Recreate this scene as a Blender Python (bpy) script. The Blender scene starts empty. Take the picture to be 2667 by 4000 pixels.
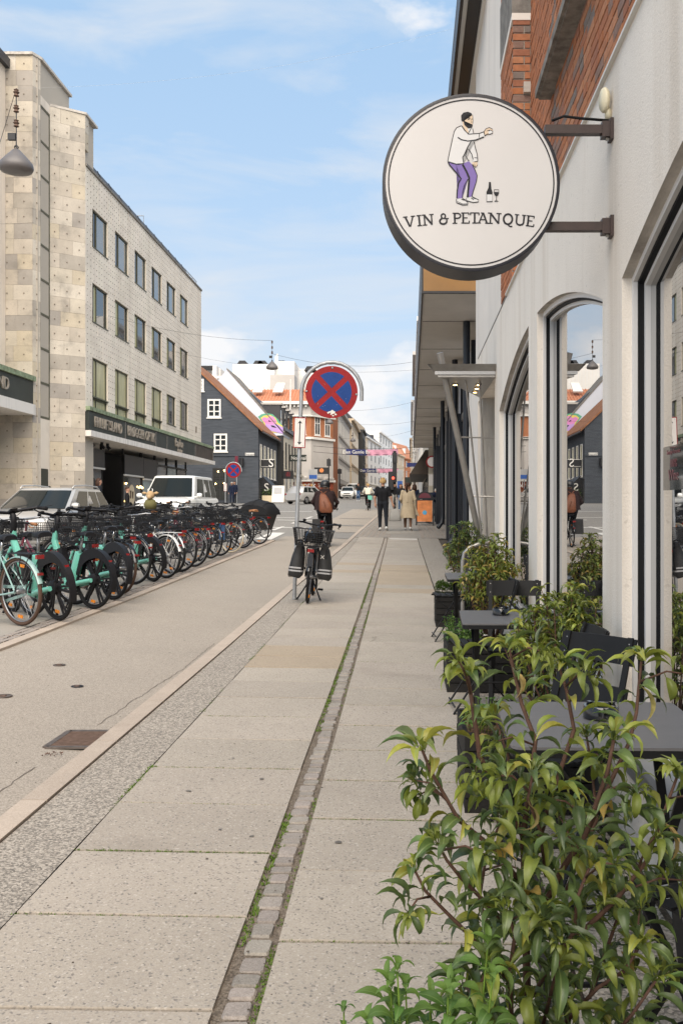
import bpy, bmesh, math, random
import numpy as np
from mathutils import Vector, Matrix

R = math.radians
random.seed(7)
SC = bpy.context.scene
COL = SC.collection
F, EYE, U0, V0 = 3750.0, 1.40, 1565.0, 1985.0     # focal length and principal point of the 2667 x 4000 photograph

# ------------------------------------------------------------------ camera, sky, sun, exposure
cd = bpy.data.cameras.new('camera')
cam = bpy.data.objects.new('camera', cd)
COL.objects.link(cam)
cam.location = (0, 0, EYE)
cam.rotation_euler = (R(90), 0, 0)
cd.sensor_fit = 'VERTICAL'
cd.sensor_height = 36
cd.lens = F / 4000 * 36
cd.shift_x = -(U0 - 1333.5) / 4000
cd.shift_y = -(2000 - V0) / 4000
cd.clip_start = 0.05
cd.clip_end = 3000
SC.camera = cam

SUN_EL, SUN_AZ = R(46), R(174)     # azimuth clockwise from +Y (the street's direction)
w = bpy.data.worlds.new('World')
SC.world = w
w.use_nodes = True
nt = w.node_tree
nt.nodes.clear()
def _n(t, **k):
    n = nt.nodes.new(t)
    for a, b in k.items():
        setattr(n, a, b)
    return n
out = _n('ShaderNodeOutputWorld')
bg = _n('ShaderNodeBackground')
bg.inputs['Strength'].default_value = 0.055
sky = _n('ShaderNodeTexSky', sky_type='NISHITA', sun_disc=False, sun_elevation=SUN_EL, sun_rotation=SUN_AZ)
sky.air_density = 1.0
sky.dust_density = 1.0
sky.ozone_density = 1.5
tc = _n('ShaderNodeTexCoord')
sep = _n('ShaderNodeSeparateXYZ')
nt.links.new(tc.outputs['Generated'], sep.inputs[0])
def mth(op, a, b=None, c=None, clamp=False):
    n = _n('ShaderNodeMath', operation=op)
    n.use_clamp = clamp
    for i, x in enumerate((a, b, c)):
        if x is None:
            continue
        if isinstance(x, (int, float)):
            n.inputs[i].default_value = x
        else:
            nt.links.new(x, n.inputs[i])
    return n.outputs[0]
def wmix(f, a, b):
    n = _n('ShaderNodeMix', data_type='RGBA')
    for s, x in ((0, f), (6, a), (7, b)):
        if isinstance(x, (int, float)):
            n.inputs[s].default_value = x
        elif isinstance(x, tuple):
            n.inputs[s].default_value = (*x, 1)
        else:
            nt.links.new(x, n.inputs[s])
    return n.outputs[2]
zc = mth('MAXIMUM', sep.outputs[2], 0.0)
# thin wisps high up, stretched sideways, and a bank of cumulus low over the horizon
mp1 = _n('ShaderNodeMapping'); mp1.inputs['Scale'].default_value = (2.2, 2.2, 9.0)
mp1.inputs['Location'].default_value = (0.30, 0.2, 0.55)
nt.links.new(tc.outputs['Generated'], mp1.inputs[0])
n1 = _n('ShaderNodeTexNoise'); n1.inputs['Scale'].default_value = 1.9; n1.inputs['Detail'].default_value = 7; n1.inputs['Roughness'].default_value = .55
n1.inputs['Distortion'].default_value = .5
nt.links.new(mp1.outputs[0], n1.inputs['Vector'])
wisp = mth('MULTIPLY', mth('SUBTRACT', n1.outputs[0], .44), 3.6, clamp=True)
mp2 = _n('ShaderNodeMapping'); mp2.inputs['Scale'].default_value = (3.0, 3.0, 5.5)
mp2.inputs['Location'].default_value = (0.12, 0.0, 0.28)
nt.links.new(tc.outputs['Generated'], mp2.inputs[0])
n2 = _n('ShaderNodeTexNoise'); n2.inputs['Scale'].default_value = 2.6; n2.inputs['Detail'].default_value = 8; n2.inputs['Roughness'].default_value = .52
nt.links.new(mp2.outputs[0], n2.inputs['Vector'])
low = mth('MULTIPLY', mth('SUBTRACT', .20, zc), 8.0, clamp=True)
cum = mth('MULTIPLY', mth('SUBTRACT', mth('ADD', n2.outputs[0], mth('MULTIPLY', low, .24)), .635), 9.0, clamp=True)
haze = mth('POWER', mth('SUBTRACT', 1.0, mth('MULTIPLY', zc, 1.9), clamp=True), 1.8)
c = wmix(.82, sky.outputs[0], (1.75, 2.6, 3.6))
c = wmix(mth('MULTIPLY', haze, .78), c, (2.95, 3.2, 3.45))
c = wmix(mth('MULTIPLY', wisp, .85), c, (3.1, 3.3, 3.55))
c = wmix(mth('MULTIPLY', cum, .9), c, (3.95, 3.93, 3.95))
nt.links.new(c, bg.inputs['Color'])
nt.links.new(bg.outputs[0], out.inputs[0])

sl = bpy.data.lights.new('sun', 'SUN')
sl.energy = 1.5
sl.angle = R(72)
sl.color = (1.0, .885, .745)
sun = bpy.data.objects.new('sun', sl)
COL.objects.link(sun)
_d = Vector((math.sin(SUN_AZ) * math.cos(SUN_EL), math.cos(SUN_AZ) * math.cos(SUN_EL), math.sin(SUN_EL)))
sun.rotation_euler = _d.to_track_quat('Z', 'Y').to_euler()
sun.location = (0, -10, 30)

SC.view_settings.view_transform = 'Standard'
SC.view_settings.look = 'None'
SC.view_settings.exposure = 2.18
SC.view_settings.gamma = 1
SC.view_settings.use_curve_mapping = False
SC.cycles.use_denoising = True
SC.cycles.max_bounces = 6
SC.cycles.glossy_bounces = 4
SC.cycles.transparent_max_bounces = 8
SC.cycles.caustics_reflective = False
SC.cycles.caustics_refractive = False

# ------------------------------------------------------------------ ground height
def LZ(x):                                            # height of the bike lane against the pavement
    return -.082 + .06 * max(0, min(1, (-1.73 - x) / 1.83))
_T = [(-30, -.2), (0, 0), (9, .09), (12.8, .145), (25.6, .39), (33, .595), (85, 1.80), (122, 2.5), (250, 4.6), (700, 10)]
def G(x, y):
    for (a, b), (cc, d) in zip(_T, _T[1:]):
        if y <= cc:
            z = b + (d - b) * (y - a) / (cc - a)
            break
    else:
        z = 10
    return z - .018 * max(-6, min(1.6, x))
def PX(u, v, D):                    # the point of the photograph at depth D
    return Vector(((u - U0) / F * D, D, EYE + (V0 - v) / F * D))

# ------------------------------------------------------------------ materials
MATS = {}
def mat(name, col, rough=.6, metal=0, spec=.5, var=0, vs=3, stretch=(1, 1, 1), rnd=0, ramp=None, speck=None, speck2=None,
        bump=0, bs=60, emit=0, coat=0, ior=None, stain=None, streak=None, trans=0, mid=None, local=False, hue=0):
    if rough >= .5 and spec == .5:
        spec = .25
    m = bpy.data.materials.new(name)
    m.use_nodes = True
    t = m.node_tree
    p = t.nodes['Principled BSDF']
    def N(ty, **k):
        n = t.nodes.new(ty)
        for a, b in k.items():
            setattr(n, a, b)
        return n
    L = t.links.new
    def mix(f, a, b, mode='MIX'):
        n = N('ShaderNodeMix', data_type='RGBA', blend_type=mode)
        for s, x in ((0, f), (6, a), (7, b)):
            if isinstance(x, (int, float)):
                n.inputs[s].default_value = x
            elif isinstance(x, (tuple, list)):
                n.inputs[s].default_value = (*x[:3], 1)
            else:
                L(x, n.inputs[s])
        return n.outputs[2]
    def rampf(f, a, b, va=0, vb=1):
        n = N('ShaderNodeMapRange'); n.clamp = True
        n.inputs[1].default_value = a; n.inputs[2].default_value = b
        n.inputs[3].default_value = va; n.inputs[4].default_value = vb
        L(f, n.inputs[0])
        return n.outputs[0]
    if local:
        pos = N('ShaderNodeTexCoord').outputs['Object']
    else:
        pos = N('ShaderNodeNewGeometry').outputs['Position']
    def noise(sc, st=(1, 1, 1), det=5, ro=.6, off=0):
        mp = N('ShaderNodeMapping')
        mp.inputs['Scale'].default_value = st
        mp.inputs['Location'].default_value = (off, off, off)
        L(pos, mp.inputs[0])
        n = N('ShaderNodeTexNoise')
        n.inputs['Scale'].default_value = sc; n.inputs['Detail'].default_value = det; n.inputs['Roughness'].default_value = ro
        L(mp.outputs[0], n.inputs['Vector'])
        return n.outputs[0]
    c = tuple(col)
    if ramp:
        oi = N('ShaderNodeObjectInfo')
        cr = N('ShaderNodeValToRGB')
        cr.color_ramp.interpolation = 'CONSTANT'
        els = cr.color_ramp.elements
        while len(els) < len(ramp):
            els.new(.5)
        for i, rc in enumerate(ramp):
            els[i].position = i / len(ramp)
            els[i].color = (*rc, 1)
        L(oi.outputs['Random'], cr.inputs[0])
        c = cr.outputs[0]
    if rnd:
        oi = N('ShaderNodeObjectInfo')
        hv = N('ShaderNodeHueSaturation')
        if isinstance(c, tuple):
            hv.inputs['Color'].default_value = (*c, 1)
        else:
            L(c, hv.inputs['Color'])
        L(rampf(oi.outputs['Random'], 0, 1, 1 - rnd, 1 + rnd), hv.inputs['Value'])
        if hue:
            wn = N('ShaderNodeTexWhiteNoise', noise_dimensions='1D')
            L(oi.outputs['Random'], wn.inputs['W'])
            L(rampf(wn.outputs[0], 0, 1, .5 - hue, .5 + hue), hv.inputs['Hue'])
        c = hv.outputs[0]
    if var:
        f = rampf(noise(vs, stretch), .3, .7, 1 - var, 1 + var)
        g = N('ShaderNodeCombineColor')
        for i in range(3):
            L(f, g.inputs[i])
        c = mix(1.0, c, g.outputs[0], 'MULTIPLY')
    for sp in (speck, speck2):
        if sp:
            sc, lo, hi, amt = sp[:4]
            vo = N('ShaderNodeTexVoronoi'); vo.inputs['Scale'].default_value = sc
            L(pos, vo.inputs['Vector'])
            sx = N('ShaderNodeSeparateColor'); L(vo.outputs['Color'], sx.inputs[0])
            spc = mix(sx.outputs[0], lo, hi)
            th = sp[4] if len(sp) > 4 else None
            if th is None:
                c = mix(amt, c, spc)
            else:                                   # only some of the grains show
                f = rampf(sx.outputs[1], th, th + .02, 0, amt)
                c = mix(f, c, spc)
    if stain:
        sc, scol, amt, th = stain
        c = mix(rampf(noise(sc, (1, 1, 1), 6, .65, 3.3), th, th + .22, 0, amt), c, scol)
    if streak:
        sc, scol, amt, th = streak
        c = mix(rampf(noise(sc, (1, 1, .06), 5, .6, 7.7), th, th + .2, 0, amt), c, scol)
    if mid:                                         # leaf midrib: a pale line along the blade
        ob = N('ShaderNodeTexCoord').outputs['Object']
        sx = N('ShaderNodeSeparateXYZ'); L(ob, sx.inputs[0])
        ab = N('ShaderNodeMath', operation='ABSOLUTE'); L(sx.outputs[0], ab.inputs[0])
        c = mix(rampf(ab.outputs[0], .0004, .0016, .7, 0), c, mid)
    if isinstance(c, tuple):
        p.inputs['Base Color'].default_value = (*c, 1)
    else:
        L(c, p.inputs['Base Color'])
    p.inputs['Roughness'].default_value = rough
    p.inputs['Metallic'].default_value = metal
    p.inputs['Specular IOR Level'].default_value = spec
    if ior:
        p.inputs['IOR'].default_value = ior
    if coat:
        p.inputs['Coat Weight'].default_value = coat
        p.inputs['Coat Roughness'].default_value = .08
    if emit:
        p.inputs['Emission Color'].default_value = (*col, 1)
        p.inputs['Emission Strength'].default_value = emit
    if bump:
        b = N('ShaderNodeBump')
        b.inputs['Strength'].default_value = bump
        b.inputs['Distance'].default_value = .01
        L(noise(bs, (1, 1, 1), 4, .6), b.inputs['Height'])
        L(b.outputs[0], p.inputs['Normal'])
    if trans:                                       # thin leaf: light passes through
        tr = N('ShaderNodeBsdfTranslucent')
        if isinstance(c, tuple):
            tr.inputs[0].default_value = (*c, 1)
        else:
            hs = N('ShaderNodeHueSaturation'); hs.inputs['Value'].default_value = 1.4; hs.inputs['Saturation'].default_value = 1.1
            L(c, hs.inputs['Color']); L(hs.outputs[0], tr.inputs[0])
        ms = N('ShaderNodeMixShader'); ms.inputs[0].default_value = trans
        L(p.outputs[0], ms.inputs[1]); L(tr.outputs[0], ms.inputs[2])
        L(ms.outputs[0], t.nodes['Material Output'].inputs[0])
    MATS[name] = m
    return m

# ------------------------------------------------------------------ mesh builder
def axes(d):
    d = d.normalized()
    a = Vector((0, 0, 1)) if abs(d.z) < .9 else Vector((1, 0, 0))
    x = d.cross(a).normalized()
    return x, d.cross(x).normalized()
ROOT = {}
class B:
    def __init__(s):
        s.v, s.f, s.mi, s.m, s.M = [], [], [], 0, None
    def add(s, vs, fs):
        o = len(s.v)
        s.v += [(s.M @ Vector(q)) if s.M else Vector(q) for q in vs]
        s.f += [tuple(i + o for i in q) for q in fs]
        s.mi += [s.m] * len(fs)
        return s
    def hexa(s, p):                                   # 8 corners: bottom loop, top loop
        return s.add(p, [(3, 2, 1, 0), (4, 5, 6, 7), (0, 1, 5, 4), (1, 2, 6, 5), (2, 3, 7, 6), (3, 0, 4, 7)])
    def box(s, x0, x1, y0, y1, z0, z1):
        return s.hexa([(x0, y0, z0), (x1, y0, z0), (x1, y1, z0), (x0, y1, z0), (x0, y0, z1), (x1, y0, z1), (x1, y1, z1), (x0, y1, z1)])
    def bar(s, a, b, w, h, up=(0, 0, 1)):             # a beam of section w x h from a to b
        a, b, up = Vector(a), Vector(b), Vector(up)
        d = (b - a).normalized()
        x = d.cross(up)
        x = x.normalized() if x.length > 1e-5 else Vector((1, 0, 0))
        z = x.cross(d).normalized()
        x, z = x * w / 2, z * h / 2
        return s.hexa([a - x - z, a + x - z, b + x - z, b - x - z, a - x + z, a + x + z, b + x + z, b - x + z])
    def tube(s, pts, r, n=8, closed=False, cap=True):
        pts = [Vector(p) for p in pts]
        k = len(pts)
        rs = r if isinstance(r, (list, tuple)) else [r] * k
        vs, fs = [], []
        prev = None
        for i, p in enumerate(pts):
            if closed:
                d = pts[(i + 1) % k] - pts[i - 1]
            else:
                d = pts[min(i + 1, k - 1)] - pts[max(i - 1, 0)]
            d = d.normalized() if d.length > 1e-9 else Vector((0, 0, 1))
            if prev is None:
                x, y = axes(d)
            else:
                x = (prev - d * prev.dot(d))
                x = x.normalized() if x.length > 1e-6 else axes(d)[0]
                y = d.cross(x)
            prev = x
            vs += [p + (x * math.cos(2 * math.pi * j / n) + y * math.sin(2 * math.pi * j / n)) * rs[i] for j in range(n)]
        for i in range(k if closed else k - 1):
            a, b = i * n, ((i + 1) % k) * n
            fs += [(a + j, a + (j + 1) % n, b + (j + 1) % n, b + j) for j in range(n)]
        if cap and not closed:
            fs += [tuple(range(n))[::-1], tuple(range((k - 1) * n, k * n))]
        return s.add(vs, fs)
    def ring(s, c, r, t, n=32, k=8, axis='y', flat=1.0):  # torus
        pts = []
        c = Vector(c)
        for i in range(n):
            a = 2 * math.pi * i / n
            d = {'y': Vector((math.cos(a), 0, math.sin(a))), 'z': Vector((math.cos(a), math.sin(a), 0)), 'x': Vector((0, math.cos(a), math.sin(a)))}[axis]
            pts.append(c + d * r)
        return s.tube(pts, t, k, closed=True)
    def lathe(s, prof, n=16, c=(0, 0, 0), d=(0, 0, 1), cap=True):
        c, d = Vector(c), Vector(d).normalized()
        x, y = axes(d)
        vs, fs = [], []
        for r, h in prof:
            vs += [c + d * h + (x * math.cos(2 * math.pi * j / n) + y * math.sin(2 * math.pi * j / n)) * r for j in range(n)]
        for i in range(len(prof) - 1):
            a, b = i * n, (i + 1) * n
            fs += [(a + j, b + j, b + (j + 1) % n, a + (j + 1) % n) for j in range(n)]
        if cap:
            fs += [tuple(range(n)), tuple(range((len(prof) - 1) * n, len(prof) * n))[::-1]]
        return s.add(vs, fs)
    def prism(s, poly, fn, t0, t1, back=True):        # 2D polygon extruded; fn(a, b, t) -> 3D
        n = len(poly)
        vs = [fn(a, b, t0) for a, b in poly] + [fn(a, b, t1) for a, b in poly]
        fs = [tuple(range(n, 2 * n))] + [(i, (i + 1) % n, n + (i + 1) % n, n + i) for i in range(n)]
        if back:
            fs.append(tuple(range(n))[::-1])
        return s.add(vs, fs)
    def grid(s, rows):                                # rows of points, joined as quads
        n = len(rows[0])
        vs = [p for r in rows for p in r]
        fs = [(i * n + j, i * n + j + 1, (i + 1) * n + j + 1, (i + 1) * n + j) for i in range(len(rows) - 1) for j in range(n - 1)]
        return s.add(vs, fs)
    def mesh(s, name, mats, smooth=False, off=None):
        me = bpy.data.meshes.new(name)
        vs = s.v if off is None else [off @ q for q in s.v]
        me.from_pydata([tuple(q) for q in vs], [], s.f)
        for m in (mats if isinstance(mats, (list, tuple)) else [mats]):
            me.materials.append(m)
        if any(s.mi):
            me.polygons.foreach_set('material_index', s.mi)
        if smooth:
            me.polygons.foreach_set('use_smooth', [True] * len(s.f))
            if smooth is not True:
                me.set_sharp_from_angle(angle=R(smooth))
        return me
    def out(s, name, mats, parent=None, smooth=False, local=False, kind=None):
        off = None
        if parent is not None and not local:
            off = ROOT.get(parent.name)
        return inst(name, s.mesh(name, mats, smooth, off), parent, kind=kind)
def inst(name, me, parent=None, M=None, kind=None):
    o = bpy.data.objects.new(name, me)
    COL.objects.link(o)
    if parent is not None:
        o.parent = parent
        ROOT[o.name] = ROOT.get(parent.name, Matrix())
    if M is not None:
        o.matrix_local = M
    if kind:
        o['kind'] = kind
    return o
def tag(o, label, cat, group=None):
    o['label'] = label
    o['category'] = cat
    if group:
        o['group'] = group
    return o
def thing(name, label, cat, loc=(0, 0, 0), rotz=0, group=None):
    o = bpy.data.objects.new(name, None)
    COL.objects.link(o)
    o.empty_display_size = .1
    o.location = loc
    o.rotation_euler = (0, 0, rotz)
    ROOT[o.name] = (Matrix.Translation(Vector(loc)) @ Matrix.Rotation(rotz, 4, 'Z')).inverted()
    return tag(o, label, cat, group)
def copy_tree(o, parent=None):
    c = o.copy()
    COL.objects.link(c)
    if parent is not None:
        c.parent = parent
    for ch in list(o.children):
        copy_tree(ch, c)
    return c
def text(body, size, M, m, parent, name='lettering', ext=.003, align='CENTER', xs=1, spacing=1):
    cu = bpy.data.curves.new(name, 'FONT')
    cu.body = body
    cu.size = size
    cu.extrude = ext
    cu.align_x = align
    cu.align_y = 'CENTER'
    cu.space_character = spacing
    cu.resolution_u = 3
    cu.materials.append(m)
    return inst(name, flat(cu), parent, ROOT[parent.name] @ M @ Matrix.Diagonal((xs, 1, 1, 1)))
def flat(cu):                                         # a text curve turned into a mesh
    t = bpy.data.objects.new('t', cu)
    me = bpy.data.meshes.new_from_object(t)
    me.name = cu.name
    bpy.data.objects.remove(t)
    return me
def frame_m(o, x, z):                                 # matrix with origin o, text direction x, normal z
    x, z = Vector(x).normalized(), Vector(z).normalized()
    y = z.cross(x).normalized()
    x = y.cross(z)
    return Matrix(((x.x, y.x, z.x, o[0]), (x.y, y.y, z.y, o[1]), (x.z, y.z, z.z, o[2]), (0, 0, 0, 1)))
def catenary(a, b, sag, n=14):
    a, b = Vector(a), Vector(b)
    return [a.lerp(b, i / n) - Vector((0, 0, sag * 4 * (i / n) * (1 - i / n))) for i in range(n + 1)]
# ------------------------------------------------------------------ materials of the place
asphalt = mat('asphalt', (.20, .19, .175), .9, var=.10, vs=.9, speck=(210, (.08, .075, .07), (.46, .43, .39), .42), stain=(1.3, (.11, .105, .10), .30, .58), bump=.25, bs=220)
asphalt_lane = mat('lane_asphalt', (.32, .275, .225), .92, var=.07, vs=.8, speck=(190, (.13, .115, .10), (.56, .50, .43), .46), stain=(1.1, (.20, .18, .155), .35, .55), bump=.25, bs=200)
gravel_strip = mat('gravel_asphalt', (.31, .28, .24), .9, var=.12, vs=1.5, speck=(125, (.05, .043, .038), (.62, .545, .46), .62), bump=.5, bs=150)
slab_m = mat('slab_concrete', (.40, .35, .29), .85, rnd=.09, hue=.006, var=.07, vs=2.2, speck=(190, (.26, .225, .19), (.48, .43, .37), .30), speck2=(150, (.09, .085, .085), (.58, .52, .45), .7, .80), stain=(1.5, (.23, .195, .16), .45, .56), bump=.2, bs=150)
slab_tan = mat('slab_tan_concrete', (.36, .29, .21), .85, rnd=.06, var=.07, vs=2.2, speck=(190, (.30, .25, .20), (.50, .42, .33), .28), speck2=(150, (.12, .10, .09), (.55, .46, .36), .6, .84), bump=.2, bs=150)
slab_plain = mat('slab_grey_concrete', (.31, .28, .24), .85, rnd=.08, var=.08, vs=1.2, speck=(90, (.22, .2, .18), (.38, .36, .33), .25))
cobble_m = mat('cobble_granite', (.27, .235, .20), .75, rnd=.22, hue=.02, var=.15, vs=25, speck=(240, (.2, .18, .16), (.5, .46, .42), .3), bump=.3, bs=60)
kerb_m = mat('kerb_granite', (.44, .365, .295), .8, rnd=.10, var=.10, vs=6, speck=(230, (.28, .22, .18), (.58, .5, .42), .35), stain=(2.5, (.27, .22, .18), .4, .58), bump=.25, bs=90)
dirt_m = mat('joint_dirt', (.085, .07, .055), .95, var=.3, vs=25, speck=(200, (.03, .025, .02), (.25, .21, .17), .3), bump=.5, bs=120)
bed_m = mat('gutter_bed', (.15, .12, .09), .95, var=.35, vs=20, speck=(160, (.04, .03, .025), (.34, .28, .22), .45), bump=.5, bs=120)
moss_m = mat('moss', (.10, .165, .022), .9, var=.35, vs=40)
white_paint = mat('road_paint', (.62, .60, .56), .8, var=.15, vs=6, stain=(5, (.3, .29, .27), .6, .52))
iron_m = mat('cast_iron', (.15, .125, .11), .6, metal=.6, var=.3, vs=30)
iron_rust = mat('rusty_iron', (.16, .105, .08), .75, metal=.4, var=.3, vs=30)
concrete = mat('concrete_wall', (.83, .765, .68), .85, var=.05, vs=1.4, stretch=(1, 1, .4), speck=(260, (.50, .46, .41), (.76, .72, .67), .22), speck2=(85, (.22, .18, .15), (.36, .31, .26), .5, .988), streak=(2.3, (.56, .48, .39), .65, .515), stain=(2.2, (.60, .54, .47), .35, .56), bump=.35, bs=110)
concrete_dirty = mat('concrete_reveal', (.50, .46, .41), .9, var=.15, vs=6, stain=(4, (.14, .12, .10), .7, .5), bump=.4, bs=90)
plaster = mat('pale_plaster', (.74, .69, .63), .85, var=.05, vs=1.5, streak=(2.5, (.5, .46, .41), .4, .52))
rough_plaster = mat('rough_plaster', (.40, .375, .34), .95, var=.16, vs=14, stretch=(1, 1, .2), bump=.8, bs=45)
brick_m = mat('brick', (.40, .15, .07), .85, ramp=[(0.378, 0.155, 0.078), (0.334, 0.130, 0.067), (0.422, 0.190, 0.101), (0.299, 0.125, 0.073), (0.238, 0.150, 0.118), (0.396, 0.165, 0.078), (0.194, 0.155, 0.134), (0.370, 0.140, 0.062)], var=.18, vs=18, bump=.35, bs=70)
brick_far = mat('brickwork', (.40, .155, .075), .88, var=.25, vs=9, speck=(10, (.26, .12, .07), (.48, .18, .08), .5), bump=.3, bs=60)
mortar = mat('mortar', (.34, .295, .25), .95, var=.12, vs=20)
stone_dark = mat('weathered_stone', (.20, .185, .165), .9, var=.35, vs=12, stain=(6, (.06, .055, .05), .7, .5))
alu_white = mat('white_aluminium', (.72, .71, .70), .45, spec=.5)
alu_grey = mat('grey_aluminium', (.40, .40, .40), .4, metal=.5, var=.05, vs=12)
black_rubber = mat('black_rubber', (.006, .006, .007), .7)
window_mirror = mat('window_glass', (.012, .013, .015), .0, ior=9.0, spec=.5)
sky_glass = mat('sky_glass', (.10, .11, .115), .03, ior=2.8)  # pale base colour imitates sky reflected in the top row of panes
far_glass = mat('far_glass', (.018, .022, .026), .03, ior=1.9)
curtain_glass = mat('curtained_glass', (.40, .38, .22), .15, ior=1.25, var=.25, vs=1.2, stretch=(3, 3, .5))
shop_glass = mat('shop_glass', (.035, .036, .034), .04, ior=1.6, var=.5, vs=.6)
teal_glass = mat('display_glass', (.20, .26, .26), .1, ior=1.6, var=.3, vs=.7)
tile_ramp = [(0.462, 0.409, 0.342), (0.432, 0.380, 0.314), (0.492, 0.433, 0.358), (0.360, 0.322, 0.274), (0.468, 0.404, 0.308), (0.516, 0.462, 0.386), (0.330, 0.298, 0.263), (0.480, 0.427, 0.347)]
tile_m = mat('travertine_tile', (.5, .45, .4), .85, ramp=tile_ramp, var=.12, vs=1.3, stain=(1.6, (.22, .20, .175), .65, .52), speck2=(60, (.2, .18, .15), (.34, .3, .26), .5, .95))
tile_pale = mat('limestone_tile', (.72, .645, .545), .85, rnd=.045, hue=.006, var=.06, vs=.5, streak=(1.2, (.47, .40, .32), .45, .51), stain=(.7, (.50, .43, .35), .5, .52))
tile_edge = mat('stone_joint', (.42, .375, .315), .9)
bolt_m = mat('facade_bolt', (.20, .165, .13), .8)
slate_m = mat('roof_metal', (.05, .05, .055), .5)
green_frame = mat('green_window_frame', (.085, .085, .06), .5)
copper_m = mat('copper_patina', (.22, .27, .17), .8, var=.35, vs=5, stain=(4, (.10, .07, .045), .7, .50))
fascia_dark = mat('dark_fascia', (.030, .036, .031), .5, var=.2, vs=2)
fascia_brown = mat('brown_fascia', (.060, .046, .036), .55, var=.2, vs=2)
white_band = mat('white_band', (.70, .66, .61), .7, streak=(5, (.3, .28, .25), .5, .5))
soffit_m = mat('soffit', (.42, .395, .365), .8, var=.06, vs=2)
letter_bronze = mat('bronze_letters', (.30, .265, .22), .5)
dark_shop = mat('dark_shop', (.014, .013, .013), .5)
steel = mat('steel', (.34, .325, .305), .38, metal=.75, var=.12, vs=14)
galv = mat('galvanised_steel', (.36, .37, .38), .5, metal=.55, var=.18, vs=22, stretch=(1, 1, .5))
rust_bracket = mat('brown_painted_steel', (.035, .019, .016), .45, var=.2, vs=20)
sign_black = mat('sign_rim', (.012, .012, .018), .45, var=.2, vs=8)
sign_white = mat('sign_face', (.575, .56, .55), .35, var=.015, vs=6)
sign_white2 = mat('sign_margin', (.62, .62, .62), .35)
ink = mat('sign_ink', (.016, .016, .020), .5)
purple = mat('sign_purple', (.21, .15, .40), .5)
skin_ink = mat('sign_skin', (.66, .52, .38), .5)
traffic_red = mat('traffic_red', (.25, .008, .010), .5, var=.12, vs=9)
traffic_blue = mat('traffic_blue', (.004, .04, .19), .5, var=.12, vs=9)
traffic_white = mat('traffic_white', (.66, .63, .60), .4, var=.05, vs=14)
orange_panel = mat('orange_panel', (.24, .11, .016), .35, var=.15, vs=1.2)
navy_steel = mat('navy_steel', (.014, .017, .024), .4)
grey_wall = mat('grey_soffit_board', (.62, .58, .53), .8, var=.07, vs=1.5)
dark_house_m = mat('charcoal_brick_paint', (.055, .062, .073), .8, var=.22, vs=2.6, stretch=(.5, .5, 4), bump=.4, bs=14, stain=(.6, (.085, .09, .10), .5, .55))
cream_m = mat('cream_render', (.58, .53, .44), .85, var=.06, vs=.6)
white_m = mat('white_render', (.70, .68, .65), .8, var=.05, vs=.3)
grey_render = mat('grey_render', (.46, .43, .40), .85, var=.08, vs=.4)
beige_render = mat('beige_render', (.50, .40, .29), .85, var=.08, vs=.4)
far_brick = mat('far_brick', (.36, .145, .07), .85, var=.15, vs=.8)
tile_roof = mat('red_roof_tile', (.46, .20, .115), .8, rnd=.15, var=.12, vs=2)
tile_roof_old = mat('orange_roof_tile', (.25, .115, .06), .85, var=.3, vs=1.6)
pale_metal = mat('pale_metal_sheet', (.52, .56, .63), .5, var=.05, vs=.4)
graf_pink = mat('graffiti_pink', (.55, .22, .46), .6, var=.1, vs=1)
graf_lilac = mat('graffiti_lilac', (.42, .28, .58), .6)
graf_green = mat('graffiti_green', (.10, .33, .22), .6)
graf_yellow = mat('graffiti_yellow', (.6, .5, .12), .6)
white_frame = mat('white_window_frame', (.66, .64, .60), .6)
dark_frame = mat('dark_window_frame', (.03, .03, .03), .5)
dark_metal = mat('dark_metal', (.020, .020, .022), .42, metal=.3)
furn = mat('black_powder_coat', (.010, .010, .0105), .55, spec=.22, var=.12, vs=30)
table_m = mat('table_top', (.13, .126, .128), .45, var=.06, vs=14, bump=.05, bs=300)
planter_m = mat('black_stained_wood', (.014, .013, .012), .7, spec=.25, rnd=.25, var=.3, vs=9, stretch=(.3, 1, 1), bump=.4, bs=60)
soil_m = mat('soil', (.05, .032, .022), .95, var=.4, vs=40, speck=(60, (.02, .012, .008), (.26, .14, .07), .45), bump=.6, bs=60)
ash_black = mat('black_bakelite', (.004, .004, .005), .08, coat=.6)
bark = mat('twig_bark', (.105, .058, .042), .8, var=.3, vs=60)
leaf_a = mat('leaf_dark', (.098, .142, .040), .36, rnd=.45, hue=.022, trans=.22, mid=(.20, .26, .09), var=.2, vs=40)
leaf_b = mat('leaf_light', (.28, .30, .055), .40, rnd=.4, hue=.03, trans=.3, mid=(.26, .32, .10), var=.15, vs=40)
leaf_c = mat('leaf_yellowed', (.40, .32, .12), .55, rnd=.3, hue=.02, trans=.25, var=.3, vs=60)
leaf_bud = mat('leaf_young', (.20, .30, .035), .42, rnd=.2, hue=.02, trans=.35)
leaf_mint = mat('herb_leaf', (.095, .175, .04), .5, rnd=.3, hue=.015, trans=.3, mid=(.16, .25, .08))
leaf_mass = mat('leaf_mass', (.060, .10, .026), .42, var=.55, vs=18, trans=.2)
box_leaf = mat('boxwood_leaf', (.075, .13, .022), .45, var=.4, vs=40, trans=.2)
tyre_m = mat('tyre_rubber', (.010, .010, .011), .7)
tyre_brown = mat('brown_tyre', (.075, .045, .032), .8)
tyre_cream = mat('cream_tyre', (.50, .44, .33), .7)
reflex = mat('reflective_band', (.55, .55, .55), .4)
chrome = mat('chrome', (.62, .62, .62), .18, metal=1)
spoke_m = mat('spoke_steel', (.22, .22, .23), .4, metal=.6)
alu = mat('bike_aluminium', (.33, .33, .34), .35, metal=.8)
black_plastic = mat('black_plastic', (.010, .010, .012), .5)
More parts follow.
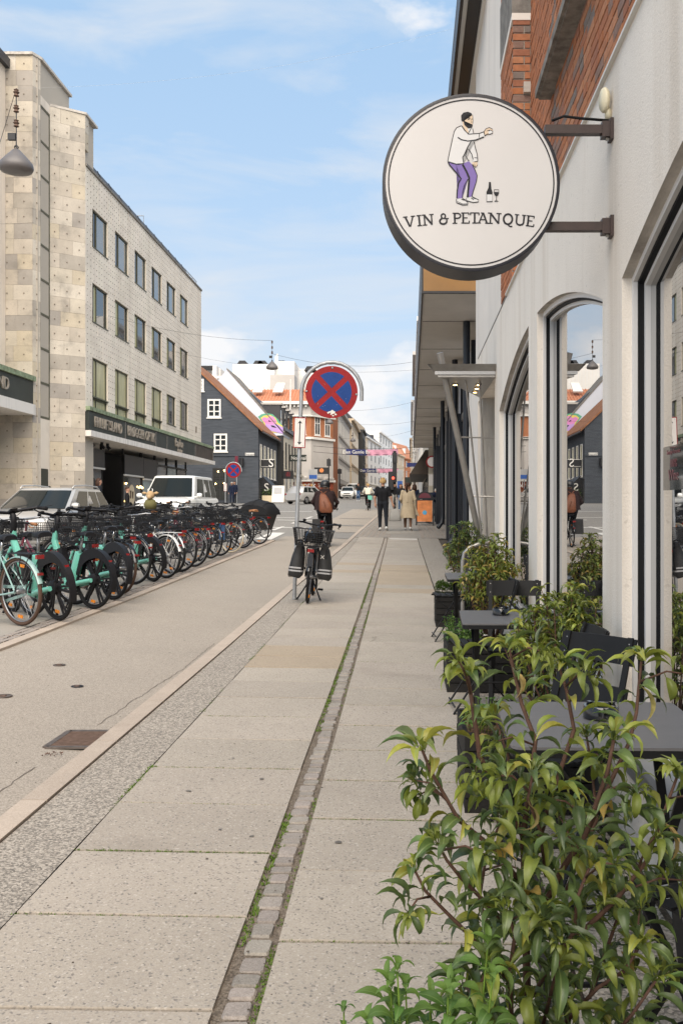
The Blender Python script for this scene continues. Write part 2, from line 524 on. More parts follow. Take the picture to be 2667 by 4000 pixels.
black_gloss = mat('black_gloss_paint', (.010, .010, .011), .2, coat=.5)
mint = mat('mint_paint', (.16, .50, .40), .35, coat=.3, var=.04, vs=8)
old_mint = mat('pale_blue_green_paint', (.27, .42, .40), .35, coat=.3)
white_gloss = mat('white_paint', (.66, .66, .64), .3, coat=.4)
silver_paint = mat('silver_car_paint', (.40, .39, .375), .28, metal=.25, coat=.6)
red_lens = mat('red_lens', (.24, .008, .009), .15, coat=.5)
orange_lens = mat('orange_reflector', (.75, .24, .015), .2)
yellow_m = mat('yellow_sticker', (.72, .52, .02), .4)
brown_leather = mat('brown_leather', (.17, .062, .032), .5, var=.2, vs=14)
brown_grip = mat('cork_grip', (.28, .13, .06), .6)
wine_red = mat('wine_red_paint', (.14, .02, .035), .3, coat=.4)
blue_paint = mat('blue_paint', (.03, .09, .19), .3, coat=.4)
denim = mat('denim', (.06, .12, .24), .9, var=.2, vs=30)
canvas_black = mat('black_hood_cloth', (.012, .012, .013), .75, bump=.2, bs=40)
bag_black = mat('pannier_tarpaulin', (.020, .020, .021), .42, var=.25, vs=14, bump=.3, bs=18)
bag_grey = mat('reflective_tape', (.36, .36, .37), .4)
skin_m = mat('skin', (.48, .27, .19), .55)
hair_blond = mat('blond_hair', (.36, .23, .10), .7, var=.3, vs=40)
hair_dark = mat('dark_brown_hair', (.045, .022, .014), .6, var=.3, vs=40)
hair_white = mat('white_hair', (.62, .58, .52), .7)
cloth_black = mat('black_cloth', (.010, .010, .012), .9, bump=.3, bs=25)
cloth_navy = mat('navy_cloth', (.014, .020, .045), .9, bump=.3, bs=25)
cloth_charcoal = mat('dark_trousers', (.014, .016, .021), .9, bump=.3, bs=25)
cloth_hoodie = mat('dark_brown_hoodie', (.025, .014, .014), .95, bump=.35, bs=22)
cloth_trench = mat('beige_trench_cloth', (.44, .36, .25), .85, var=.08, vs=8, bump=.35, bs=16)
cloth_brown = mat('brown_trousers', (.165, .095, .062), .9, bump=.3, bs=25)
cloth_white = mat('cream_jacket', (.60, .55, .46), .9)
cloth_grey = mat('grey_trousers', (.33, .32, .30), .9)
cloth_blue = mat('blue_cloth', (.05, .09, .28), .9)
shoe_white = mat('white_shoes', (.60, .60, .58), .6)
shoe_black = mat('black_shoes', (.015, .015, .016), .5)
tan_plush = mat('tan_plush', (.42, .29, .16), .95)
olive_m = mat('olive_cloth', (.13, .12, .05), .9)
helmet_m = mat('helmet', (.012, .012, .013), .35)
lamp_grey = mat('street_lamp_enamel', (.11, .10, .097), .45, var=.1, vs=3)
lamp_pale = mat('lamp_diffuser', (.15, .135, .13), .4)
wire_m = mat('cable', (.03, .03, .032), .6)
glow_warm = mat('lit_bulb', (1.0, .62, .22), .5, emit=4.0)
glow_head = mat('lit_headlight', (1.0, .85, .6), .4, emit=3.0)
glow_red = mat('red_signal', (1.0, .06, .03), .4, emit=.7)
banner_navy = mat('banner_navy', (.035, .042, .13), .8)
banner_pink = mat('banner_pink', (.60, .29, .39), .8, var=.25, vs=.8)
poster_orange = mat('poster_orange', (.62, .22, .075), .6, var=.3, vs=4)
poster_blue = mat('poster_blue', (.10, .35, .55), .6)
poster_white = mat('paper_white', (.68, .66, .62), .7, var=.04, vs=3)
cream_sign = mat('cream_disc', (.62, .52, .36), .6)
cup_brown = mat('printed_brown', (.075, .035, .022), .6)
blue_sign = mat('blue_sign', (.02, .09, .35), .45)
red_sign = mat('red_sign', (.30, .07, .035), .5)
pink_sign = mat('dark_red_sign', (.25, .02, .03), .5)
beige_plastic = mat('cream_plastic', (.62, .56, .40), .45)
# ------------------------------------------------------------------ ground, lanes, pavement
rg = random.Random(11)
def kx(y):                                            # street edge of the right-hand kerb
    return -1.73 + max(0, y - 14) * .0125 if y < 60 else -1.155
YS = [-4, -2, -1] + [i * .5 for i in range(0, 30)] + [15 + i for i in range(0, 25)] + [40 + i * 2.5 for i in range(0, 36)] + [130 + i * 15 for i in range(0, 12)] + [330, 400, 500, 650]
def strip(name, xa, xb, y0, y1, dz, m, n=2, kind='structure', parent=None):
    b = B()
    ys = [y0] + [y for y in YS if y0 < y < y1] + [y1]
    rows = []
    for y in ys:
        a, c_ = (xa(y) if callable(xa) else xa), (xb(y) if callable(xb) else xb)
        xs = [a + (c_ - a) * i / n for i in range(n + 1)]
        rows.append([(x, y, G(x, y) + dz) for x in xs])
    b.grid(rows)
    return b.out(name, m, parent, kind=kind)
def patch(name, poly, dz, m, parent=None, kind=None):
    b = B()
    b.add([(x, y, G(x, y) + dz) for x, y in poly], [tuple(range(len(poly)))])
    return b.out(name, m, parent, kind=kind)

road = strip('road', -70, 45, -4, 650, -.09, asphalt, 46)
lane = strip('bike_lane', -3.56, kx, -4, 29.5, -.082, asphalt_lane, 4)
for v_ in lane.data.vertices:
    v_.co.z += LZ(v_.co.x) + .082
lane2 = strip('bike_lane', -3.3, lambda y: kx(y), 33.5, 66, -.082, asphalt_lane, 4)
pav = strip('pavement', lambda y: kx(y) + .06, 7, -4, 66, -.028, dirt_m, 8)
pav['label'] = 'right hand pavement of concrete slabs with a cobble gutter line'
strip('gravel_strip', lambda y: kx(y) + .135, -1.285, -4, 29.2, -.004, gravel_strip, 2, None, pav)
strip('asphalt_margin', .52, lambda y: .86 + .0093 * y, -4, 29.6, -.004, gravel_strip, 2, None, pav)
strip('far_pavement', lambda y: kx(y) + .1, 4.5, 66, 650, .0, slab_plain, 3)
strip('left_pavement', -13.5, -10.2, -4, 63, .03, slab_plain, 3)
strip('parking_pavement', -6.0, -3.86, -4, 27.2, -.004, slab_plain, 3)

def slab(x0, x1, y0, y1, m, dz, parent, name, th=.05, wob=.003):
    b = B()
    g_ = rg.choice((0, 0, .002, .005))
    y0, y1, x1 = y0 + g_, y1 - g_ * .6, x1 - rg.choice((0, .002, .004))
    q = [(x0, y0), (x1, y0), (x1, y1), (x0, y1)]
    t = [rg.uniform(-wob, wob) for _ in q]
    ins = .0012
    qi = [(x0 + ins, y0 + ins), (x1 - ins, y0 + ins), (x1 - ins, y1 - ins), (x0 + ins, y1 - ins)]
    vs = [(x, y, G(x, y) - th) for x, y in q] + [(x, y, G(x, y) + dz + t[i] - .004) for i, (x, y) in enumerate(q)] + [(x, y, G(x, y) + dz + t[i]) for i, (x, y) in enumerate(qi)]
    fs = [(i, (i + 1) % 4, 4 + (i + 1) % 4, 4 + i) for i in range(4)] + [(4 + i, 4 + (i + 1) % 4, 8 + (i + 1) % 4, 8 + i) for i in range(4)] + [(8, 9, 10, 11)]
    b.add(vs, fs)
    return b.out(name, m, parent)
# two columns of slabs on either side of the cobbles, joints read off the photograph
y, k = 1.44, 0
while y < 29.2:
    tan = 7.4 < y < 8.6 or 14 < y < 14.7 or 17 < y < 19
    slab(-1.278, -.51, y + .006, y + .576, slab_tan if tan and rg.random() < .85 else slab_m, 0, pav, 'paving_slab')
    y += .583
y = 1.30
while y < 29.2:
    tan = 15.5 < y < 19 or rg.random() < .06
    slab(-.385, .505, y + .006, y + .569, slab_tan if tan else slab_m, .001, pav, 'paving_slab')
    y += .576
# slabs nearest the camera, below the frame
for yy in (-.9, -.3, .3, .86):
    slab(-1.278, -.51, yy, yy + .57, slab_m, 0, pav, 'paving_slab')
    slab(-.385, .505, yy - .1, yy + .46, slab_m, 0, pav, 'paving_slab')
# cobbles: one row of setts
strip('gutter_bed', -.512, -.383, -4, 29.2, -.008, bed_m, 1, None, pav)
y, n = .4, 0
far_setts = B()
while y < 29.0:
    ln = rg.uniform(.068, .12)
    x0, x1 = -.487 + rg.uniform(-.006, .008), -.402 + rg.uniform(-.008, .006)
    h = rg.uniform(-.004, .003)
    b = far_setts if y > 17 else B()
    c_, hw, hl = (x0 + x1) / 2, (x1 - x0) / 2, ln / 2 - .006
    yc = y + ln / 2
    pts = []
    for zz, s in ((-.05, 1.0), (-.007 + h, 1.0), (h, .90)):
        ring_ = []
        for i in range(8):
            a = math.pi / 8 + i * math.pi / 4
            ca, sa = math.cos(a), math.sin(a)
            dx = math.copysign(1 if abs(ca) > .7 else .80, ca) * hw * s * rg.uniform(.90, 1.0)
            dy = math.copysign(1 if abs(sa) > .7 else .70, sa) * hl * s * rg.uniform(.88, 1.0)
            ring_.append((c_ + dx, yc + dy, G(c_, yc) + zz))
        pts += ring_
    fs = [(r * 8 + i, r * 8 + (i + 1) % 8, (r + 1) * 8 + (i + 1) % 8, (r + 1) * 8 + i) for r in range(2) for i in range(8)] + [tuple(range(16, 24))]
    b.add(pts, fs)
    if y <= 17:
        b.out('cobble', cobble_m, pav, smooth=40)
    y += ln - .001
far_setts.out('cobbles', cobble_m, pav, kind='stuff')
# kerb stones, right
y = -1.0
while y < 66:
    ln = 1.07 if y < 30 else 3.0
    b = B()
    a, c_ = y + .004, y + ln - .004
    for (ya, yb) in ((a, c_),):
        xa, xb = kx(ya), kx(yb)
        w_ = .128
        b.hexa([(xa, ya, G(xa, ya) - .12), (xa + w_, ya, G(xa, ya) - .12), (xb + w_, yb, G(xb, yb) - .12), (xb, yb, G(xb, yb) - .12),
                (xa + .012, ya, G(xa, ya) + .004), (xa + w_, ya, G(xa, ya) + .004), (xb + w_, yb, G(xb, yb) + .004), (xb + .012, yb, G(xb, yb) + .004)])
    b.out('kerb_stone', kerb_m, pav)
    y += ln
# bicycle parking strip on the left: kerb, a line of setts and square slabs
park = strip('parking_edge', -3.87, -3.56, -4, 27.4, -.02, dirt_m, 1)
park['label'] = 'kerb and sett edge of the bicycle parking strip'
y = 4.0
while y < 27.2:
    b = B()
    y1 = min(y + .95, 27.3)
    b.hexa([(-3.68, y + .004, G(-3.6, y) - .12), (-3.55, y + .004, G(-3.6, y) - .12), (-3.55, y1, G(-3.6, y1) - .12), (-3.68, y1, G(-3.6, y1) - .12),
            (-3.68, y + .004, G(-3.6, y) + .0), (-3.555, y + .004, G(-3.6, y) + .0), (-3.555, y1, G(-3.6, y1) + .0), (-3.68, y1, G(-3.6, y1) + .0)])
    b.out('kerb_stone', kerb_m, park)
    y += .95
sb = B()
y = 7.0
while y < 27.2:
    for x in (-3.845, -3.765):
        ln = rg.uniform(.09, .13)
        h = rg.uniform(-.006, .004)
        sb.box(x, x + .07, y, y + ln, G(-3.8, y) - .05, G(-3.8, y) + h)
    y += .13
sb.out('edge_setts', cobble_m, park, kind='stuff')
# crossing paving around the two walkers: grey setts and slabs
cross = strip('paved_crossing', lambda y: kx(y) + .14, 3.4, 29.3, 66, .0, slab_plain, 6)
cross['label'] = 'grey paved stretch of pavement where the walkers are'
cb = B()
for yy in [29.5 + i * .28 for i in range(26)] + [37 + i * .5 for i in range(50)]:
    for xx, wd in ((kx(yy) + .2, .0), (.62, .0)):
        nx = 6 if xx < 0 else 6
        for i in range(nx):
            h = rg.uniform(.004, .012)
            x0 = xx + i * .17 + rg.uniform(0, .02)
            if x0 > 1.9 or (-.52 < x0 < .5 and yy > 31.2):
                continue
            cb.box(x0, x0 + .13, yy, yy + (.21 if yy < 37 else .38), G(x0, yy) - .02, G(x0, yy) + h)
cb.out('crossing_setts', cobble_m, cross, kind='stuff')
for yy in [31.5 + i * .62 for i in range(14)]:
    for x0 in (-.50, .0):
        slab(x0 + .005, x0 + .49, yy, yy + .6, slab_plain, .010, cross, 'paving_slab', th=.03)
b = B()
b.hexa([(-.35, 28.6, G(0, 28.6) - .01), (.48, 28.55, G(.4, 28.5) - .01), (.48, 28.85, G(.4, 28.8) - .01), (-.35, 28.9, G(0, 28.9) - .01),
        (-.35, 28.6, G(0, 28.6) + .007), (.48, 28.55, G(.4, 28.5) + .007), (.48, 28.85, G(.4, 28.8) + .007), (-.35, 28.9, G(0, 28.9) + .007)])
b.out('threshold_strip', poster_white, cross)

# painted markings and patches
def rectp(x0, x1, y0, y1):
    return [(x0, y0), (x1, y0), (x1, y1), (x0, y1)]
mk = thing('crosswalk', 'white zebra stripes painted across the road beyond the parked bicycles', 'crosswalk', (-6, 30, G(-6, 30)))
for i in range(12):
    xx = -4.35 - i * .95
    patch('stripe', [(xx, 28.6), (xx + .5, 28.6), (xx + .45, 32.4), (xx - .05, 32.4)], -.078, white_paint, mk)
mk2 = thing('lane_marking', 'broken white lane lines on the road ahead of the cyclist', 'road marking', (-5, 45, G(-5, 45)))
for (x0, x1, y0, y1) in ((-4.6, -4.45, 34, 37), (-4.6, -4.45, 40, 43), (-4.6, -4.45, 46, 49), (-4.6, -4.45, 52, 55), (-7.6, -3.6, 36.2, 36.6), (-5.6, -3.4, 43.4, 43.9), (-10, -5.4, 58, 58.6), (-9.5, -5, 47, 47.4), (-4.2, -3.5, 48.5, 49.0)):
    o = patch('stripe', rectp(x0, x1, y0, y1), -.078, white_paint, mk2)
patch('asphalt_patch', rectp(-3.2, -1.45, 29.6, 31.6), -.074, asphalt, None, 'structure')
patch('asphalt_patch', rectp(-3.1, -1.3, 38.5, 39.6), -.074, asphalt, None, 'structure')
patch('asphalt_patch', rectp(-3.0, -1.25, 47.0, 47.5), -.074, asphalt, None, 'structure')

# drain grate and small covers in the bike lane
ge = thing('drain_grate', 'rusty iron slotted drain grate in the bike lane against the kerb', 'drain', (-1.90, 5.72, G(-1.90, 5.72) + LZ(-1.90) + .006))
b = B()
for a in (((-.14, -.20), (.14, -.20)), ((-.14, .20), (.14, .20)), ((-.14, -.20), (-.14, .20)), ((.14, -.20), (.14, .20))):
    b.bar((*a[0], .004), (*a[1], .004), .035, .010)
b.out('frame', iron_m, ge, local=True)
for i in range(12):
    b = B(); b.bar((-.125, -.165 + i * .030, .002), (.125, -.165 + i * .030, .002), .016, .012)
    b.out('grate_bar', iron_rust, ge, local=True)
b = B(); b.box(-.13, .13, -.19, .19, -.02, -.002); b.out('sump', dark_shop, ge, local=True)
for i, (u, v, r_, lb) in enumerate(((40, 2695, .062, 'round iron valve cover nearest to the left edge of the bike lane'), (302, 2653, .045, 'oval blue grey valve cover between the drain and the other covers'), (232, 2578, .05, 'faint worn valve cover farthest along the bike lane'))):
    x, y = ((-2.80, 6.77), (-2.43, 7.22), (-2.85, 8.02))[i]
    cv = thing('valve_cover', lb, 'manhole cover', (x, y, G(x, y) + LZ(x) + .001), group='small covers in the bike lane')
    b = B(); b.lathe([(r_, .0), (r_, .006), (r_ * .8, .0065), (r_ * .8, .003), (0.001, .003)], 20, cap=False); b.out('rim', iron_m if i != 1 else navy_steel, cv, local=True)
    b = B(); b.box(-.018, .018, -.018, .018, .003, .008); b.out('key_lug', iron_rust, cv, local=True)

# moss and weeds in the joints
mb = B()
def tuft(x, y, s, dz=0):
    for _ in range(5):
        a = rg.uniform(0, 6.28); l = s * rg.uniform(.5, 1.2)
        px_, py = x + rg.gauss(0, s * .5), y + rg.gauss(0, s * .5)
        z = G(px_, py) + dz
        d = Vector((math.cos(a), math.sin(a), 0)) * l * .5
        e = Vector((-math.sin(a), math.cos(a), 0)) * l * .22
        p = Vector((px_, py, z))
        mb.add([p - e, p + e, p + d + Vector((0, 0, l * rg.uniform(.3, .9)))], [(0, 1, 2)])
for i in range(2600):
    y = 1.2 + 17 * rg.random() ** 1.6
    side = rg.random()
    if side < .60 and math.sin(y * 2.1) + math.sin(y * .9 + 1) > -.55:
        tuft(-.497 + rg.gauss(0, .008), y, .015, -.008)
    elif side < .80 and math.sin(y * 1.7 + 2) > -.2:
        tuft(-.393 + rg.gauss(0, .006), y, .011, -.008)
    elif side < .93 and math.sin(y * 3.1) > .1:
        tuft(-1.281 + rg.gauss(0, .006), y, .011, -.003)
    elif math.sin(y * 2.3) > .3:
        tuft(.512 + rg.gauss(0, .006), y, .012, -.003)
for k, (xa, xb, yy) in enumerate([(-1.27, -.52, 1.44 + .583 * 4), (-1.27, -.52, 1.44 + .583 * 6)] + [(-.38, .5, 1.30 + .576 * j) for j in (2, 3, 5, 6, 7, 8, 9, 11, 12, 14)] + [(-1.27, -.52, 1.44 + .583 * j) for j in (0, 3, 5, 8)]):
    for i in range(170 if k in (0, 2, 4) else 60):
        tuft(rg.uniform(xa, xb) if rg.random() < .5 else xa + (xb - xa) * rg.choice((.05, .2, .45, .7, .9)) + rg.gauss(0, .04), yy + rg.gauss(0, .003), .008, -.004)
mb.out('moss', moss_m, None, kind='stuff')['label'] = 'moss and weeds growing in the paving joints'
ck = B()
crack_m = mat('crack', (.15, .13, .11), .95)
for (pts, wd) in (([(-1.86, 3.2), (-1.93, 3.9), (-1.97, 4.5), (-1.95, 5.2)], .007), ([(-1.93, 6.1), (-1.90, 7.0), (-1.84, 8.2), (-1.86, 9.6)], .006), ([(-1.745, 3.0), (-1.75, 6), (-1.74, 9), (-1.745, 14)], .010), ([(-.30, 9.3), (-.24, 9.5), (-.27, 9.75)], .004)):
    P_ = []
    for (xa, ya), (xb, yb) in zip(pts, pts[1:]):
        n_ = max(2, int((yb - ya) / .06))
        P_ += [(xa + (xb - xa) * i / n_ + rg.gauss(0, .006), ya + (yb - ya) * i / n_) for i in range(n_)]
    dz_ = (lambda x: LZ(x) + .0025) if pts[0][0] < -1.7 else (lambda x: .005)
    ck.grid([[(x + s * wd * rg.uniform(.2, .7), y, G(x, y) + dz_(x)) for s in (-1, 1)] for x, y in P_])
ck.out('cracks', crack_m, None, kind='stuff')['label'] = 'hairline cracks in the lane asphalt along the kerb'
gm = B()
for i in range(45):
    y = 1.5 + 14 * rg.random() ** 1.4
    x = rg.choice((rg.uniform(-1.25, -.55), rg.uniform(-.35, .48), rg.uniform(-3.3, -1.85)))
    r_ = rg.uniform(.006, .016)
    z_ = G(x, y) + (LZ(x) + .003 if x < -1.7 else .0045)
    gm.add([(x + r_ * math.cos(a) * rg.uniform(.7, 1.1), y + r_ * math.sin(a) * rg.uniform(.7, 1.1), z_) for a in [i * .785 for i in range(8)]], [tuple(range(8))])
gm.out('gum_spots', stone_dark, None, kind='stuff')['label'] = 'small dark chewing gum spots on slabs and lane'
lt = B()
for i in range(420):
    y = 1.3 + 12 * rg.random() ** 1.5
    x = rg.choice((rg.uniform(-1.28, .5), -1.77 + rg.gauss(0, .05), rg.uniform(-3.4, -1.8), -.4 + rg.gauss(0, .06)))
    dz = LZ(x) + .002 if x < -1.73 else (0 if abs(x + .45) > .07 else .004)
    s = rg.uniform(.002, .007)
    a = rg.uniform(0, 3)
    p = Vector((x, y, G(x, y) + dz))
    lt.add([p + Vector((math.cos(a + q) * s, math.sin(a + q) * s, .0015)) for q in (0, 1.6, 3.2, 4.6)] + [p + Vector((0, 0, .004))], [(0, 1, 4), (1, 2, 4), (2, 3, 4), (3, 0, 4)])
lt.out('grit', dirt_m, None, kind='stuff')['label'] = 'small grit and crumbs lying on lane and paving'
cl = B()
for (u, x, y) in ((0, -2.16, 4.35), (0, -1.95, 5.38)):
    for _ in range(26):
        p = Vector((x + rg.gauss(0, .03), y + rg.gauss(0, .025), G(x, y) + LZ(x) + rg.uniform(0, .008)))
        a = rg.uniform(0, 6.28); s = rg.uniform(.006, .016)
        cl.add([p, p + Vector((math.cos(a) * s, math.sin(a) * s, .004)), p + Vector((math.cos(a + .7) * s, math.sin(a + .7) * s, .012))], [(0, 1, 2)])
cl.out('leaf_litter', bark, None, kind='stuff')['label'] = 'scraps of withered leaves by the drain in the lane'
# ------------------------------------------------------------------ concrete and brick cafe building on the right
SL = .00933
def WP(wd, y, z):
    return (wd + SL * y, y, z)
class WB(B):
    def wbox(s, w0, w1, y0, y1, z0, z1):
        return s.hexa([WP(w0, y0, z0), WP(w1, y0, z0), WP(w1, y1, z0), WP(w0, y1, z0), WP(w0, y0, z1), WP(w1, y0, z1), WP(w1, y1, z1), WP(w0, y1, z1)])
cafe = thing('cafe_building', 'white concrete and red brick cafe front with tall arched windows on the right', 'building', (1.0, 6.0, G(1, 6)))
WO, ZS, ZSILL, ZSPR = .90, 3.37, .45, 2.377
def arch(y, yc):
    return ZSPR + .41 * (1 - ((y - yc) / 2.59) ** 2)
b = WB()
b.m = 0
for (y0, y1) in ((-3.0, 1.49), (4.08, 4.49), (6.80, 7.29), (9.67, 10.2)):      # piers
    b.wbox(WO, 1.35, y0, y1, -.2, ZS)
for (y0, y1, yc) in ((1.49, 4.08, 1.49), (4.49, 6.80, 7.08), (7.29, 9.67, 7.08)):
    b.wbox(WO, 1.35, y0, y1, -.2, ZSILL - .03)                                 # wall below the windows
    n = 16
    top, fr, so, ba = [], [], [], []
    for i in range(n + 1):
        yy = y0 + (y1 - y0) * i / n
        za = arch(yy, yc)
        top.append(WP(WO, yy, ZS)); fr.append(WP(WO, yy, za)); so.append(WP(1.02, yy, za))
    b.m = 0
    b.grid([fr, top])
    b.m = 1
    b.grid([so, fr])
    b.m = 0
b.wbox(WO, 1.35, 10.2, 12.7, 2.80, ZS)                                         # lintel over the entrance recess
b.wbox(1.22, 1.35, 10.2, 12.2, .0, 2.80)
b.wbox(WO + .005, 1.045, -3, 12.7, ZS - .25, ZS - .002)
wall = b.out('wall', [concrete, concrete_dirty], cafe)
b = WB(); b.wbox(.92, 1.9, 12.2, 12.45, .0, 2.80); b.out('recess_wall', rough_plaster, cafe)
b = WB(); b.wbox(WO - .02, WO + .14, -3, 8.9, ZS, ZS + .014); b.out('metal_flashing', white_frame, cafe)
b = WB(); b.wbox(WO - .003, WO + .02, 8.9, 12.7, ZS - .004, ZS + .014); b.out('wall_groove', stone_dark, cafe)
b = WB(); b.wbox(WO - .001, 1.6, 9.44, 13.1, ZS + .014, 8.4); b.out('upper_pier', plaster, cafe)
b = WB(); b.wbox(WO - .001, 1.6, 12.71, 14.6, .0, ZS + .012); b.out('corner_pier', plaster, cafe)
# windows
def outline(y0, y1, yc, t, n=18):
    pts = [(y0 + t, ZSILL + t), (y1 - t, ZSILL + t)]
    for i in range(n + 1):
        yy = (y1 - t) + ((y0 + t) - (y1 - t)) * i / n
        pts.append((yy, arch(yy, yc) - t))
    return pts
for (y0, y1, yc, lb) in ((1.49, 4.08, 1.49, 'nearest'), (4.49, 6.80, 7.08, 'middle'), (7.29, 9.67, 7.08, 'far')):
    win = None
    for nm, t0, t1, w0, m in (('window_frame', -.004, .030, .942, alu_white), ('gasket', .030, .045, .960, black_rubber), ('inner_frame', .045, .066, .984, alu_white)):
        a, c_ = outline(y0, y1, yc, t0), outline(y0, y1, yc, t1)
        k = len(a)
        b = B()
        vs = [WP(w0, *p) for p in a] + [WP(w0, *p) for p in c_] + [WP(1.02, *p) for p in a] + [WP(1.02, *p) for p in c_]
        fs = []
        for i in range(k):
            j = (i + 1) % k
            fs += [(i, k + i, k + j, j), (k + i, 3 * k + i, 3 * k + j, k + j), (2 * k + i, i, j, 2 * k + j)]
        b.add(vs, fs)
        o = b.out(nm, m, cafe if win is None else win)
        if win is None:
            win = o
    b = B()
    p = outline(y0, y1, yc, .06)
    b.prism([(q[0], q[1]) for q in p], lambda a, c_, t: WP(t, a, c_), 1.006, 1.018)
    b.out('pane', window_mirror, win)
    b = WB(); b.hexa([WP(WO - .035, y0 + .002, ZSILL - .045), WP(.962, y0 + .002, ZSILL - .03), WP(.962, y1 - .002, ZSILL - .03), WP(WO - .035, y1 - .002, ZSILL - .045),
                      WP(WO - .035, y0 + .002, ZSILL - .012), WP(.962, y0 + .002, ZSILL - .001), WP(.962, y1 - .002, ZSILL - .001), WP(WO - .035, y1 - .002, ZSILL - .012)])
    b.out('window_sill', alu_grey, cafe)
    b = WB(); b.wbox(WO - .008, WO + .0, y0 + .002, y1 - .002, ZSILL - .14, ZSILL - .046); b.out('sill_board', alu_grey, cafe)
ws = thing('window_poster', 'small glassy notice with red handwriting behind the nearest arched window', 'poster', WP(1.0, 3.78, 1.55))
b = WB(); b.wbox(1.0015, 1.004, 3.50, 3.80, 1.47, 1.64); b.out('panel', shop_glass, ws)
for k, (tx_, sz) in enumerate((("Sunday's Forecast", .026), ('100%', .046), ('Wine', .062))):
    text(tx_, sz, frame_m(WP(1.0, 3.65, 1.615 - k * .045), (-.009, -1, 0), (-1, .009, 0)), wine_red, ws, ext=.0005)
# bricks above the concrete: the ones in view are separate bricks set in a recessed mortar bed
b = WB()
b.wbox(1.05, 1.6, -3, 9.43, ZS + .02, 8.4)
b.wbox(.90, 1.05, 8.352, 9.43, ZS + .02, 8.4)
b.out('mortar_bed', mortar, cafe)
cand = []
CO = .0667
for k in range(74):
    z = ZS + .03 + k * CO
    yy = -2.0 + (.12 if k % 2 else 0)
    while yy < 8.33:
        ln = .228 if rg.random() < .8 else .108
        ln = min(ln, 8.345 - yy)
        if ln > .05:
            cand.append(('s', yy, z, ln))
        yy += ln + .012
    for (w0, w1) in (((.893, 1.044),) if k % 2 else ((.893, .985), (.996, 1.044))):     # face of the pilaster turned to the street's end
        cand.append(('p', w0, z, w1))
    yy = 8.35 + (.12 if k % 2 else 0)
    while yy < 9.40:
        ln = min(.228, 9.42 - yy)
        cand.append(('o', yy, z, ln)); yy += ln + .012
def inview(c_):
    yy = c_[1] if c_[0] != 'p' else 8.34
    z = c_[2]
    if yy < 1:
        return False
    u = U0 + F * (1.05 + SL * yy) / yy
    v = V0 - F * (z - EYE) / yy
    return u < 2800 and v > -60
vis = sorted([q for q in cand if inview(q)], key=lambda q: (0 if q[0] == 'p' else 1, q[1] if q[0] != 'p' else 0))
rest = [q for q in cand if not inview(q)] + vis[300:]
def put_brick(bb, q):
    j = rg.uniform(-.003, .003)
    if q[0] == 's':
        bb.wbox(1.045 + j, 1.07, q[1], q[1] + q[3], q[2], q[2] + .0545)
    elif q[0] == 'o':
        bb.wbox(.892 + j, .92, q[1], q[1] + q[3], q[2], q[2] + .0545)
    else:
        bb.wbox(q[1] + .002, q[3], 8.342 + j, 8.37, q[2], q[2] + .0545)
for q in vis[:300]:
    b = WB(); put_brick(b, q); b.out('brick', brick_m, cafe)
b = WB()
for q in rest:
    put_brick(b, q)
b.out('brickwork', brick_far, cafe, kind='stuff')
b = WB(); b.wbox(.95, 1.06, 3.0, 7.1, 4.42, 4.50); b.wbox(.925, .95, 3.0, 7.1, 4.43, 4.49); b.out('stone_ledge', stone_dark, cafe)
b = WB(); b.wbox(.885, 1.06, 8.335, 9.43, 5.70, 6.3); b.out('capstone', stone_dark, cafe)
b = WB(); b.wbox(.885, 1.05, 8.335, 9.43, 5.64, 5.70); b.out('capstone_sill', plaster, cafe)
b = WB(); b.wbox(.985, 1.05, 8.30, 8.36, 5.0, 5.09); b.out('corbel', concrete_dirty, cafe)
# eaves high above, seen against the sky
b = WB(); b.wbox(.60, .64, 11, 24, 7.45, 7.70); b.out('gutter', dark_metal, cafe)
b = WB(); b.wbox(.645, .70, 11, 24, 7.50, 7.60); b.out('eaves_board', white_frame, cafe)
b = WB(); b.wbox(.70, .86, 11, 24, 7.48, 7.62); b.out('eaves_soffit', dark_metal, cafe)
b = WB(); b.wbox(.86, 1.2, 11, 24, 7.40, 7.62); b.out('eaves_cornice', white_frame, cafe)
b = WB(); b.wbox(.60, 1.6, 11, 24, 7.70, 7.9); b.out('roof_edge', slate_m, cafe)
# steel entrance canopy with its leaning post, rods and hand rail
can = thing('entrance_canopy', 'triangular steel entrance canopy with small spotlights fixed to the concrete wall', 'canopy', (.9, 10.4, G(.9, 10.4)))
A_, B_, C_ = (.275, 10.0), (.99, 10.0), (1.0, 12.15)
def tri(bb, z0, z1, s=0):
    p = [(A_[0] + s * 1.6, A_[1] + s), (B_[0], B_[1] + s), (C_[0], C_[1] - s * 2)]
    bb.prism(p, lambda a, c_, t: (a, c_, t), z0, z1)
b = B(); tri(b, 2.775, 2.80, .07); b.out('soffit_plate', steel, can)
b = B(); tri(b, 2.80, 2.835, .05); b.out('fascia', alu_grey, can)
b = B()
b.hexa([(.335, 10.05, 2.836), (.99, 10.05, 2.836), (.99, 10.09, 2.836), (.335, 10.09, 2.836), (.275, 9.98, 2.90), (.99, 9.98, 2.90), (.99, 10.03, 2.90), (.275, 10.03, 2.90)])
b.hexa([(.335, 10.05, 2.836), (.38, 10.07, 2.836), (.99, 12.0, 2.836), (.95, 12.0, 2.836), (.275, 9.98, 2.90), (.31, 9.98, 2.90), (.99, 12.1, 2.90), (.95, 12.1, 2.90)])
b.out('gutter_edge', steel, can)
b = B(); tri(b, 2.86, 2.87, .03); b.out('roof_plate', steel, can)
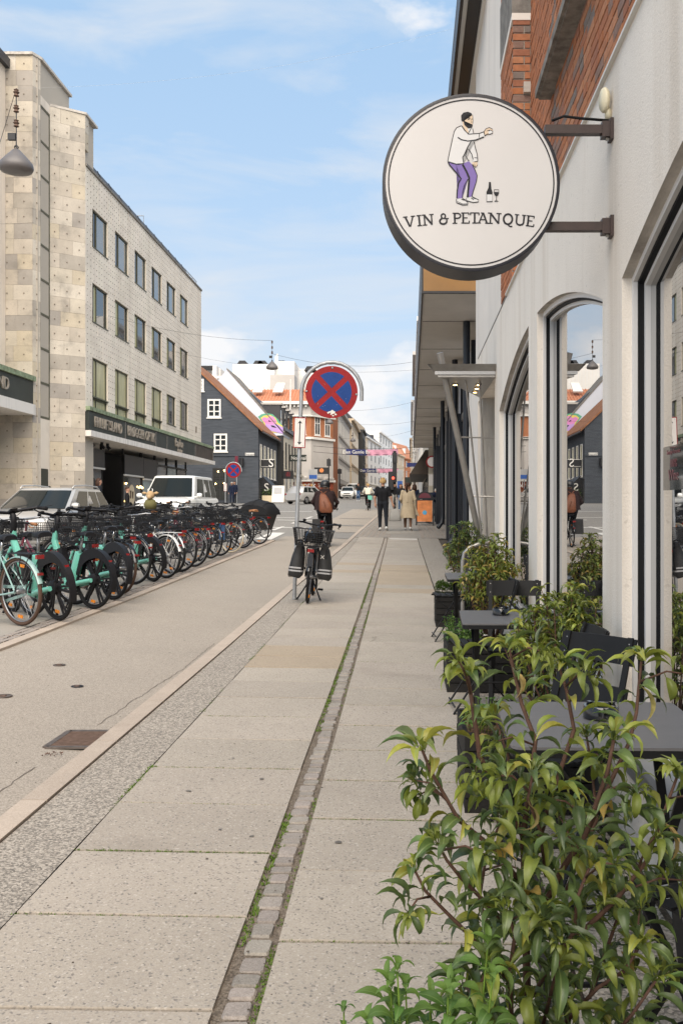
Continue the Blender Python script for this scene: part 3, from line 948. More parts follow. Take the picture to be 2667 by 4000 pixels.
for (x, y) in ((.60, 10.62), (.86, 10.62), (.865, 10.95), (.87, 11.3)):
    b = B(); b.lathe([(.032, -.012), (.032, 0)], 14, (x, y, 2.775)); o = b.out('spotlight', dark_metal, can)
    b = B(); b.lathe([(.020, -.016), (.020, -.012)], 12, (x, y, 2.775)); b.out('bulb', glow_warm, o)
b = B(); b.tube([(.412, 10.2, 3.05), (1.10, 10.95, G(1.1, 10.9))], .034, 12); b.out('post', steel, can, smooth=40)
b = B(); b.tube([(.70, 10.4, 2.79), (1.00, 10.75, G(1, 10.7))], .011, 8); b.out('rod', steel, can, smooth=40)
b = B(); b.tube([(.85, 10.4, 2.79), (1.02, 10.8, G(1, 10.8))], .011, 8); b.out('rod', steel, can, smooth=40)
for z in (2.17, 1.53):
    t = (3.05 - z) / 2.9
    b = B(); b.tube([(.412 + .69 * t, 10.2 + .75 * t, z), (1.02, 10.3 + .5 * t, z - .005)], .009, 6); b.out('tie_rod', steel, can, smooth=40)
hr = B()
hr.tube([(.66, 10.3, G(.7, 10.3)), (.66, 10.3, .82), (.68, 10.3, .92), (.74, 10.3, .98), (.82, 10.3, 1.01), (1.12, 10.4, 1.06)], .022, 10)
tag(hr.out('handrail', steel, smooth=40), 'bent steel tube hand rail at the foot of the canopy post', 'handrail')
# ------------------------------------------------------------------ round double bracket sign
SGC = Vector((.308, 4.20, 2.826))
sgn = thing('hanging_sign', 'round white illuminated sign with bearded man drawing and black rim on two brackets', 'sign', tuple(SGC))
ex = Vector((1, .02, 0)).normalized()
ez = Vector((.02, -1, .0)).normalized()             # face normal, towards the street's near end
ROOTS = frame_m((0, 0, 0), ex, ez)                  # local frame: x right, y up, z out of the face
SR = .389
def L3(x, y, z):
    return ROOTS @ Vector((x, y, z))
def slathe(prof, n=72):
    b = B(); b.M = ROOTS
    b.lathe(prof, n)
    b.M = None
    return b
slathe([(SR * .985, -.185), (SR, -.18), (SR * 1.0, -.002), (SR * .985, 0.0), (SR * .965, 0.0), (SR * .965, -.02)]).out('rim', sign_black, sgn, smooth=35, local=True)
face = slathe([(SR * .966, -.02), (SR * .966, -.003), (.001, -.003)]).out('face', sign_white, sgn, local=True)
slathe([(SR * .97, -.19), (.001, -.19)]).out('back_face', sign_white, sgn, local=True)
def zp(x, y):                                       # drawing coordinates -> metres on the face
    return ((x - 767) / 684 * SR, (775 - y) / 684 * SR)
def fill(name, pts, m, z, parent=face):
    b = B()
    q = [zp(*p) for p in pts]
    b.add([L3(x, y, z) for x, y in q], [tuple(range(len(q)))])
    bm = bmesh.new()
    vs = [bm.verts.new(v) for v in b.v]
    f = bm.faces.new(vs)
    bmesh.ops.triangulate(bm, faces=[f])
    bmesh.ops.recalc_face_normals(bm, faces=bm.faces)
    me = bpy.data.meshes.new(name)
    bm.to_mesh(me); bm.free()
    me.materials.append(m)
    return inst(name, me, parent)
def stroke(b, pts, wd, z, closed=False, raw=False):
    q = [Vector(p if raw else zp(*p)) for p in pts]
    k = len(q)
    wd = wd if raw else wd / 684 * SR
    L_, R_ = [], []
    for i in range(k):
        d = (q[(i + 1) % k] - q[i - 1]) if closed else (q[min(i + 1, k - 1)] - q[max(i - 1, 0)])
        d = d.normalized() if d.length > 1e-9 else Vector((1, 0))
        n = Vector((-d.y, d.x)) * wd / 2
        L_.append(q[i] + n); R_.append(q[i] - n)
    vs = [L3(p.x, p.y, z) for p in L_] + [L3(p.x, p.y, z) for p in R_]
    b.add(vs, [(i, (i + 1) % k, k + (i + 1) % k, k + i) for i in range(k if closed else k - 1)])
b = B()
stroke(b, [(767 + 636 * math.cos(a * math.pi / 60), 775 + 636 * math.sin(a * math.pi / 60)) for a in range(120)], 10, -.0015, True)
b.out('ring_line', ink, face, local=True)
tr1 = [(590, 618), (650, 636), (708, 632), (722, 660), (740, 720), (741, 750), (712, 800), (700, 850), (698, 898), (660, 900), (660, 830), (668, 780), (688, 745), (650, 700), (600, 640)]
tr2 = [(708, 628), (748, 612), (775, 640), (795, 680), (812, 722), (805, 770), (785, 830), (770, 885), (740, 890), (742, 830), (750, 770), (745, 722), (728, 680)]
fill('trousers', tr2, purple, -.0016)
fill('trousers', tr1, purple, -.0014)
shirt = [(690, 340), (655, 355), (635, 385), (622, 440), (600, 540), (585, 615), (620, 630), (665, 638), (708, 630), (700, 585), (716, 555), (740, 500), (765, 460), (800, 452), (860, 425), (872, 420), (862, 386), (830, 398), (785, 402), (776, 360), (760, 345), (725, 385)]
fill('shirt', shirt, sign_white2, -.0012)
fill('sleeve', [(770, 460), (788, 462), (795, 500), (812, 560), (816, 612), (792, 618), (770, 600), (745, 530)], sign_white2, -.0013)
fill('drawn_head', [(700, 250), (745, 236), (775, 255), (778, 300), (775, 340), (750, 358), (720, 345), (705, 325), (692, 300)], skin_ink, -.0010)
fill('drawn_neck', [(704, 320), (735, 350), (748, 400), (725, 380), (700, 340)], skin_ink, -.0011)
fill('drawn_hair', [(690, 298), (688, 262), (705, 240), (740, 232), (768, 243), (774, 258), (750, 252), (732, 258), (716, 278), (710, 302), (700, 312)], ink, -.0008)
fill('drawn_beard', [(706, 300), (718, 318), (735, 336), (750, 338), (763, 325), (777, 331), (774, 350), (752, 361), (730, 352), (712, 332)], ink, -.0009)
fill('drawn_hand', [(862, 388), (880, 362), (905, 352), (930, 366), (932, 392), (912, 402), (890, 402), (872, 414)], skin_ink, -.0010)
fill('drawn_ball', [(898, 380), (912, 372), (930, 380), (926, 398), (910, 404), (898, 396)], sign_white2, -.0007)
fill('drawn_hand', [(778, 620), (812, 618), (815, 640), (802, 662), (785, 650), (772, 635)], skin_ink, -.0010)
fill('drawn_shoe', [(652, 905), (695, 898), (740, 930), (738, 948), (700, 950), (652, 932)], sign_white2, -.0011)
fill('drawn_shoe', [(730, 898), (770, 885), (822, 910), (822, 925), (780, 930), (728, 915)], sign_white2, -.0012)
fill('bottle', [(904, 772), (917, 772), (918, 815), (930, 850), (930, 922), (885, 925), (885, 850), (901, 815)], ink, -.0012)
fill('bottle_label', [(887, 868), (928, 868), (928, 918), (887, 920)], sign_white2, -.0009)
fill('wine', [(943, 848), (977, 848), (972, 870), (960, 880), (948, 870)], ink, -.0010)
b = B()
z = -.0005
for pts, wd in (
    (shirt[:9], 6), ([(708, 630), (700, 585), (716, 555), (740, 500), (765, 460)], 7), ([(862, 386), (830, 398), (785, 402), (740, 405)], 6),
    ([(662, 430), (690, 448), (740, 458), (800, 450), (862, 425)], 9), ([(830, 395), (826, 430)], 5), ([(862, 386), (872, 418)], 6),
    ([(788, 462), (795, 500), (812, 560), (816, 612)], 6), ([(745, 520), (770, 560), (780, 600)], 7), ([(790, 585), (815, 588)], 5), ([(790, 618), (816, 614)], 6),
    ([(740, 500), (722, 570), (745, 610), (752, 605)], 6), ([(692, 340), (712, 372), (742, 402)], 6), ([(742, 402), (770, 350)], 5), ([(776, 360), (785, 402)], 5),
    ([(588, 620), (600, 645), (650, 702), (688, 748), (668, 782), (658, 840), (655, 900)], 10), ([(700, 640), (728, 690), (750, 740), (748, 780), (742, 840), (738, 890)], 15),
    ([(775, 640), (795, 680), (812, 722), (805, 770), (785, 830), (770, 885)], 6), ([(741, 750), (712, 800), (700, 850), (698, 898)], 5), ([(590, 618), (650, 636), (708, 632)], 7),
    ([(652, 905), (652, 932), (700, 950), (738, 948), (740, 930), (698, 898)], 6), ([(655, 922), (700, 942), (738, 940)], 4), ([(730, 900), (728, 915), (780, 930), (822, 925), (822, 910), (772, 885)], 6),
    ([(690, 905), (712, 915)], 6), ([(700, 902), (722, 910)], 6), ([(765, 895), (785, 908)], 6), ([(778, 892), (798, 902)], 6),
    ([(862, 388), (880, 362), (905, 352), (930, 366)], 5), ([(898, 380), (912, 372), (930, 380), (930, 396), (910, 404), (890, 402), (872, 414)], 5), ([(882, 380), (905, 372)], 3), ([(775, 635), (800, 662), (814, 640)], 4), ([(790, 632), (798, 655)], 3),
    ([(738, 292), (758, 286)], 6), ([(765, 290), (776, 288)], 5), ([(740, 282), (758, 278)], 4), ([(762, 300), (772, 312), (762, 316)], 3), ([(776, 255), (780, 300), (776, 322)], 3),
    ([(904, 772), (901, 815), (885, 850), (885, 925), (930, 922)], 4), ([(943, 830), (942, 858), (950, 874), (960, 880), (970, 874), (978, 858), (977, 830), (943, 830)], 4), ([(960, 880), (960, 915)], 5), ([(945, 920), (960, 912), (975, 920), (945, 921)], 4)):
    stroke(b, pts, wd, z)
    z += .000004
b.out('line_drawing', ink, face, local=True)
# slab serif lettering, drawn glyph by glyph: strokes in a 1-high box, stroke width .17, serifs .10
def arcp(cx, cy, rx, ry, a0, a1, n=14):
    return [(cx + rx * math.cos(math.radians(a0 + (a1 - a0) * i / n)), cy + ry * math.sin(math.radians(a0 + (a1 - a0) * i / n))) for i in range(n + 1)]
W1, W2 = .165, .10
def ser(x, y, l=.36):
    return ([(x - l / 2, y), (x + l / 2, y)], W2)
GL = {
 'V': ([([(.16, .95), (.47, .05)], W1), ([(.80, .95), (.50, .05)], .12), ser(.16, .95), ser(.80, .95)], .96),
 'I': ([([(.2, .04), (.2, .96)], W1), ser(.2, .05, .40), ser(.2, .95, .40)], .40),
 'N': ([([(.17, .04), (.17, .96)], .13), ([(.17, .94), (.76, .06)], W1), ([(.76, .04), (.76, .96)], .13), ser(.17, .05), ser(.12, .95, .30), ser(.76, .95)], .93),
 '&': ([(arcp(.42, .74, .17, .20, -60, 250), .13), (arcp(.40, .28, .29, .25, 110, 350), W1), ([(.33, .55), (.48, .52), (.66, .50), (.86, .50)], .11), ([(.68, .50), (.69, .30), (.68, .22)], .13)], .90),
 'P': ([([(.2, .04), (.2, .96)], W1), ([(.2, .93), (.42, .93)] + arcp(.42, .71, .27, .22, 90, -90) + [(.2, .49)], .13), ser(.2, .05, .40), ([(.02, .95), (.2, .95)], W2)], .72),
 'E': ([([(.2, .04), (.2, .96)], W1), ([(.04, .95), (.68, .95)], W2), ([(.04, .05), (.72, .05)], W2), ([(.2, .51), (.56, .51)], W2), ([(.66, .97), (.66, .76)], W2), ([(.70, .03), (.70, .26)], W2)], .78),
 'T': ([([(.42, .04), (.42, .96)], W1), ([(.04, .95), (.80, .95)], W2), ([(.07, .97), (.07, .74)], W2), ([(.77, .97), (.77, .74)], W2), ser(.42, .05, .40)], .84),
 'A': ([([(.16, .05), (.47, .95)], .12), ([(.50, .95), (.82, .05)], W1), ([(.26, .36), (.72, .36)], W2), ser(.14, .05, .34), ser(.84, .05, .34), ([(.30, .95), (.55, .95)], W2)], .98),
 'Q': ([(arcp(.46, .5, .36, .45, 0, 360, 26), W1), ([(.46, .08), (.58, -.10), (.74, -.16), (.86, -.10)], .12)], .92),
 'U': ([([(.17, .96), (.17, .36)] + arcp(.47, .34, .30, .28, 180, 360) + [(.77, .36), (.77, .96)], W1 * .9), ser(.17, .95), ser(.77, .95, .34)], .94),
}
b = B()
z = -.0014
hgt = 86
xx, per = 296, None
cx0, Rr = 760, 2600
s_ = 0
centres = [('V', 297), ('I', 371), ('N', 438), ('&', 557), ('P', 655), ('E', 722), ('T', 792), ('A', 856), ('N', 944), ('Q', 1046), ('U', 1139), ('E', 1217)]
for ch, cxx in centres:
    g, adv = GL[ch]
    dx = cxx - cx0
    yb = 1092 + dx * dx / (2 * 4100.0) - dx * .010
    tilt = dx / 4100.0 * 1.0
    for pts, wd in g:
        q = []
        for (px_, py) in pts:
            lx, ly = (px_ - adv / 2) * hgt * (1.26 if ch == 'N' and cxx > 700 else 1.08), py * hgt
            q.append((cxx + lx * math.cos(tilt) + ly * math.sin(tilt), yb - ly * math.cos(tilt) + lx * math.sin(tilt)))
        stroke(b, q, wd * hgt, z)
        z += .000004
b.out('lettering', ink, face, local=True)
# brackets to the wall
def bracket(z, lamp):
    b = B()
    yb = 4.27
    b.bar((SGC.x + .33, yb, z), (WO + SL * yb - .01, yb, z), .04, .038)
    o = b.out('bracket', rust_bracket, sgn)
    b = B(); b.box(WO + SL * yb - .016, WO + SL * yb + .004, yb - .032, yb + .032, z - .046, z + .046)
    b.box(WO + SL * yb - .05, WO + SL * yb - .016, yb - .024, yb + .024, z - .034, z + .034)
    p = b.out('wall_plate', rust_bracket, o)
    for dz in (-.036, .036):
        b = B(); b.lathe([(.010, 0), (.010, .014)], 6, (WO + SL * yb - .016, yb, z + dz), (-1, 0, 0)); b.out('bolt', steel, p)
bracket(3.08, True)
bracket(2.65, False)
b = B()
b.tube([(SGC.x + .36, 4.25, 3.115), (.72, 4.25, 3.135), (.80, 4.25, 3.125), (.92, 4.26, 3.12)], .006, 6)
tag(b.out('power_cable', black_rubber, smooth=True), 'thin black cable running along the upper sign bracket', 'cable')
so = thing('alarm_horn', 'small cream plastic alarm horn on the wall above the upper sign bracket', 'alarm', (.93, 4.30, 3.14))
b = B(); b.tube([(0, 0, 0), (-.003, 0, .03), (-.012, -.004, .055)], [.016, .016, .014], 10); b.out('socket', beige_plastic, so, smooth=True, local=True)
b = B(); b.lathe([(.02, .0), (.030, .006), (.034, .02), (.030, .03), (.0005, .034)], 18, (-.004, 0, .085), (-1, -.35, 0)); b.M = Matrix.Diagonal((1, 1, 1.6, 1)); b.v = [Vector((q[0], q[1], .085 + (q[2] - .085) * 1.7)) for q in b.v]; b.M = None; b.out('horn', beige_plastic, so, smooth=True, local=True)
# ------------------------------------------------------------------ stone clad shop and office building on the left
LX = -12.5
lb = thing('stone_building', 'travertine clad office and shop building with a row of square windows on the left', 'building', (-14, 45, G(-14, 45)))
rl = random.Random(5)
ZT = 15.0
wy0 = [38.97 + i * 3.09 for i in range(6)]
WWID = 2.05
rowz = [(12.04, 13.58), (8.99, 10.56), (5.94, 7.53)]
b = B()
b.box(LX - 14, LX - .20, 38.2, 60.2, 5.0, ZT)          # core behind the recessed windows
b.out('core', tile_edge, lb)
# facade tiles between the windows
ycols = [38.10]
for i, a in enumerate(wy0):
    ycols += [a, a + .68, a + 1.37, a + WWID]
    nxt = wy0[i + 1] if i < 5 else 60.2
    k = 1 if nxt - a - WWID < 1.3 else 5
    for j in range(1, k + 1):
        ycols.append(a + WWID + (nxt - a - WWID) * j / (k + (0 if i == 5 else 1)) if not (i == 5 and j == k) else 60.2)
ycols = sorted(set(round(q, 3) for q in ycols))
zrows = [5.25, 5.94, 6.47, 7.0, 7.53, 8.02, 8.5, 8.99, 9.51, 10.03, 10.56, 11.05, 11.55, 12.04, 12.55, 13.07, 13.58, 14.05, 14.52, 15.0]
cells = []
for i in range(len(ycols) - 1):
    for j in range(len(zrows) - 1):
        a, c_, z0, z1 = ycols[i], ycols[i + 1], zrows[j], zrows[j + 1]
        ym, zm = (a + c_) / 2, (z0 + z1) / 2
        if any(y0 < ym < y0 + WWID and (q0 < zm < q1) for y0 in wy0 for (q0, q1) in rowz):
            continue
        if z1 < 6 and any(y0 < ym < y0 + WWID for y0 in wy0[:4]):
            continue
        cells.append((a, c_, z0, z1))
cells.sort(key=lambda q: q[0])
bt = B(); bs_ = B()
for n, (a, c_, z0, z1) in enumerate(cells):
    j = rl.uniform(-.004, .004)
    bb = B() if n < 230 else bt
    bb.box(LX - .2, LX + j, a + .0015, c_ - .0015, z0 + .0015, z1 - .0015)
    if n < 230:
        bb.out('stone_tile', tile_pale, lb)
    for (fy, fz) in ((.25, .25), (.75, .25), (.25, .75), (.75, .75)):
        yy, zz = a + (c_ - a) * fy, z0 + (z1 - z0) * fz
        bs_.box(LX, LX + .018, yy - .014, yy + .014, zz - .018, zz + .012)
bt.out('stone_tiles', tile_pale, lb, kind='stuff')
# windows
def officewin(y0, z0, z1, kind, low=False):
    g = {'s': sky_glass, 'c': curtain_glass, 'm': far_glass}[kind]
    b = B()
    x = LX - .13
    t = .055
    for (ya, yb) in ((y0, y0 + t), (y0 + WWID - t, y0 + WWID), (y0 + .66, y0 + .72)):
        b.box(x, x + .07, ya, yb, z0, z1)
    b.box(x, x + .07, y0, y0 + WWID, z0, z0 + t); b.box(x, x + .07, y0, y0 + WWID, z1 - t, z1)
    b.box(x + .07, LX + .03, y0 - .02, y0 + WWID + .02, z0 - .03, z0 + .005)
    if low:
        b.box(x, x + .07, y0, y0 + WWID, z0 - .10, z0 - .03)
        b.box(x, x + .06, y0, y0 + .05, 5.0, z0); b.box(x, x + .06, y0 + WWID - .05, y0 + WWID, 5.0, z0); b.box(x, x + .06, y0 + .66, y0 + .72, 5.0, z0)
    fr = b.out('window', green_frame, lb)
    b = B(); b.box(x + .02, x + .03, y0 + .05, y0 + .67, z0 + .05, z1 - .05); b.out('pane', curtain_glass if kind != 's' or y0 > 53 else far_glass, fr)
    b = B(); b.box(x + .02, x + .03, y0 + .71, y0 + WWID - .05, z0 + .05, z1 - .05); b.out('pane', g, fr)
    if low:
        b = B(); b.box(x + .01, x + .02, y0 + .05, y0 + WWID - .05, 5.0, z0 - .1); b.out('spandrel', curtain_glass, fr)
for k, y0 in enumerate(wy0):
    officewin(y0, *rowz[0], 's')
    officewin(y0, *rowz[1], 'm' if k != 1 else 'm')
    officewin(y0, *rowz[2], 'c' if k < 4 else 'm', k < 4)
# cornice and metal roof
b = B(); b.box(LX - 14, LX + .06, 38.1, 60.25, ZT, ZT + .10); b.out('cornice', stone_dark, lb)
b = B()
b.hexa([(LX - 14, 38.1, ZT + .1), (LX - .05, 38.1, ZT + .1), (LX - .05, 57, ZT + .1), (LX - 14, 57, ZT + .1), (LX - 14, 38.1, ZT + .62), (LX - .30, 38.1, ZT + .62), (LX - .30, 57, ZT + .62), (LX - 14, 57, ZT + .62)])
b.out('roof', slate_m, lb)
for yy in [39 + i * 1.55 for i in range(12)]:
    b = B(); b.bar((LX - .04, yy, ZT + .1), (LX - .29, yy, ZT + .64), .04, .02); b.out('roof_seam', dark_metal, lb)
b = B()
b.tube([(LX - .3, 57, ZT + .6), (LX - .3, 60.2, ZT + .6)], .025, 6); b.tube([(LX - .3, 57, ZT + .35), (LX - .3, 60.2, ZT + .35)], .02, 6)
for yy in (57, 58, 59, 60.15):
    b.tube([(LX - .3, yy, ZT + .1), (LX - .3, yy, ZT + .6)], .02, 6)
b.tube([(LX - .5, 48.6, ZT + .6), (LX - .5, 48.6, ZT + 1.2), (LX - 1.6, 48.6, ZT + 1.2)], .02, 6)
b.out('roof_railing', steel, lb)
# stair towers: cladding tiles on the faces turned towards the near end of the street
def tiled_face(p0, p1, z0, z1, rowh, name='stone_tile'):
    p0, p1 = Vector((*p0, 0)), Vector((*p1, 0))
    d = (p1 - p0); ln = d.length; d = d / ln
    n = Vector((d.y, -d.x, 0))
    nr = max(1, round((z1 - z0) / rowh)); hh = (z1 - z0) / nr
    for r in range(nr):
        cuts = [0, ln * (.36 + .28 * (r % 2)) + rl.uniform(-.1, .1), ln] if ln < 1.6 else [0, ln * .33, ln * .66 + rl.uniform(-.1, .1), ln]
        if ln < .5:
            cuts = [0, ln]
        for a, c_ in zip(cuts, cuts[1:]):
            b = B()
            j = rl.uniform(-.004, .004)
            f0, f1 = p0 + d * (a + .003) + n * j, p0 + d * (c_ - .003) + n * j
            k0, k1 = f0 - n * .15, f1 - n * .15
            za, zb = z0 + r * hh + .003, z0 + (r + 1) * hh - .003
            b.hexa([(*f0.xy, za), (*f1.xy, za), (*k1.xy, za), (*k0.xy, za), (*f0.xy, zb), (*f1.xy, zb), (*k1.xy, zb), (*k0.xy, zb)])
            b.out(name, tile_m, lb)
        m = 3 if ln > 1.2 else (1 if ln < .6 else 2)
        for q in range(m):
            pp = p0 + d * ln * (q + .5) / m + n * .012
            zz = z0 + (r + .45) * hh
            bs_.box(pp.x - .017, pp.x + .017, pp.y - .02, pp.y + .02, zz - .02, zz + .014)
ZB, ZA = 17.0, 18.3
PB0, PB1 = (-13.64, 37.2), (-12.50, 38.08)
b = B()
b.prism([(-13.62, 37.28), (-12.6, 38.1), (-12.6, 39.4), (-17, 39.4), (-17, 37.9), (-13.62, 37.9)], lambda a, c_, t: (a, c_, t), 0, ZB - .02)
b.out('tower', tile_edge, lb)
tiled_face(PB0, PB1, .6, ZB, .56)
tiled_face((-12.5, 38.085), (-12.5, 38.5), 15.65, ZB, .6)
b = B(); b.prism([(-13.72, 37.14), (-12.44, 38.06), (-12.44, 39.5), (-17, 39.5), (-17, 37.14)], lambda a, c_, t: (a, c_, t), ZB, ZB + .09); b.out('coping', concrete_dirty, lb)
b = B(); b.box(-13.6, -13.1, 38.2, 38.7, ZB + .09, ZB + .22); b.out('roof_hatch', slate_m, lb)
b = B(); b.box(-18, -13.6, 36.0, 39.4, 0, ZA - .02); b.out('tower', tile_edge, lb)
tiled_face((-15.6, 35.8), (-13.72, 35.8), .6, ZA, .57)
tiled_face((-13.715, 35.8), (-13.56, 36.18), .6, ZA, .57)
b = B(); b.prism([(-18, 35.72), (-13.7, 35.72), (-13.50, 36.2), (-13.5, 39.5), (-18, 39.5)], lambda a, c_, t: (a, c_, t), ZA, ZA + .10); b.out('coping', concrete_dirty, lb)
b = B(); b.box(-14.9, -14.4, 37.2, 37.7, ZA + .1, ZA + .25); b.out('roof_hatch', slate_m, lb)
bs_.out('facade_bolts', bolt_m, lb, kind='stuff')
# glazed slit between the towers
x0 = -13.585
b = B()
for yy in (36.22, 37.18):
    b.box(x0 - .1, x0, yy - .04, yy + .04, 4.85, 16.6)
for k in range(10):
    zz = 4.85 + k * 1.305
    b.box(x0 - .1, x0 + .004, 36.2, 37.2, zz - .04, zz + .04)
fr = b.out('stair_window', green_frame, lb)
for k in range(9):
    zz = 4.85 + k * 1.305
    b = B(); b.box(x0 - .06, x0 - .05, 36.26, 37.14, zz + .05, zz + 1.25); b.out('pane', shop_glass if k % 3 else teal_glass, fr)
b = B(); b.box(x0 - .03, x0 - .0, 36.2, 37.2, 16.66, ZB); b.out('stone_panel', tile_pale, lb)
b = B(); b.box(x0 - .03, x0 - .0, 36.2, 37.2, .6, 4.8); b.out('stone_panel', tile_pale, lb)
b = B(); b.box(x0 - .02, x0 + .03, 36.3, 36.95, .6, 2.9); o = b.out('door', fascia_dark, lb)
b = B(); b.box(x0 + .03, x0 + .07, 36.86, 37.12, 1.75, 2.25); b.out('intercom', dark_metal, lb)
b = B(); b.box(-19, -14.72, 30, 35.78, 6.1, 17.8); b.out('side_wall', tile_pale, lb)
b = B(); b.box(-19, -14.55, 29.9, 35.9, 17.8, 18.15); b.out('side_cornice', slate_m, lb)
# awning block over the entrance on the far left
ax = -13.66
b = B(); b.box(-17, ax, 29.5, 35.72, 5.25, 6.12); b.out('fascia', fascia_dark, lb)
b = B(); b.box(-17, ax + .09, 29.4, 35.78, 6.12, 6.30); b.out('copper_edge', copper_m, lb)
b = B(); b.box(-17, ax + .07, 29.4, 35.78, 4.86, 5.25); b.out('canopy_slab', white_band, lb)
text('LAND', .62, frame_m((ax + .02, 32.63, 5.70), (0, 1, 0), (1, 0, 0)), letter_bronze, lb, ext=.03)
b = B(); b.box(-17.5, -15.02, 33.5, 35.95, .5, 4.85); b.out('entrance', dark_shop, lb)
# long canopy over the shop windows, running past the corner of the building
cx = -12.38
b = B()
ybr = [38.14, 43.2, 48.6, 50.9, 57.9, 63.4]
for i, (a, c_) in enumerate(zip(ybr, ybr[1:])):
    b = B(); b.box(cx - .5, cx, a + .05, c_ - .05, 4.50, 5.30); b.out('fascia', fascia_dark if i < 4 else fascia_brown, lb)
    b = B(); b.box(cx - .5, cx + .012, c_ - .05, c_ + .05, 4.52, 5.28); b.out('fascia_joint', stone_dark, lb)
b = B(); b.box(LX - .3, cx + .06, 38.12, 63.5, 5.30, 5.46); b.out('copper_edge', copper_m, lb)
b = B(); b.box(LX - 3.5, cx + .10, 38.12, 63.55, 4.27, 4.50); b.out('canopy_slab', white_band, lb)
b = B(); b.box(LX - 4, cx - .45, 60.3, 63.4, 4.5, 5.30); b.out('fascia', fascia_brown, lb)
text('FRILUFTSLAND', .62, frame_m((cx + .02, 40.7, 4.88), (0, 1, 0), (1, 0, 0)), letter_bronze, lb, ext=.03, xs=.92)
text('BRØGGER OPTIK', .66, frame_m((cx + .02, 45.9, 4.90), (0, 1, 0), (1, 0, 0)), letter_bronze, lb, ext=.03, xs=.95)
text('Papilon', .66, frame_m((cx + .02, 53.6, 5.0), (0, 1, 0), (1, 0, 0)), letter_bronze, lb, ext=.03)
text('interiør', .36, frame_m((cx + .02, 53.8, 4.62), (0, 1, 0), (1, 0, 0)), letter_bronze, lb, ext=.03)
# shop front under the canopy, set back
sx = -13.4
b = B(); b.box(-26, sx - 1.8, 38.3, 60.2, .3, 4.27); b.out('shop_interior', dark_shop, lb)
zf = lambda y: G(-12, y)
spans = [(38.3, 39.7, teal_glass), (39.8, 43.1, shop_glass), (46.4, 49.6, shop_glass), (49.8, 52.4, teal_glass), (52.5, 55.0, shop_glass), (55.1, 57.4, teal_glass), (57.5, 60.0, shop_glass)]
for (a, c_, g) in spans:
    b = B(); b.box(sx - .03, sx, a + .05, c_ - .05, zf(a) + .3, 3.75)
    fr = b.out('shop_window', g, lb)
    b = B()
    for yy in (a, c_ - .06):
        b.box(sx - .08, sx + .02, yy, yy + .06, zf(a), 4.27)
    b.box(sx - .08, sx + .02, a, c_, zf(a), zf(a) + .3); b.box(sx - .08, sx + .06, a, c_, 3.72, 3.82)
    b.out('shop_frame', dark_frame, fr)
for (a, c_, z0) in ((38.2, 39.8, 3.35), (39.9, 43.2, 3.2), (46.3, 49.7, 3.05), (49.75, 52.5, 2.95)):
    b = B(); b.box(sx + .05, sx + .10, a, c_, z0, 4.0); b.out('awning_box', dark_metal, lb)
    b = B(); b.box(sx + .04, sx + .12, a, c_, z0 - .08, z0); b.out('awning_bar', white_frame, lb)
for yy in (40.1, 41.5, 42.3):
    b = B(); b.tube([(sx + .5, yy, 4.25), (sx + .5, yy, 4.10), (sx + .62, yy, 3.98)], .07, 8); b.out('spotlight', dark_metal, lb)
for (yy, zz, r_) in ((41.6, 2.3, .42), (42.4, 1.72, .42)):
    b = B(); b.ring((sx + .012, yy, zz), r_, .07, 26, 4, 'x'); b.out('poster_ring', slate_m if zz > 2 else fascia_brown, lb)
b = B(); b.lathe([(.52, 0), (.52, .02)], 30, (sx + .01, 47.8, 2.05), (1, 0, 0)); dsc = b.out('window_disc', cream_sign, lb)
for (dy, dz, w_, h_) in ((-.22, 0, .12, .34), (.16, -.02, .13, .30)):
    b = B(); b.lathe([(w_ * .75, -h_ / 2), (w_, h_ / 2), (w_ * 1.12, h_ / 2), (w_ * 1.1, h_ / 2 + .05)], 10, (0, 0, 0))
    b.v = [Vector((sx + .033 + q.x * .05, 47.8 + dy + q.y, 2.05 + dz + q.z)) for q in b.v]
    b.out('drawn_cup', cup_brown, dsc)
for (yy, zz) in ((46.6, 2.6), (49.2, 2.5), (49.5, 2.45), (47.0, 1.75)):
    b = B(); b.lathe([(.01, -.05), (.05, -.02), (.05, .02), (.01, .05)], 8, (sx + .08, yy, zz)); b.out('bulb', glow_warm, lb)
b = B(); b.lathe([(.2, 0), (.2, .03)], 20, (-12.44, 59.0, 6.2), (1, 0, 0)); b.v = [Vector((-12.48 + (q.x + 12.44), 58.6 + (q.y - 59) * .5, q.z)) for q in b.v]; b.out('wall_vent', bolt_m, lb)
b = B(); b.box(-27, LX - .25, 38, 60.2, -1, .3); b.out('basement', concrete_dirty, lb)
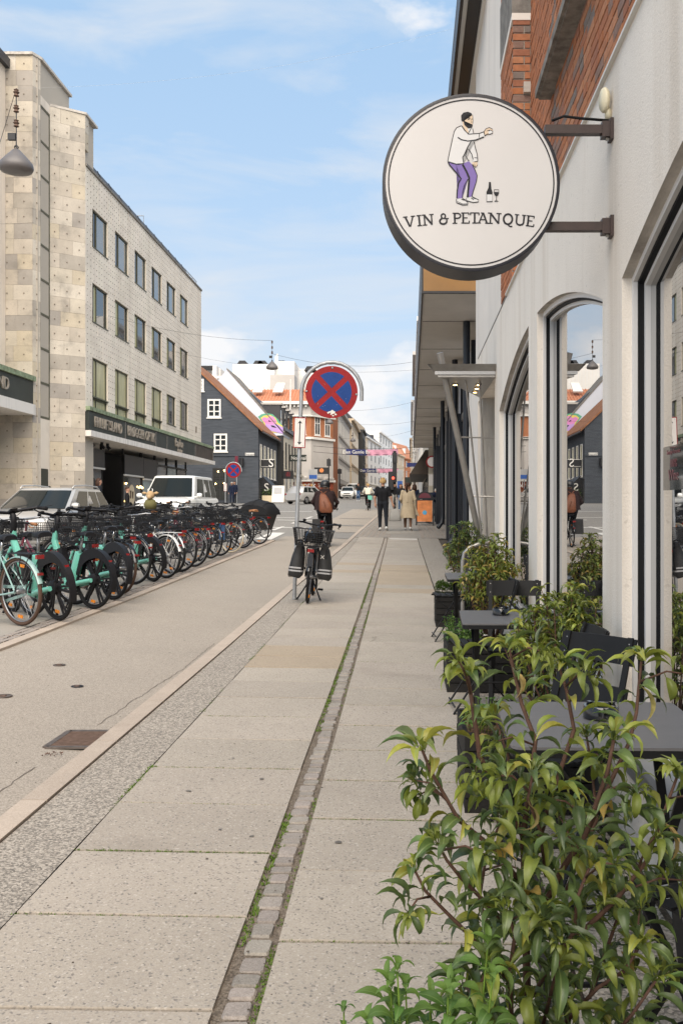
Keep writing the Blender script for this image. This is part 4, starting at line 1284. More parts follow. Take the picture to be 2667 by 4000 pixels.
# ------------------------------------------------------------------ houses further along the street
rf = random.Random(21)
class Fac:
    """A facade from point a to point b (plan), outward normal to the right-hand side of a->b."""
    def __init__(s, a, b):
        s.a, s.b = Vector((*a, 0)), Vector((*b, 0))
        s.d = (s.b - s.a); s.l = s.d.length; s.d = s.d / s.l
        s.n = Vector((s.d.y, -s.d.x, 0))
    def p(s, t, z, o=0):
        q = s.a + s.d * t + s.n * o
        return Vector((q.x, q.y, z))
    def box(s, bb, t0, t1, z0, z1, o0, o1):
        bb.hexa([s.p(t0, z0, o1), s.p(t1, z0, o1), s.p(t1, z0, o0), s.p(t0, z0, o0), s.p(t0, z1, o1), s.p(t1, z1, o1), s.p(t1, z1, o0), s.p(t0, z1, o0)])
def window(fc, t, z0, w_, h_, root, fm, gm=None, mull=(1, 1), arch_=False, fw=.08, surround=None, sill=True):
    gm = gm or far_glass
    b = B()
    if arch_:
        n = 8
        op = [(t - w_ / 2, z0), (t + w_ / 2, z0)] + [(t + w_ / 2 * math.cos(math.pi * i / n), z0 + h_ - w_ / 2 + w_ / 2 * math.sin(math.pi * i / n)) for i in range(n + 1)]
        ce = (t, z0 + h_ * .5)
        ip = [(ce[0] + (x - ce[0]) * (1 - 2 * fw / w_), ce[1] + (z - ce[1]) * (1 - 2 * fw / h_)) for x, z in op]
        k = len(op)
        vs = [fc.p(x, z, .05) for x, z in op] + [fc.p(x, z, .05) for x, z in ip] + [fc.p(x, z, 0) for x, z in op] + [fc.p(x, z, .0) for x, z in ip]
        fs = []
        for i in range(k):
            j = (i + 1) % k
            fs += [(i, j, k + j, k + i), (i, 2 * k + i, 2 * k + j, j), (k + i, k + j, 3 * k + j, 3 * k + i)]
        b.add(vs, fs)
    else:
        for (x0, x1, a, c_) in ((t - w_ / 2, t - w_ / 2 + fw, z0, z0 + h_), (t + w_ / 2 - fw, t + w_ / 2, z0, z0 + h_), (t - w_ / 2 + fw, t + w_ / 2 - fw, z0, z0 + fw), (t - w_ / 2 + fw, t + w_ / 2 - fw, z0 + h_ - fw, z0 + h_)):
            fc.box(b, x0, x1, a, c_, -.02, .05)
    for i in range(1, mull[0] + 1):
        x = t - w_ / 2 + w_ * i / (mull[0] + 1)
        fc.box(b, x - fw * .4, x + fw * .4, z0 + fw, z0 + h_ - fw, 0, .045)
    for i in range(1, mull[1] + 1):
        z = z0 + h_ * i / (mull[1] + 1)
        fc.box(b, t - w_ / 2 + fw, t + w_ / 2 - fw, z - fw * .3, z + fw * .3, 0, .040)
    if sill:
        fc.box(b, t - w_ / 2 - .08, t + w_ / 2 + .08, z0 - .10, z0 - .003, -.02, .10)
    fr = b.out('window', fm, root)
    b = B()
    fc.box(b, t - w_ / 2 + fw * .5, t + w_ / 2 - fw * .5, z0 + fw * .5, z0 + h_ - fw * (.5 if not arch_ else 3), -.01, .018)
    b.out('pane', gm, fr)
    return fr
def gable_roof(b, x0, x1, y0, y1, ze, zr):            # ridge along y
    xm = (x0 + x1) / 2
    b.add([(x0, y0, ze), (xm, y0, zr), (x1, y0, ze), (x0, y1, ze), (xm, y1, zr), (x1, y1, ze)], [(0, 3, 4, 1), (1, 4, 5, 2), (0, 1, 2), (5, 4, 3)])

# --- charcoal painted gable house
dh = thing('gabled_house', 'charcoal painted corner house with steep gable and white cross windows', 'house', (-18, 90, G(-18, 90)))
X1, Y0, Y1, ZE, ZR = -12.6, 85.0, 98.0, 8.5, 15.0
XM = X1 - 6.9
b = B()
b.prism([(XM - 6.9, .8), (X1, .8), (X1, ZE), (XM, ZR), (XM - 6.9, ZE)], lambda a, c_, t: (a, t, c_), Y0, Y1)
b.out('wall', dark_house_m, dh)
b = B()
b.hexa([(X1 + .35, Y0 - .12, ZE - .33), (X1 + .35, Y1, ZE - .33), (XM, Y1, ZR + .02), (XM, Y0 - .12, ZR + .02), (X1 + .35, Y0 - .12, ZE - .13), (X1 + .35, Y1, ZE - .13), (XM, Y1, ZR + .25), (XM, Y0 - .12, ZR + .25)])
b.out('roof', tile_roof_old, dh)
b = B(); b.tube([(X1 + .38, Y0, ZE - .36), (X1 + .38, Y1, ZE - .36)], .08, 6); b.out('gutter', dark_metal, dh)
fg = Fac((-30, Y0), (X1, Y0))
sg = Fac((X1, Y0), (X1, Y1))
def gx(u):
    return 30 + (u - U0) / F * Y0
def gz(v):
    return EYE + (V0 - v) / F * Y0
for (u0, u1, v0, v1) in ((811, 863, 1559, 1631), (836, 888, 1694, 1764), (775, 797, 1480, 1528)):
    window(fg, (gx(u0) + gx(u1)) / 2, gz(v1), gx(u1) - gx(u0), gz(v0) - gz(v1), dh, white_frame, mull=(1, 2), fw=.15)
b = B(); fg.box(b, gx(780), gx(1009), gz(1782), gz(1779), 0, .08); b.out('string_course', dark_house_m, dh)
fr = window(fg, (gx(831) + gx(889)) / 2, gz(1953), gx(889) - gx(831), gz(1828) - gz(1953), dh, dark_frame, mull=(1, 2), fw=.1, gm=shop_glass, sill=False)
for u, v in ((853, 1842), (877, 1838), (876, 1888), (843, 1890)):
    b = B(); q = fg.p(gx(u), gz(v), .06); b.lathe([(.02, -.07), (.07, 0), (.02, .07)], 8, q); b.out('bulb', glow_warm, fr)
for i in range(5):
    window(sg, 1.55 + i * 2.35, 4.25, 1.0, 2.9, dh, white_frame, gm=curtain_glass, mull=(0, 1), fw=.1)
for i in range(5):
    window(sg, 1.3 + i * 2.4, 1.6, 1.7, 2.5, dh, dark_frame, gm=shop_glass, mull=(1, 0), fw=.12, sill=False)
b = B(); sg.box(b, 0, 13, 4.0, 4.12, 0, .07); b.out('string_course', dark_house_m, dh)
b = B(); fg.box(b, gx(958), gx(994), gz(1780), gz(1769), 0, .04); o = b.out('street_name_plate', poster_white, dh)
text('Østergade', .22, frame_m(fg.p((gx(958) + gx(994)) / 2, gz(1774.5), .045), (1, 0, 0), (0, -1, 0)), sign_black, dh, ext=.004)
b = B(); b.tube([fg.p(gx(945), gz(1822), .25), fg.p(gx(945), gz(1790), .25)], .22, 10); b.out('wall_lantern', dark_metal, dh)
# projecting signs of the house
s1 = thing('projecting_sign', 'black square sign with white letter S projecting from the charcoal house', 'shop sign', (X1 + .7, 86.0, 4.7))
b = B(); b.box(X1 + .1, X1 + .75 + .55, 85.95, 86.1, gz(1826) + .0, gz(1794)); b.out('panel', dark_metal, s1)
text('S', 1.05, frame_m((X1 + 1.0, 85.93, gz(1808)), (1, 0, 0), (0, -1, 0)), poster_white, s1, ext=.01)
b = B()
for k in range(3):
    b.box(X1 + .15, X1 + .8, 85.93, 85.95, gz(1822) + k * .02, gz(1822) + k * .02 + .01)
b.box(X1 + .0, X1 + 1.35, 85.94, 86.11, gz(1794), gz(1794) + .04); b.out('frame', white_frame, s1)
s2 = thing('shop_awning', 'black awning with white letter S over the side door of the charcoal house', 'awning', (X1 + .8, 88.0, 3.0))
b = B(); b.hexa([(X1, 86.6, 2.0 + .55), (X1 + 1.9, 86.6, 2.55), (X1 + 1.9, 90, 2.55), (X1, 90, 2.55), (X1, 86.6, 4.3), (X1 + .1, 86.6, 4.3), (X1 + .1, 90, 4.3), (X1, 90, 4.3)]); b.out('canvas', dark_metal, s2)
text('S', 1.0, frame_m((X1 + .5, 86.58, 3.25), (1, 0, 0), (0, -1, 0)), poster_white, s2, ext=.01)
# --- pale sheet metal gable with graffiti
pg = thing('metal_gable_house', 'taller house with pale sheet metal fire gable and pink graffiti behind the charcoal house', 'house', (-17, 103, G(-17, 103)))
Yg = 98.2
def gp(u, v, D=Yg):
    q = PX(u, v, D); return (q.x, q.z)
b = B()
b.prism([gp(1105, 1693), gp(1105, 1700), gp(1072, 1702), gp(1072, 1960), gp(760, 1960), gp(760, 1600), gp(886, 1443)][::-1], lambda a, c_, t: (a, t, c_), Yg + 6, Yg)
b.out('wall', pale_metal, pg)
b = B()
pa, pb = gp(886, 1443), gp(1107, 1693)
b.hexa([(pa[0], Yg - .05, pa[1]), (pb[0], Yg - .05, pb[1]), (pb[0], Yg + 8, pb[1]), (pa[0], Yg + 8, pa[1]), (pa[0], Yg - .05, pa[1] + .15), (pb[0], Yg - .05, pb[1] + .15), (pb[0], Yg + 8, pb[1] + .15), (pa[0], Yg + 8, pa[1] + .15)])
b.out('roof_edge', stone_dark, pg)
def graf(nm, pts, m, o):
    b = B(); b.prism([gp(*q) for q in pts], lambda a, c_, t: (a, t, c_), Yg - .01, Yg - o); b.out(nm, m, pg)
graf('graffiti', [(1008, 1628), (1022, 1618), (1042, 1614), (1065, 1618), (1088, 1640), (1102, 1662), (1104, 1690), (1060, 1690), (1035, 1662)], graf_green, .02)
graf('graffiti', [(1018, 1633), (1030, 1624), (1055, 1621), (1076, 1632), (1086, 1652), (1104, 1664), (1104, 1690), (1055, 1690), (1038, 1665)], graf_yellow, .03)
graf('graffiti', [(1022, 1637), (1032, 1629), (1045, 1634), (1052, 1625), (1068, 1628), (1080, 1645), (1078, 1660), (1060, 1668), (1040, 1658)], graf_pink, .04)
graf('graffiti', [(1036, 1655), (1058, 1660), (1080, 1656), (1106, 1670), (1106, 1694), (1052, 1682), (1040, 1668)], graf_lilac, .05)
graf('graffiti', [(1058, 1661), (1070, 1663), (1081, 1671), (1076, 1671), (1062, 1668)], ink, .06)
graf('graffiti', [(1050, 1640), (1060, 1648), (1050, 1647)], ink, .06)
# --- narrow dark house, then a cream one with dormers
nh = thing('narrow_dark_house', 'narrow dark shop house between the charcoal house and the cream house', 'house', (-13, 101, G(-13, 101)))
b = B(); b.box(-16.5, -12.15, 98.3, 99.65, .8, 9.0); b.out('wall', dark_frame, nh)
f = Fac((-12.15, 98.3), (-12.15, 99.65))
for i in range(1):
    window(f, .68 + i * 1.7, 4.6, .8, 2.8, nh, dark_frame, mull=(1, 1))
    window(f, .68 + i * 1.7, 1.7, .9, 2.2, nh, dark_frame, gm=shop_glass, mull=(0, 0), sill=False)
q = thing('projecting_sign', 'small black sign with red lettering on the narrow dark house', 'shop sign', (-11.5, 98.6, 4.0))
b = B(); b.box(-12.1, -11.0, 98.45, 98.6, gz(1846) - .15, gz(1820) + .1); b.out('panel', dark_metal, q)
text('ili', .7, frame_m((-11.55, 98.44, gz(1832)), (1, 0, 0), (0, -1, 0)), pink_sign, q, ext=.01)
ch = thing('cream_house', 'cream rendered house with grey dormers in its dark roof before the side street', 'house', (-13, 111, G(-13, 111)))
b = B(); b.box(-20, -12.1, 99.7, 117.5, 1.2, 9.4); b.out('wall', cream_m, ch)
b = B(); b.hexa([(-20, 99.7, 9.4), (-11.8, 99.7, 9.4), (-11.8, 117.7, 9.4), (-20, 117.7, 9.4), (-20, 99.7, 13.4), (-15.6, 99.7, 13.4), (-15.6, 117.7, 13.4), (-20, 117.7, 13.4)]); b.out('roof', slate_m, ch)
f = Fac((-12.1, 99.7), (-12.1, 117.5))
for i in range(6):
    window(f, 1.5 + i * 2.9, 5.6, .9, 2.7, ch, dark_frame, mull=(1, 1))
for i in range(5):
    window(f, 1.9 + i * 3.5, 2.4, 2.2, 2.5, ch, white_frame, gm=teal_glass if i % 2 else shop_glass, mull=(0, 0), sill=False)
b = B(); f.box(b, 0, 17.8, 5.1, 5.35, 0, .25); b.out('cornice', cream_m, ch)
for i in range(4):
    b = B(); b.box(-15, -12.7, 101.0 + i * 3.3, 102.6 + i * 3.3, 9.6, 12.3 - .001 * i); dm = b.out('dormer', slate_m, ch)
    b = B(); b.box(-12.7, -12.66, 101.15 + i * 3.3, 102.45 + i * 3.3, 10, 11.8); b.out('pane', far_glass, dm)
    b = B(); b.box(-15.1, -12.5, 100.9 + i * 3.3, 102.7 + i * 3.3, 12.3, 12.5); b.out('cap', grey_render, dm)
q = thing('projecting_sign', 'green black sign with white lettering on the cream house', 'shop sign', (-11.6, 104, 5.9))
pz = PX(1155, 1790, 104)
b = B(); b.box(-12.0, -10.2, 103.9, 104.05, pz.z - .35, pz.z + .38); b.out('panel', fascia_dark, q)
text('Normal', .52, frame_m((-11.05, 103.88, pz.z), (1, 0, 0), (0, -1, 0)), poster_white, q, ext=.01)
# --- brick corner building with red roof (optician at street level)
sy = thing('brick_corner_building', 'ornate red brick and cream corner building with red tiled roof and optician shop', 'building', (-13, 135, G(-13, 135)))
Ds = 126.0
sx1 = PX(1290, 1900, Ds).x
def sp(u, v, D=Ds):
    q = PX(u, v, D); return q.x, q.z
xa, xb = sp(925, 0)[0], sp(1215, 0)[0]
zc_ = sp(0, 1566)[1]
b = B()
b.prism([(xa, Ds), (xb, Ds), (sx1, Ds + 4.5), (sx1, Ds + 15), (xa, Ds + 15)], lambda a, c_, t: (a, c_, t), 1.2, zc_ - .5); b.out('wall', far_brick, sy)
cf = Fac((xb, Ds), (sx1, Ds + 4.5)); ff = Fac((xa, Ds), (xb, Ds))
zl = sp(0, 1680)[1]; zt = sp(0, 1830)[1]
b = B()
for fc in (ff, cf):
    fc.box(b, 0, fc.l, zc_ - 2.0, zc_ - .5, 0, .15)
    fc.box(b, 0, fc.l, 4.9, zl - 1.2, 0, .06)
b.out('plaster_band', grey_render, sy)
b = B()
for fc in (ff, cf):
    fc.box(b, -.4, fc.l + .3, zc_ - .5, zc_ - .1, -.2, .85)
    fc.box(b, -.2, fc.l + .2, zc_ - 2.05, zc_ - 1.85, 0, .35)
    fc.box(b, -.1, fc.l + .1, zl - 1.2, zl - .9, 0, .35)
    fc.box(b, -.1, fc.l + .1, 4.9, 5.2, 0, .4)
    for i in range(int(fc.l / .5)):
        fc.box(b, i * .5, i * .5 + .22, zc_ - .85, zc_ - .5, 0, .6)
b.out('cornice', white_frame, sy)
b = B()
zr_ = sp(0, 1508)[1]
b.hexa([(xa, Ds - .8, zc_ - .1), (xb + .6, Ds - .8, zc_ - .1), (sx1 + .6, Ds + 15, zc_ - .1), (xa, Ds + 15, zc_ - .1), (xa, Ds + 4, zr_), (xb - 1.6, Ds + 4, zr_), (sx1 - 4.5, Ds + 11, zr_), (xa, Ds + 11, zr_)])
rfm = b.out('roof', tile_roof, sy)
b = B()
for i in range(9):
    t = (i + .5) / 9
    b.bar((xa, Ds - .8 + 4.8 * t, zc_ - .1 + (zr_ - zc_ + .1) * t + .03), (xb + .6 - 2.2 * t, Ds - .8 + 4.8 * t, zc_ - .1 + (zr_ - zc_ + .1) * t + .03), .06, .07)
for i in range(int((xb - xa) / .42)):
    x = xa + .2 + i * .42
    b.bar((x, Ds - .8, zc_ - .06), (min(x, xb - 1.7), Ds + 4, zr_ + .05), .14, .10)
b.bar((xb + .6, Ds - .8, zc_), (xb - 1.6, Ds + 4, zr_ + .1), .25, .25)
b.out('roof_tiles', tile_roof, sy, kind='stuff')
for u in (1005, 1085):
    x = sp(u, 0)[0]
    b = B(); b.hexa([(x - .75, Ds + .7, zc_ + 1.15), (x + .55, Ds + .7, zc_ + 1.15), (x + .75, Ds + 1.9, zc_ + 2.45), (x - .35, Ds + 1.9, zc_ + 2.45), (x - .75, Ds + .6, zc_ + 1.3), (x + .55, Ds + .6, zc_ + 1.3), (x + .75, Ds + 1.8, zc_ + 2.6), (x - .35, Ds + 1.8, zc_ + 2.6)])
    b.out('skylight', poster_white, sy)
cfl = cf.l
for fc, ts in ((cf, (cfl * .28, cfl * .74)), (ff, (ff.l - 1.3, ff.l - 3.6, ff.l - 6))):
    for t in ts:
        window(fc, t, zl - .6, 1.3, 3.2, sy, white_frame, arch_=True, fw=.16)
        window(fc, t, 5.6, 1.3, 3.1, sy, white_frame, arch_=True, fw=.16)
        b = B(); fc.box(b, t - .9, t + .9, 5.25, 5.5, .06, .5); b.out('balustrade', grey_render, sy)
b = B()
for fc in (ff, cf):
    fc.box(b, 0, fc.l, 3.95, 4.9, 0, .10)
b.out('shop_fascia', red_sign, sy)
text('Synoptik', 1.05, frame_m(ff.p(ff.l - 1.2, 4.42, .12), (1, 0, 0), (0, -1, 0)), poster_white, sy, ext=.02)
text('Synoptik', .8, frame_m(cf.p(cfl * .55, 4.42, .12), cf.d, cf.n), poster_white, sy, ext=.02)
window(cf, cfl * .5, 1.7, 2.6, 2.2, sy, dark_frame, gm=shop_glass, arch_=True, fw=.18, sill=False)
window(ff, ff.l - 1.7, 1.7, 2.6, 2.2, sy, dark_frame, gm=shop_glass, fw=.12, sill=False)
b = B(); b.lathe([(.7, 0), (.7, .06)], 16, ff.p(ff.l - 1.0, 3.3, .05), (0, -1, 0)); o = b.out('round_sign', poster_white, sy)
b = B(); b.lathe([(.33, 0), (.33, .06)], 12, ff.p(ff.l - 1.0, 3.35, .12), (0, -1, 0)); b.out('sign_dot', red_sign, o)
fp = thing('flagpole', 'slim white flagpole in front of the brick corner building', 'flagpole', (*PX(1132, 0, 118).xy, G(-13, 118)))
b = B(); q0, q1 = PX(1130, 1900, 118), PX(1135, 1481, 118); b.tube([q0, q1], [.12, .07], 8); b.out('pole', white_frame, fp)
# --- street fronts receding on the left
def row_house(name, lb, a, c_, top, m, x, floors, nwin, roofm=None, roofh=2.5, wm=white_frame, gm=None, shopm=shop_glass, base=None, surround=True, z_first=5.6, depth=9, fw=.12):
    g0 = G(x, (a + c_) / 2)
    r = thing(name, lb, 'building', (x, (a + c_) / 2, g0))
    b = B(); b.box(x - depth, x, a + .01, c_ - .01, g0 - 1.5, top); b.out('wall', m, r)
    f = Fac((x, a), (x, c_))
    fh = (top - .8 - z_first) / floors
    for k in range(floors):
        for i in range(nwin):
            window(f, (i + .5) * f.l / nwin, z_first + k * fh + .35, min(1.4, f.l / nwin * .5), fh * .62, r, wm, gm, mull=(1, 1) if k < floors else (0, 0), fw=fw)
    for i in range(max(2, nwin // 2)):
        n = max(2, nwin // 2)
        window(f, (i + .5) * f.l / n, g0 + .5, f.l / n * .72, z_first - g0 - 1.4, r, dark_frame, shopm, mull=(1, 0), fw=.12, sill=False)
    b = B(); f.box(b, 0, f.l, top - .35, top, 0, .45); f.box(b, 0, f.l, z_first - .55, z_first - .3, 0, .25)
    for k in range(1, floors):
        f.box(b, 0, f.l, z_first + k * fh - .12, z_first + k * fh + .05, 0, .12)
    b.out('cornice', base or m, r)
    # end wall windows on the face turned to the viewer
    fe = Fac((x - depth, a), (x, a))
    if roofm:
        b = B(); b.hexa([(x - depth, a, top), (x + .3, a, top), (x + .3, c_, top), (x - depth, c_, top), (x - depth + 2, a, top + roofh), (x - 2.2, a, top + roofh), (x - 2.2, c_, top + roofh), (x - depth + 2, c_, top + roofh)]); b.out('roof', roofm, r)
    return r, f
XL = sx1 + .1
row_house('stone_front_house', 'grey stone house with long ornate front next to the brick corner building', 141.2, 172, 16.2, grey_render, XL, 3, 8, slate_m, 2)
row_house('ornate_house', 'beige stone house with red brick piers in the left row', 172, 200, 17.5, beige_render, XL + .3, 3, 7, slate_m, 2.5)
row_house('dark_glass_house', 'dark modern infill front standing proud in the left row', 200, 214, 17.8, dark_frame, XL + 1.2, 4, 4, None, wm=dark_frame)
tw = thing('corner_tower_building', 'tall orange beige corner building with small square windows above the banners', 'building', (XL - 1, 236, G(-10, 236)))
u0, u1 = PX(1345, 0, 226), PX(1378, 0, 226)
zt_ = PX(0, 1672, 226).z
b = B(); b.box(u0.x, u1.x, 226, 226.2, 2, zt_); b.prism([(u0.x, 226.2), (u1.x, 226.2), (u1.x + 2.3, 262), (u0.x, 262)], lambda a, c_, t: (a, c_, t), 2, zt_); b.out('wall', beige_render, tw)
b = B(); b.box(u0.x - .2, u1.x + .3, 225.8, 226.0, zt_ - .4, zt_ + .3); b.out('cornice', white_frame, tw)
f = Fac((u0.x, 226), (u1.x, 226))
for k in range(6):
    for i in range(2):
        window(f, f.l * (.3 + .42 * i), 6.2 + k * 2.35, .55, 1.25, tw, white_frame, fw=.12, mull=(0, 0))
f = Fac((u1.x, 226.2), (u1.x + 2.3, 262))
for k in range(6):
    for i in range(7):
        window(f, 2.5 + i * 5, 6.2 + k * 2.35, 1.6, 1.5, tw, white_frame, fw=.15, mull=(1, 0))
b = B(); b.prism([(u0.x + .2, 227), (u1.x - .1, 227), (u1.x + 1.6, 258), (u0.x + .2, 258)], lambda a, c_, t: (a, c_, t), zt_, zt_ + 2.6); b.out('attic', beige_render, tw)
# --- bend of the street: white houses facing back
def front_house(name, lb, ua, ub, Da, Db, vt, m, floors, nwin, roofm=None, vr=None, base_v=1955):
    pa, pb = PX(ua, vt, Da), PX(ub, vt, Db)
    zt2 = (pa.z + pb.z) / 2
    r = thing(name, lb, 'building', (pa.x, Da, G(pa.x, Da)))
    f = Fac(pa.xy, pb.xy)
    zb = G(0, (Da + Db) / 2) - .5
    b = B(); f.box(b, 0, f.l, zb, zt2, -10, 0); b.out('wall', m, r)
    fh = (zt2 - zb - 4.6) / floors
    for k in range(floors):
        for i in range(nwin):
            window(f, (i + .5) * f.l / nwin, zb + 4.6 + k * fh + .3, min(f.l / nwin * .42, 2.0), fh * .6, r, white_frame if m is not white_m else dark_frame, mull=(1, 0), fw=.14)
    for i in range(nwin // 2):
        window(f, (i + .5) * f.l / (nwin // 2), zb + .9, f.l / (nwin // 2) * .6, 2.6, r, dark_frame, shop_glass, mull=(0, 0), fw=.15, sill=False)
    b = B(); f.box(b, 0, f.l, zt2 - .5, zt2, 0, .6); f.box(b, 0, f.l, zb + 4.1, zb + 4.4, 0, .3); b.out('cornice', m, r)
    if roofm:
        zr2 = EYE + (V0 - vr) / F * (Da + Db) / 2
        b = B()
        b.hexa([f.p(0, zt2, .6), f.p(f.l, zt2, .6), f.p(f.l, zt2, -10), f.p(0, zt2, -10), f.p(0, zr2, -3), f.p(f.l, zr2, -3), f.p(f.l, zr2, -7), f.p(0, zr2, -7)])
        b.out('roof', roofm, r)
        for i in range(max(1, nwin // 3)):
            b = B(); t = (i + .5) * f.l / max(1, nwin // 3); f.box(b, t - .9, t + .9, zt2 + .2, zt2 + (zr2 - zt2) * .72, -4, -.6); b.out('dormer', slate_m if roofm is slate_m else white_m, r)
    return r
front_house('white_corner_house', 'white corner house with dark hipped roof where the street bends', 1386, 1486, 262, 330, 1712, white_m, 4, 6, slate_m, 1672)
front_house('white_street_house', 'long plain white house right of the white corner house', 1480, 1532, 325, 375, 1705, white_m, 5, 5)
front_house('gabled_brick_house', 'orange roofed brick and white house at the end of the street', 1524, 1578, 372, 420, 1772, beige_render, 3, 4, tile_roof, 1728)
front_house('end_house', 'small orange roofed house closing the view down the street', 1560, 1612, 425, 450, 1790, far_brick, 3, 3, tile_roof, 1735)
# --- white blocks rising behind the old houses
wb_ = thing('white_block', 'windowless white cladded department store block above the red tiled roof', 'building', (-18, 165, G(-18, 165)))
def blk(u0, u1, v0, v1, D, dep, m, nm='wall'):
    a, c_ = PX(u0, v1, D), PX(u1, v0, D)
    b = B(); b.box(a.x, c_.x, D, D + dep, a.z, c_.z); return b.out(nm, m, wb_)
blk(909, 1072, 1422, 1800, 165, 12, white_m)
blk(1072, 1150, 1411, 1800, 168, 12, plaster)
blk(1055, 1150, 1464, 1800, 160, 4, grey_render, 'lower_block')
blk(1160, 1240, 1441, 1800, 175, 10, white_m)
for i in range(12):
    x = PX(909 + i * 13.6, 0, 165).x
    b = B(); b.box(x - .03, x + .03, 164.95, 165, 10, PX(0, 1424, 165).z); b.out('panel_joint', plaster, wb_)
for u in (946, 1008, 1024, 1100, 1210):
    q = PX(u, 1416 if u < 1150 else 1438, 170)
    b = B(); b.add([(q.x - 1, 170, q.z - .4), (q.x + 1.2, 170, q.z - .4), (q.x + .5, 170, q.z + .35), (q.x - .5, 170, q.z + .35), (q.x - 1, 173, q.z - .4), (q.x + 1.2, 173, q.z - .4), (q.x + .5, 173, q.z + .35), (q.x - .5, 173, q.z + .35)], [(0, 1, 2, 3), (3, 2, 6, 7), (0, 3, 7, 4), (1, 5, 6, 2), (5, 4, 7, 6)])
    b.out('roof_light', dark_metal, wb_)
for u, v in ((1077, 1390), (1083, 1382)):
    q = PX(u, v, 168); b = B(); b.tube([(q.x, 168, q.z - 2.5), (q.x, 168, q.z)], .14, 6); b.out('flue', white_frame, wb_)
gb = thing('grey_plant_block', 'pale roof plant block with dark louvres behind the charcoal gable', 'building', (-33, 150, G(-33, 150)))
b = B(); a, c_ = PX(700, 1800, 150), PX(846, 1428, 150); b.box(a.x, c_.x, 150, 160, a.z, c_.z); b.out('wall', white_m, gb)
b = B(); a, c_ = PX(846, 1800, 152), PX(862, 1440, 152); b.box(a.x, c_.x, 152, 160, a.z, c_.z); b.out('wall', plaster, gb)
a, c_ = PX(784, 1446, 149.8), PX(830, 1428, 149.8)
for i in range(8):
    x = a.x + (c_.x - a.x) * i / 8
    b = B(); b.box(x, x + .12, 149.8, 149.99, a.z - .6, c_.z - .1); b.out('louvre', dark_metal, gb)
b = B(); b.box(a.x - 3, c_.x, 149.9, 149.98, a.z + .05, c_.z); b.out('shadow_gap', dark_metal, gb)
b = B(); b.tube([PX(844, 1500, 140), PX(844, 1478, 140)], .5, 10); b.out('roof_fan', alu_grey, gb)
b = B(); b.box(PX(800, 0, 140).x, PX(870, 0, 140).x, 140, 146, 8, PX(0, 1468, 140).z); b.out('plant_base', plaster, gb)

# ------------------------------------------------------------------ right-hand side beyond the cafe: shop with projecting upper floor
SL2 = .0098
def QP(wd, y, z):
    return (wd + SL2 * y, y, z)
class QB(B):
    def qbox(s, w0, w1, y0, y1, z0, z1):
        return s.hexa([QP(w0, y0, z0), QP(w1, y0, z0), QP(w1, y1, z0), QP(w0, y1, z0), QP(w0, y0, z1), QP(w1, y0, z1), QP(w1, y1, z1), QP(w0, y1, z1)])
ms = thing('modern_shop_building', 'modern shop with dark glass front and grey overhanging upper floor past the cafe', 'building', (2.2, 40, G(2, 40)))
WOV, WF = .23, 1.42
b = QB(); b.qbox(WOV, 9, 16.95, 60.5, 5.2, 5.7); b.out('overhang', grey_wall, ms)
for yy in [19.5 + i * 3.4 for i in range(13)]:
    b = QB(); b.qbox(WOV + .02, WF, yy, yy + .03, 5.192, 5.2); b.out('soffit_joint', stone_dark, ms)
b = QB(); b.qbox(WOV - .03, WOV, 16.9, 60.6, 5.185, 6.4); b.out('edge_trim', dark_metal, ms)
b = QB(); b.qbox(WOV, 9, 16.9, 16.95, 5.22, 6.7); b.out('end_panel', orange_panel, ms)
b = QB(); b.qbox(WOV - .02, 9, 16.88, 16.94, 5.18, 5.22); b.out('end_trim', dark_metal, ms)
b = QB(); b.qbox(WOV + .6, 9, 16.95, 60.4, 5.7, 6.6); b.out('upper_wall', dark_metal, ms)
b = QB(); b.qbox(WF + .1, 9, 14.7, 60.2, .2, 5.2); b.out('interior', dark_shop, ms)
cols = [14.8 + i * 2.3 for i in range(20)]
for i, (a, c_) in enumerate(zip(cols, cols[1:])):
    z0 = G(1.6, a)
    door = i in (5, 6, 11, 12)
    if door:
        b = QB(); b.qbox(WF + .06, WF + .09, a + .06, c_ - .06, z0, 4.0); b.out('doorway', navy_steel, ms)
        b = QB(); b.qbox(WF - .35, WF + .05, a + .06, a + .24, z0, 4.0); b.out('door_pier', navy_steel, ms)
    else:
        b = QB(); b.qbox(WF + .03, WF + .05, a + .06, c_ - .06, z0 + .25, 3.75); b.out('shop_window', shop_glass if i % 3 else teal_glass, ms)
        b = QB(); b.qbox(WF - .02, WF + .06, a + .06, c_ - .06, z0, z0 + .25); b.out('plinth', navy_steel, ms)
    b = QB(); b.qbox(WF - .05, WF + .07, a - .06, a + .06, z0, 5.19); b.out('mullion', navy_steel if i % 2 else steel, ms)
    b = QB(); b.qbox(WF + .03, WF + .05, a + .06, c_ - .06, 3.95, 5.18); b.out('clerestory', pale_metal if i % 2 else shop_glass, ms)
    b = QB(); b.qbox(WF - .03, WF + .06, a + .06, c_ - .06, 3.76, 3.94); b.out('transom', steel, ms)
for yy in (19.5, 24.6, 34, 45):
    wq = WF - .28
    b = B(); b.tube([QP(wq, yy, 5.19), QP(wq, yy, .55 + G(1.6, yy)), QP(wq - .02, yy - .0, .3 + G(1.6, yy)), QP(wq - .16, yy - .1, .12 + G(1.6, yy))], .075, 10); b.out('downpipe', navy_steel, ms, smooth=40)
b = B(); b.box(1.18, 1.30, 13.3, 13.34, 1.9, 2.9); b.out('address_board', fascia_dark, ms)
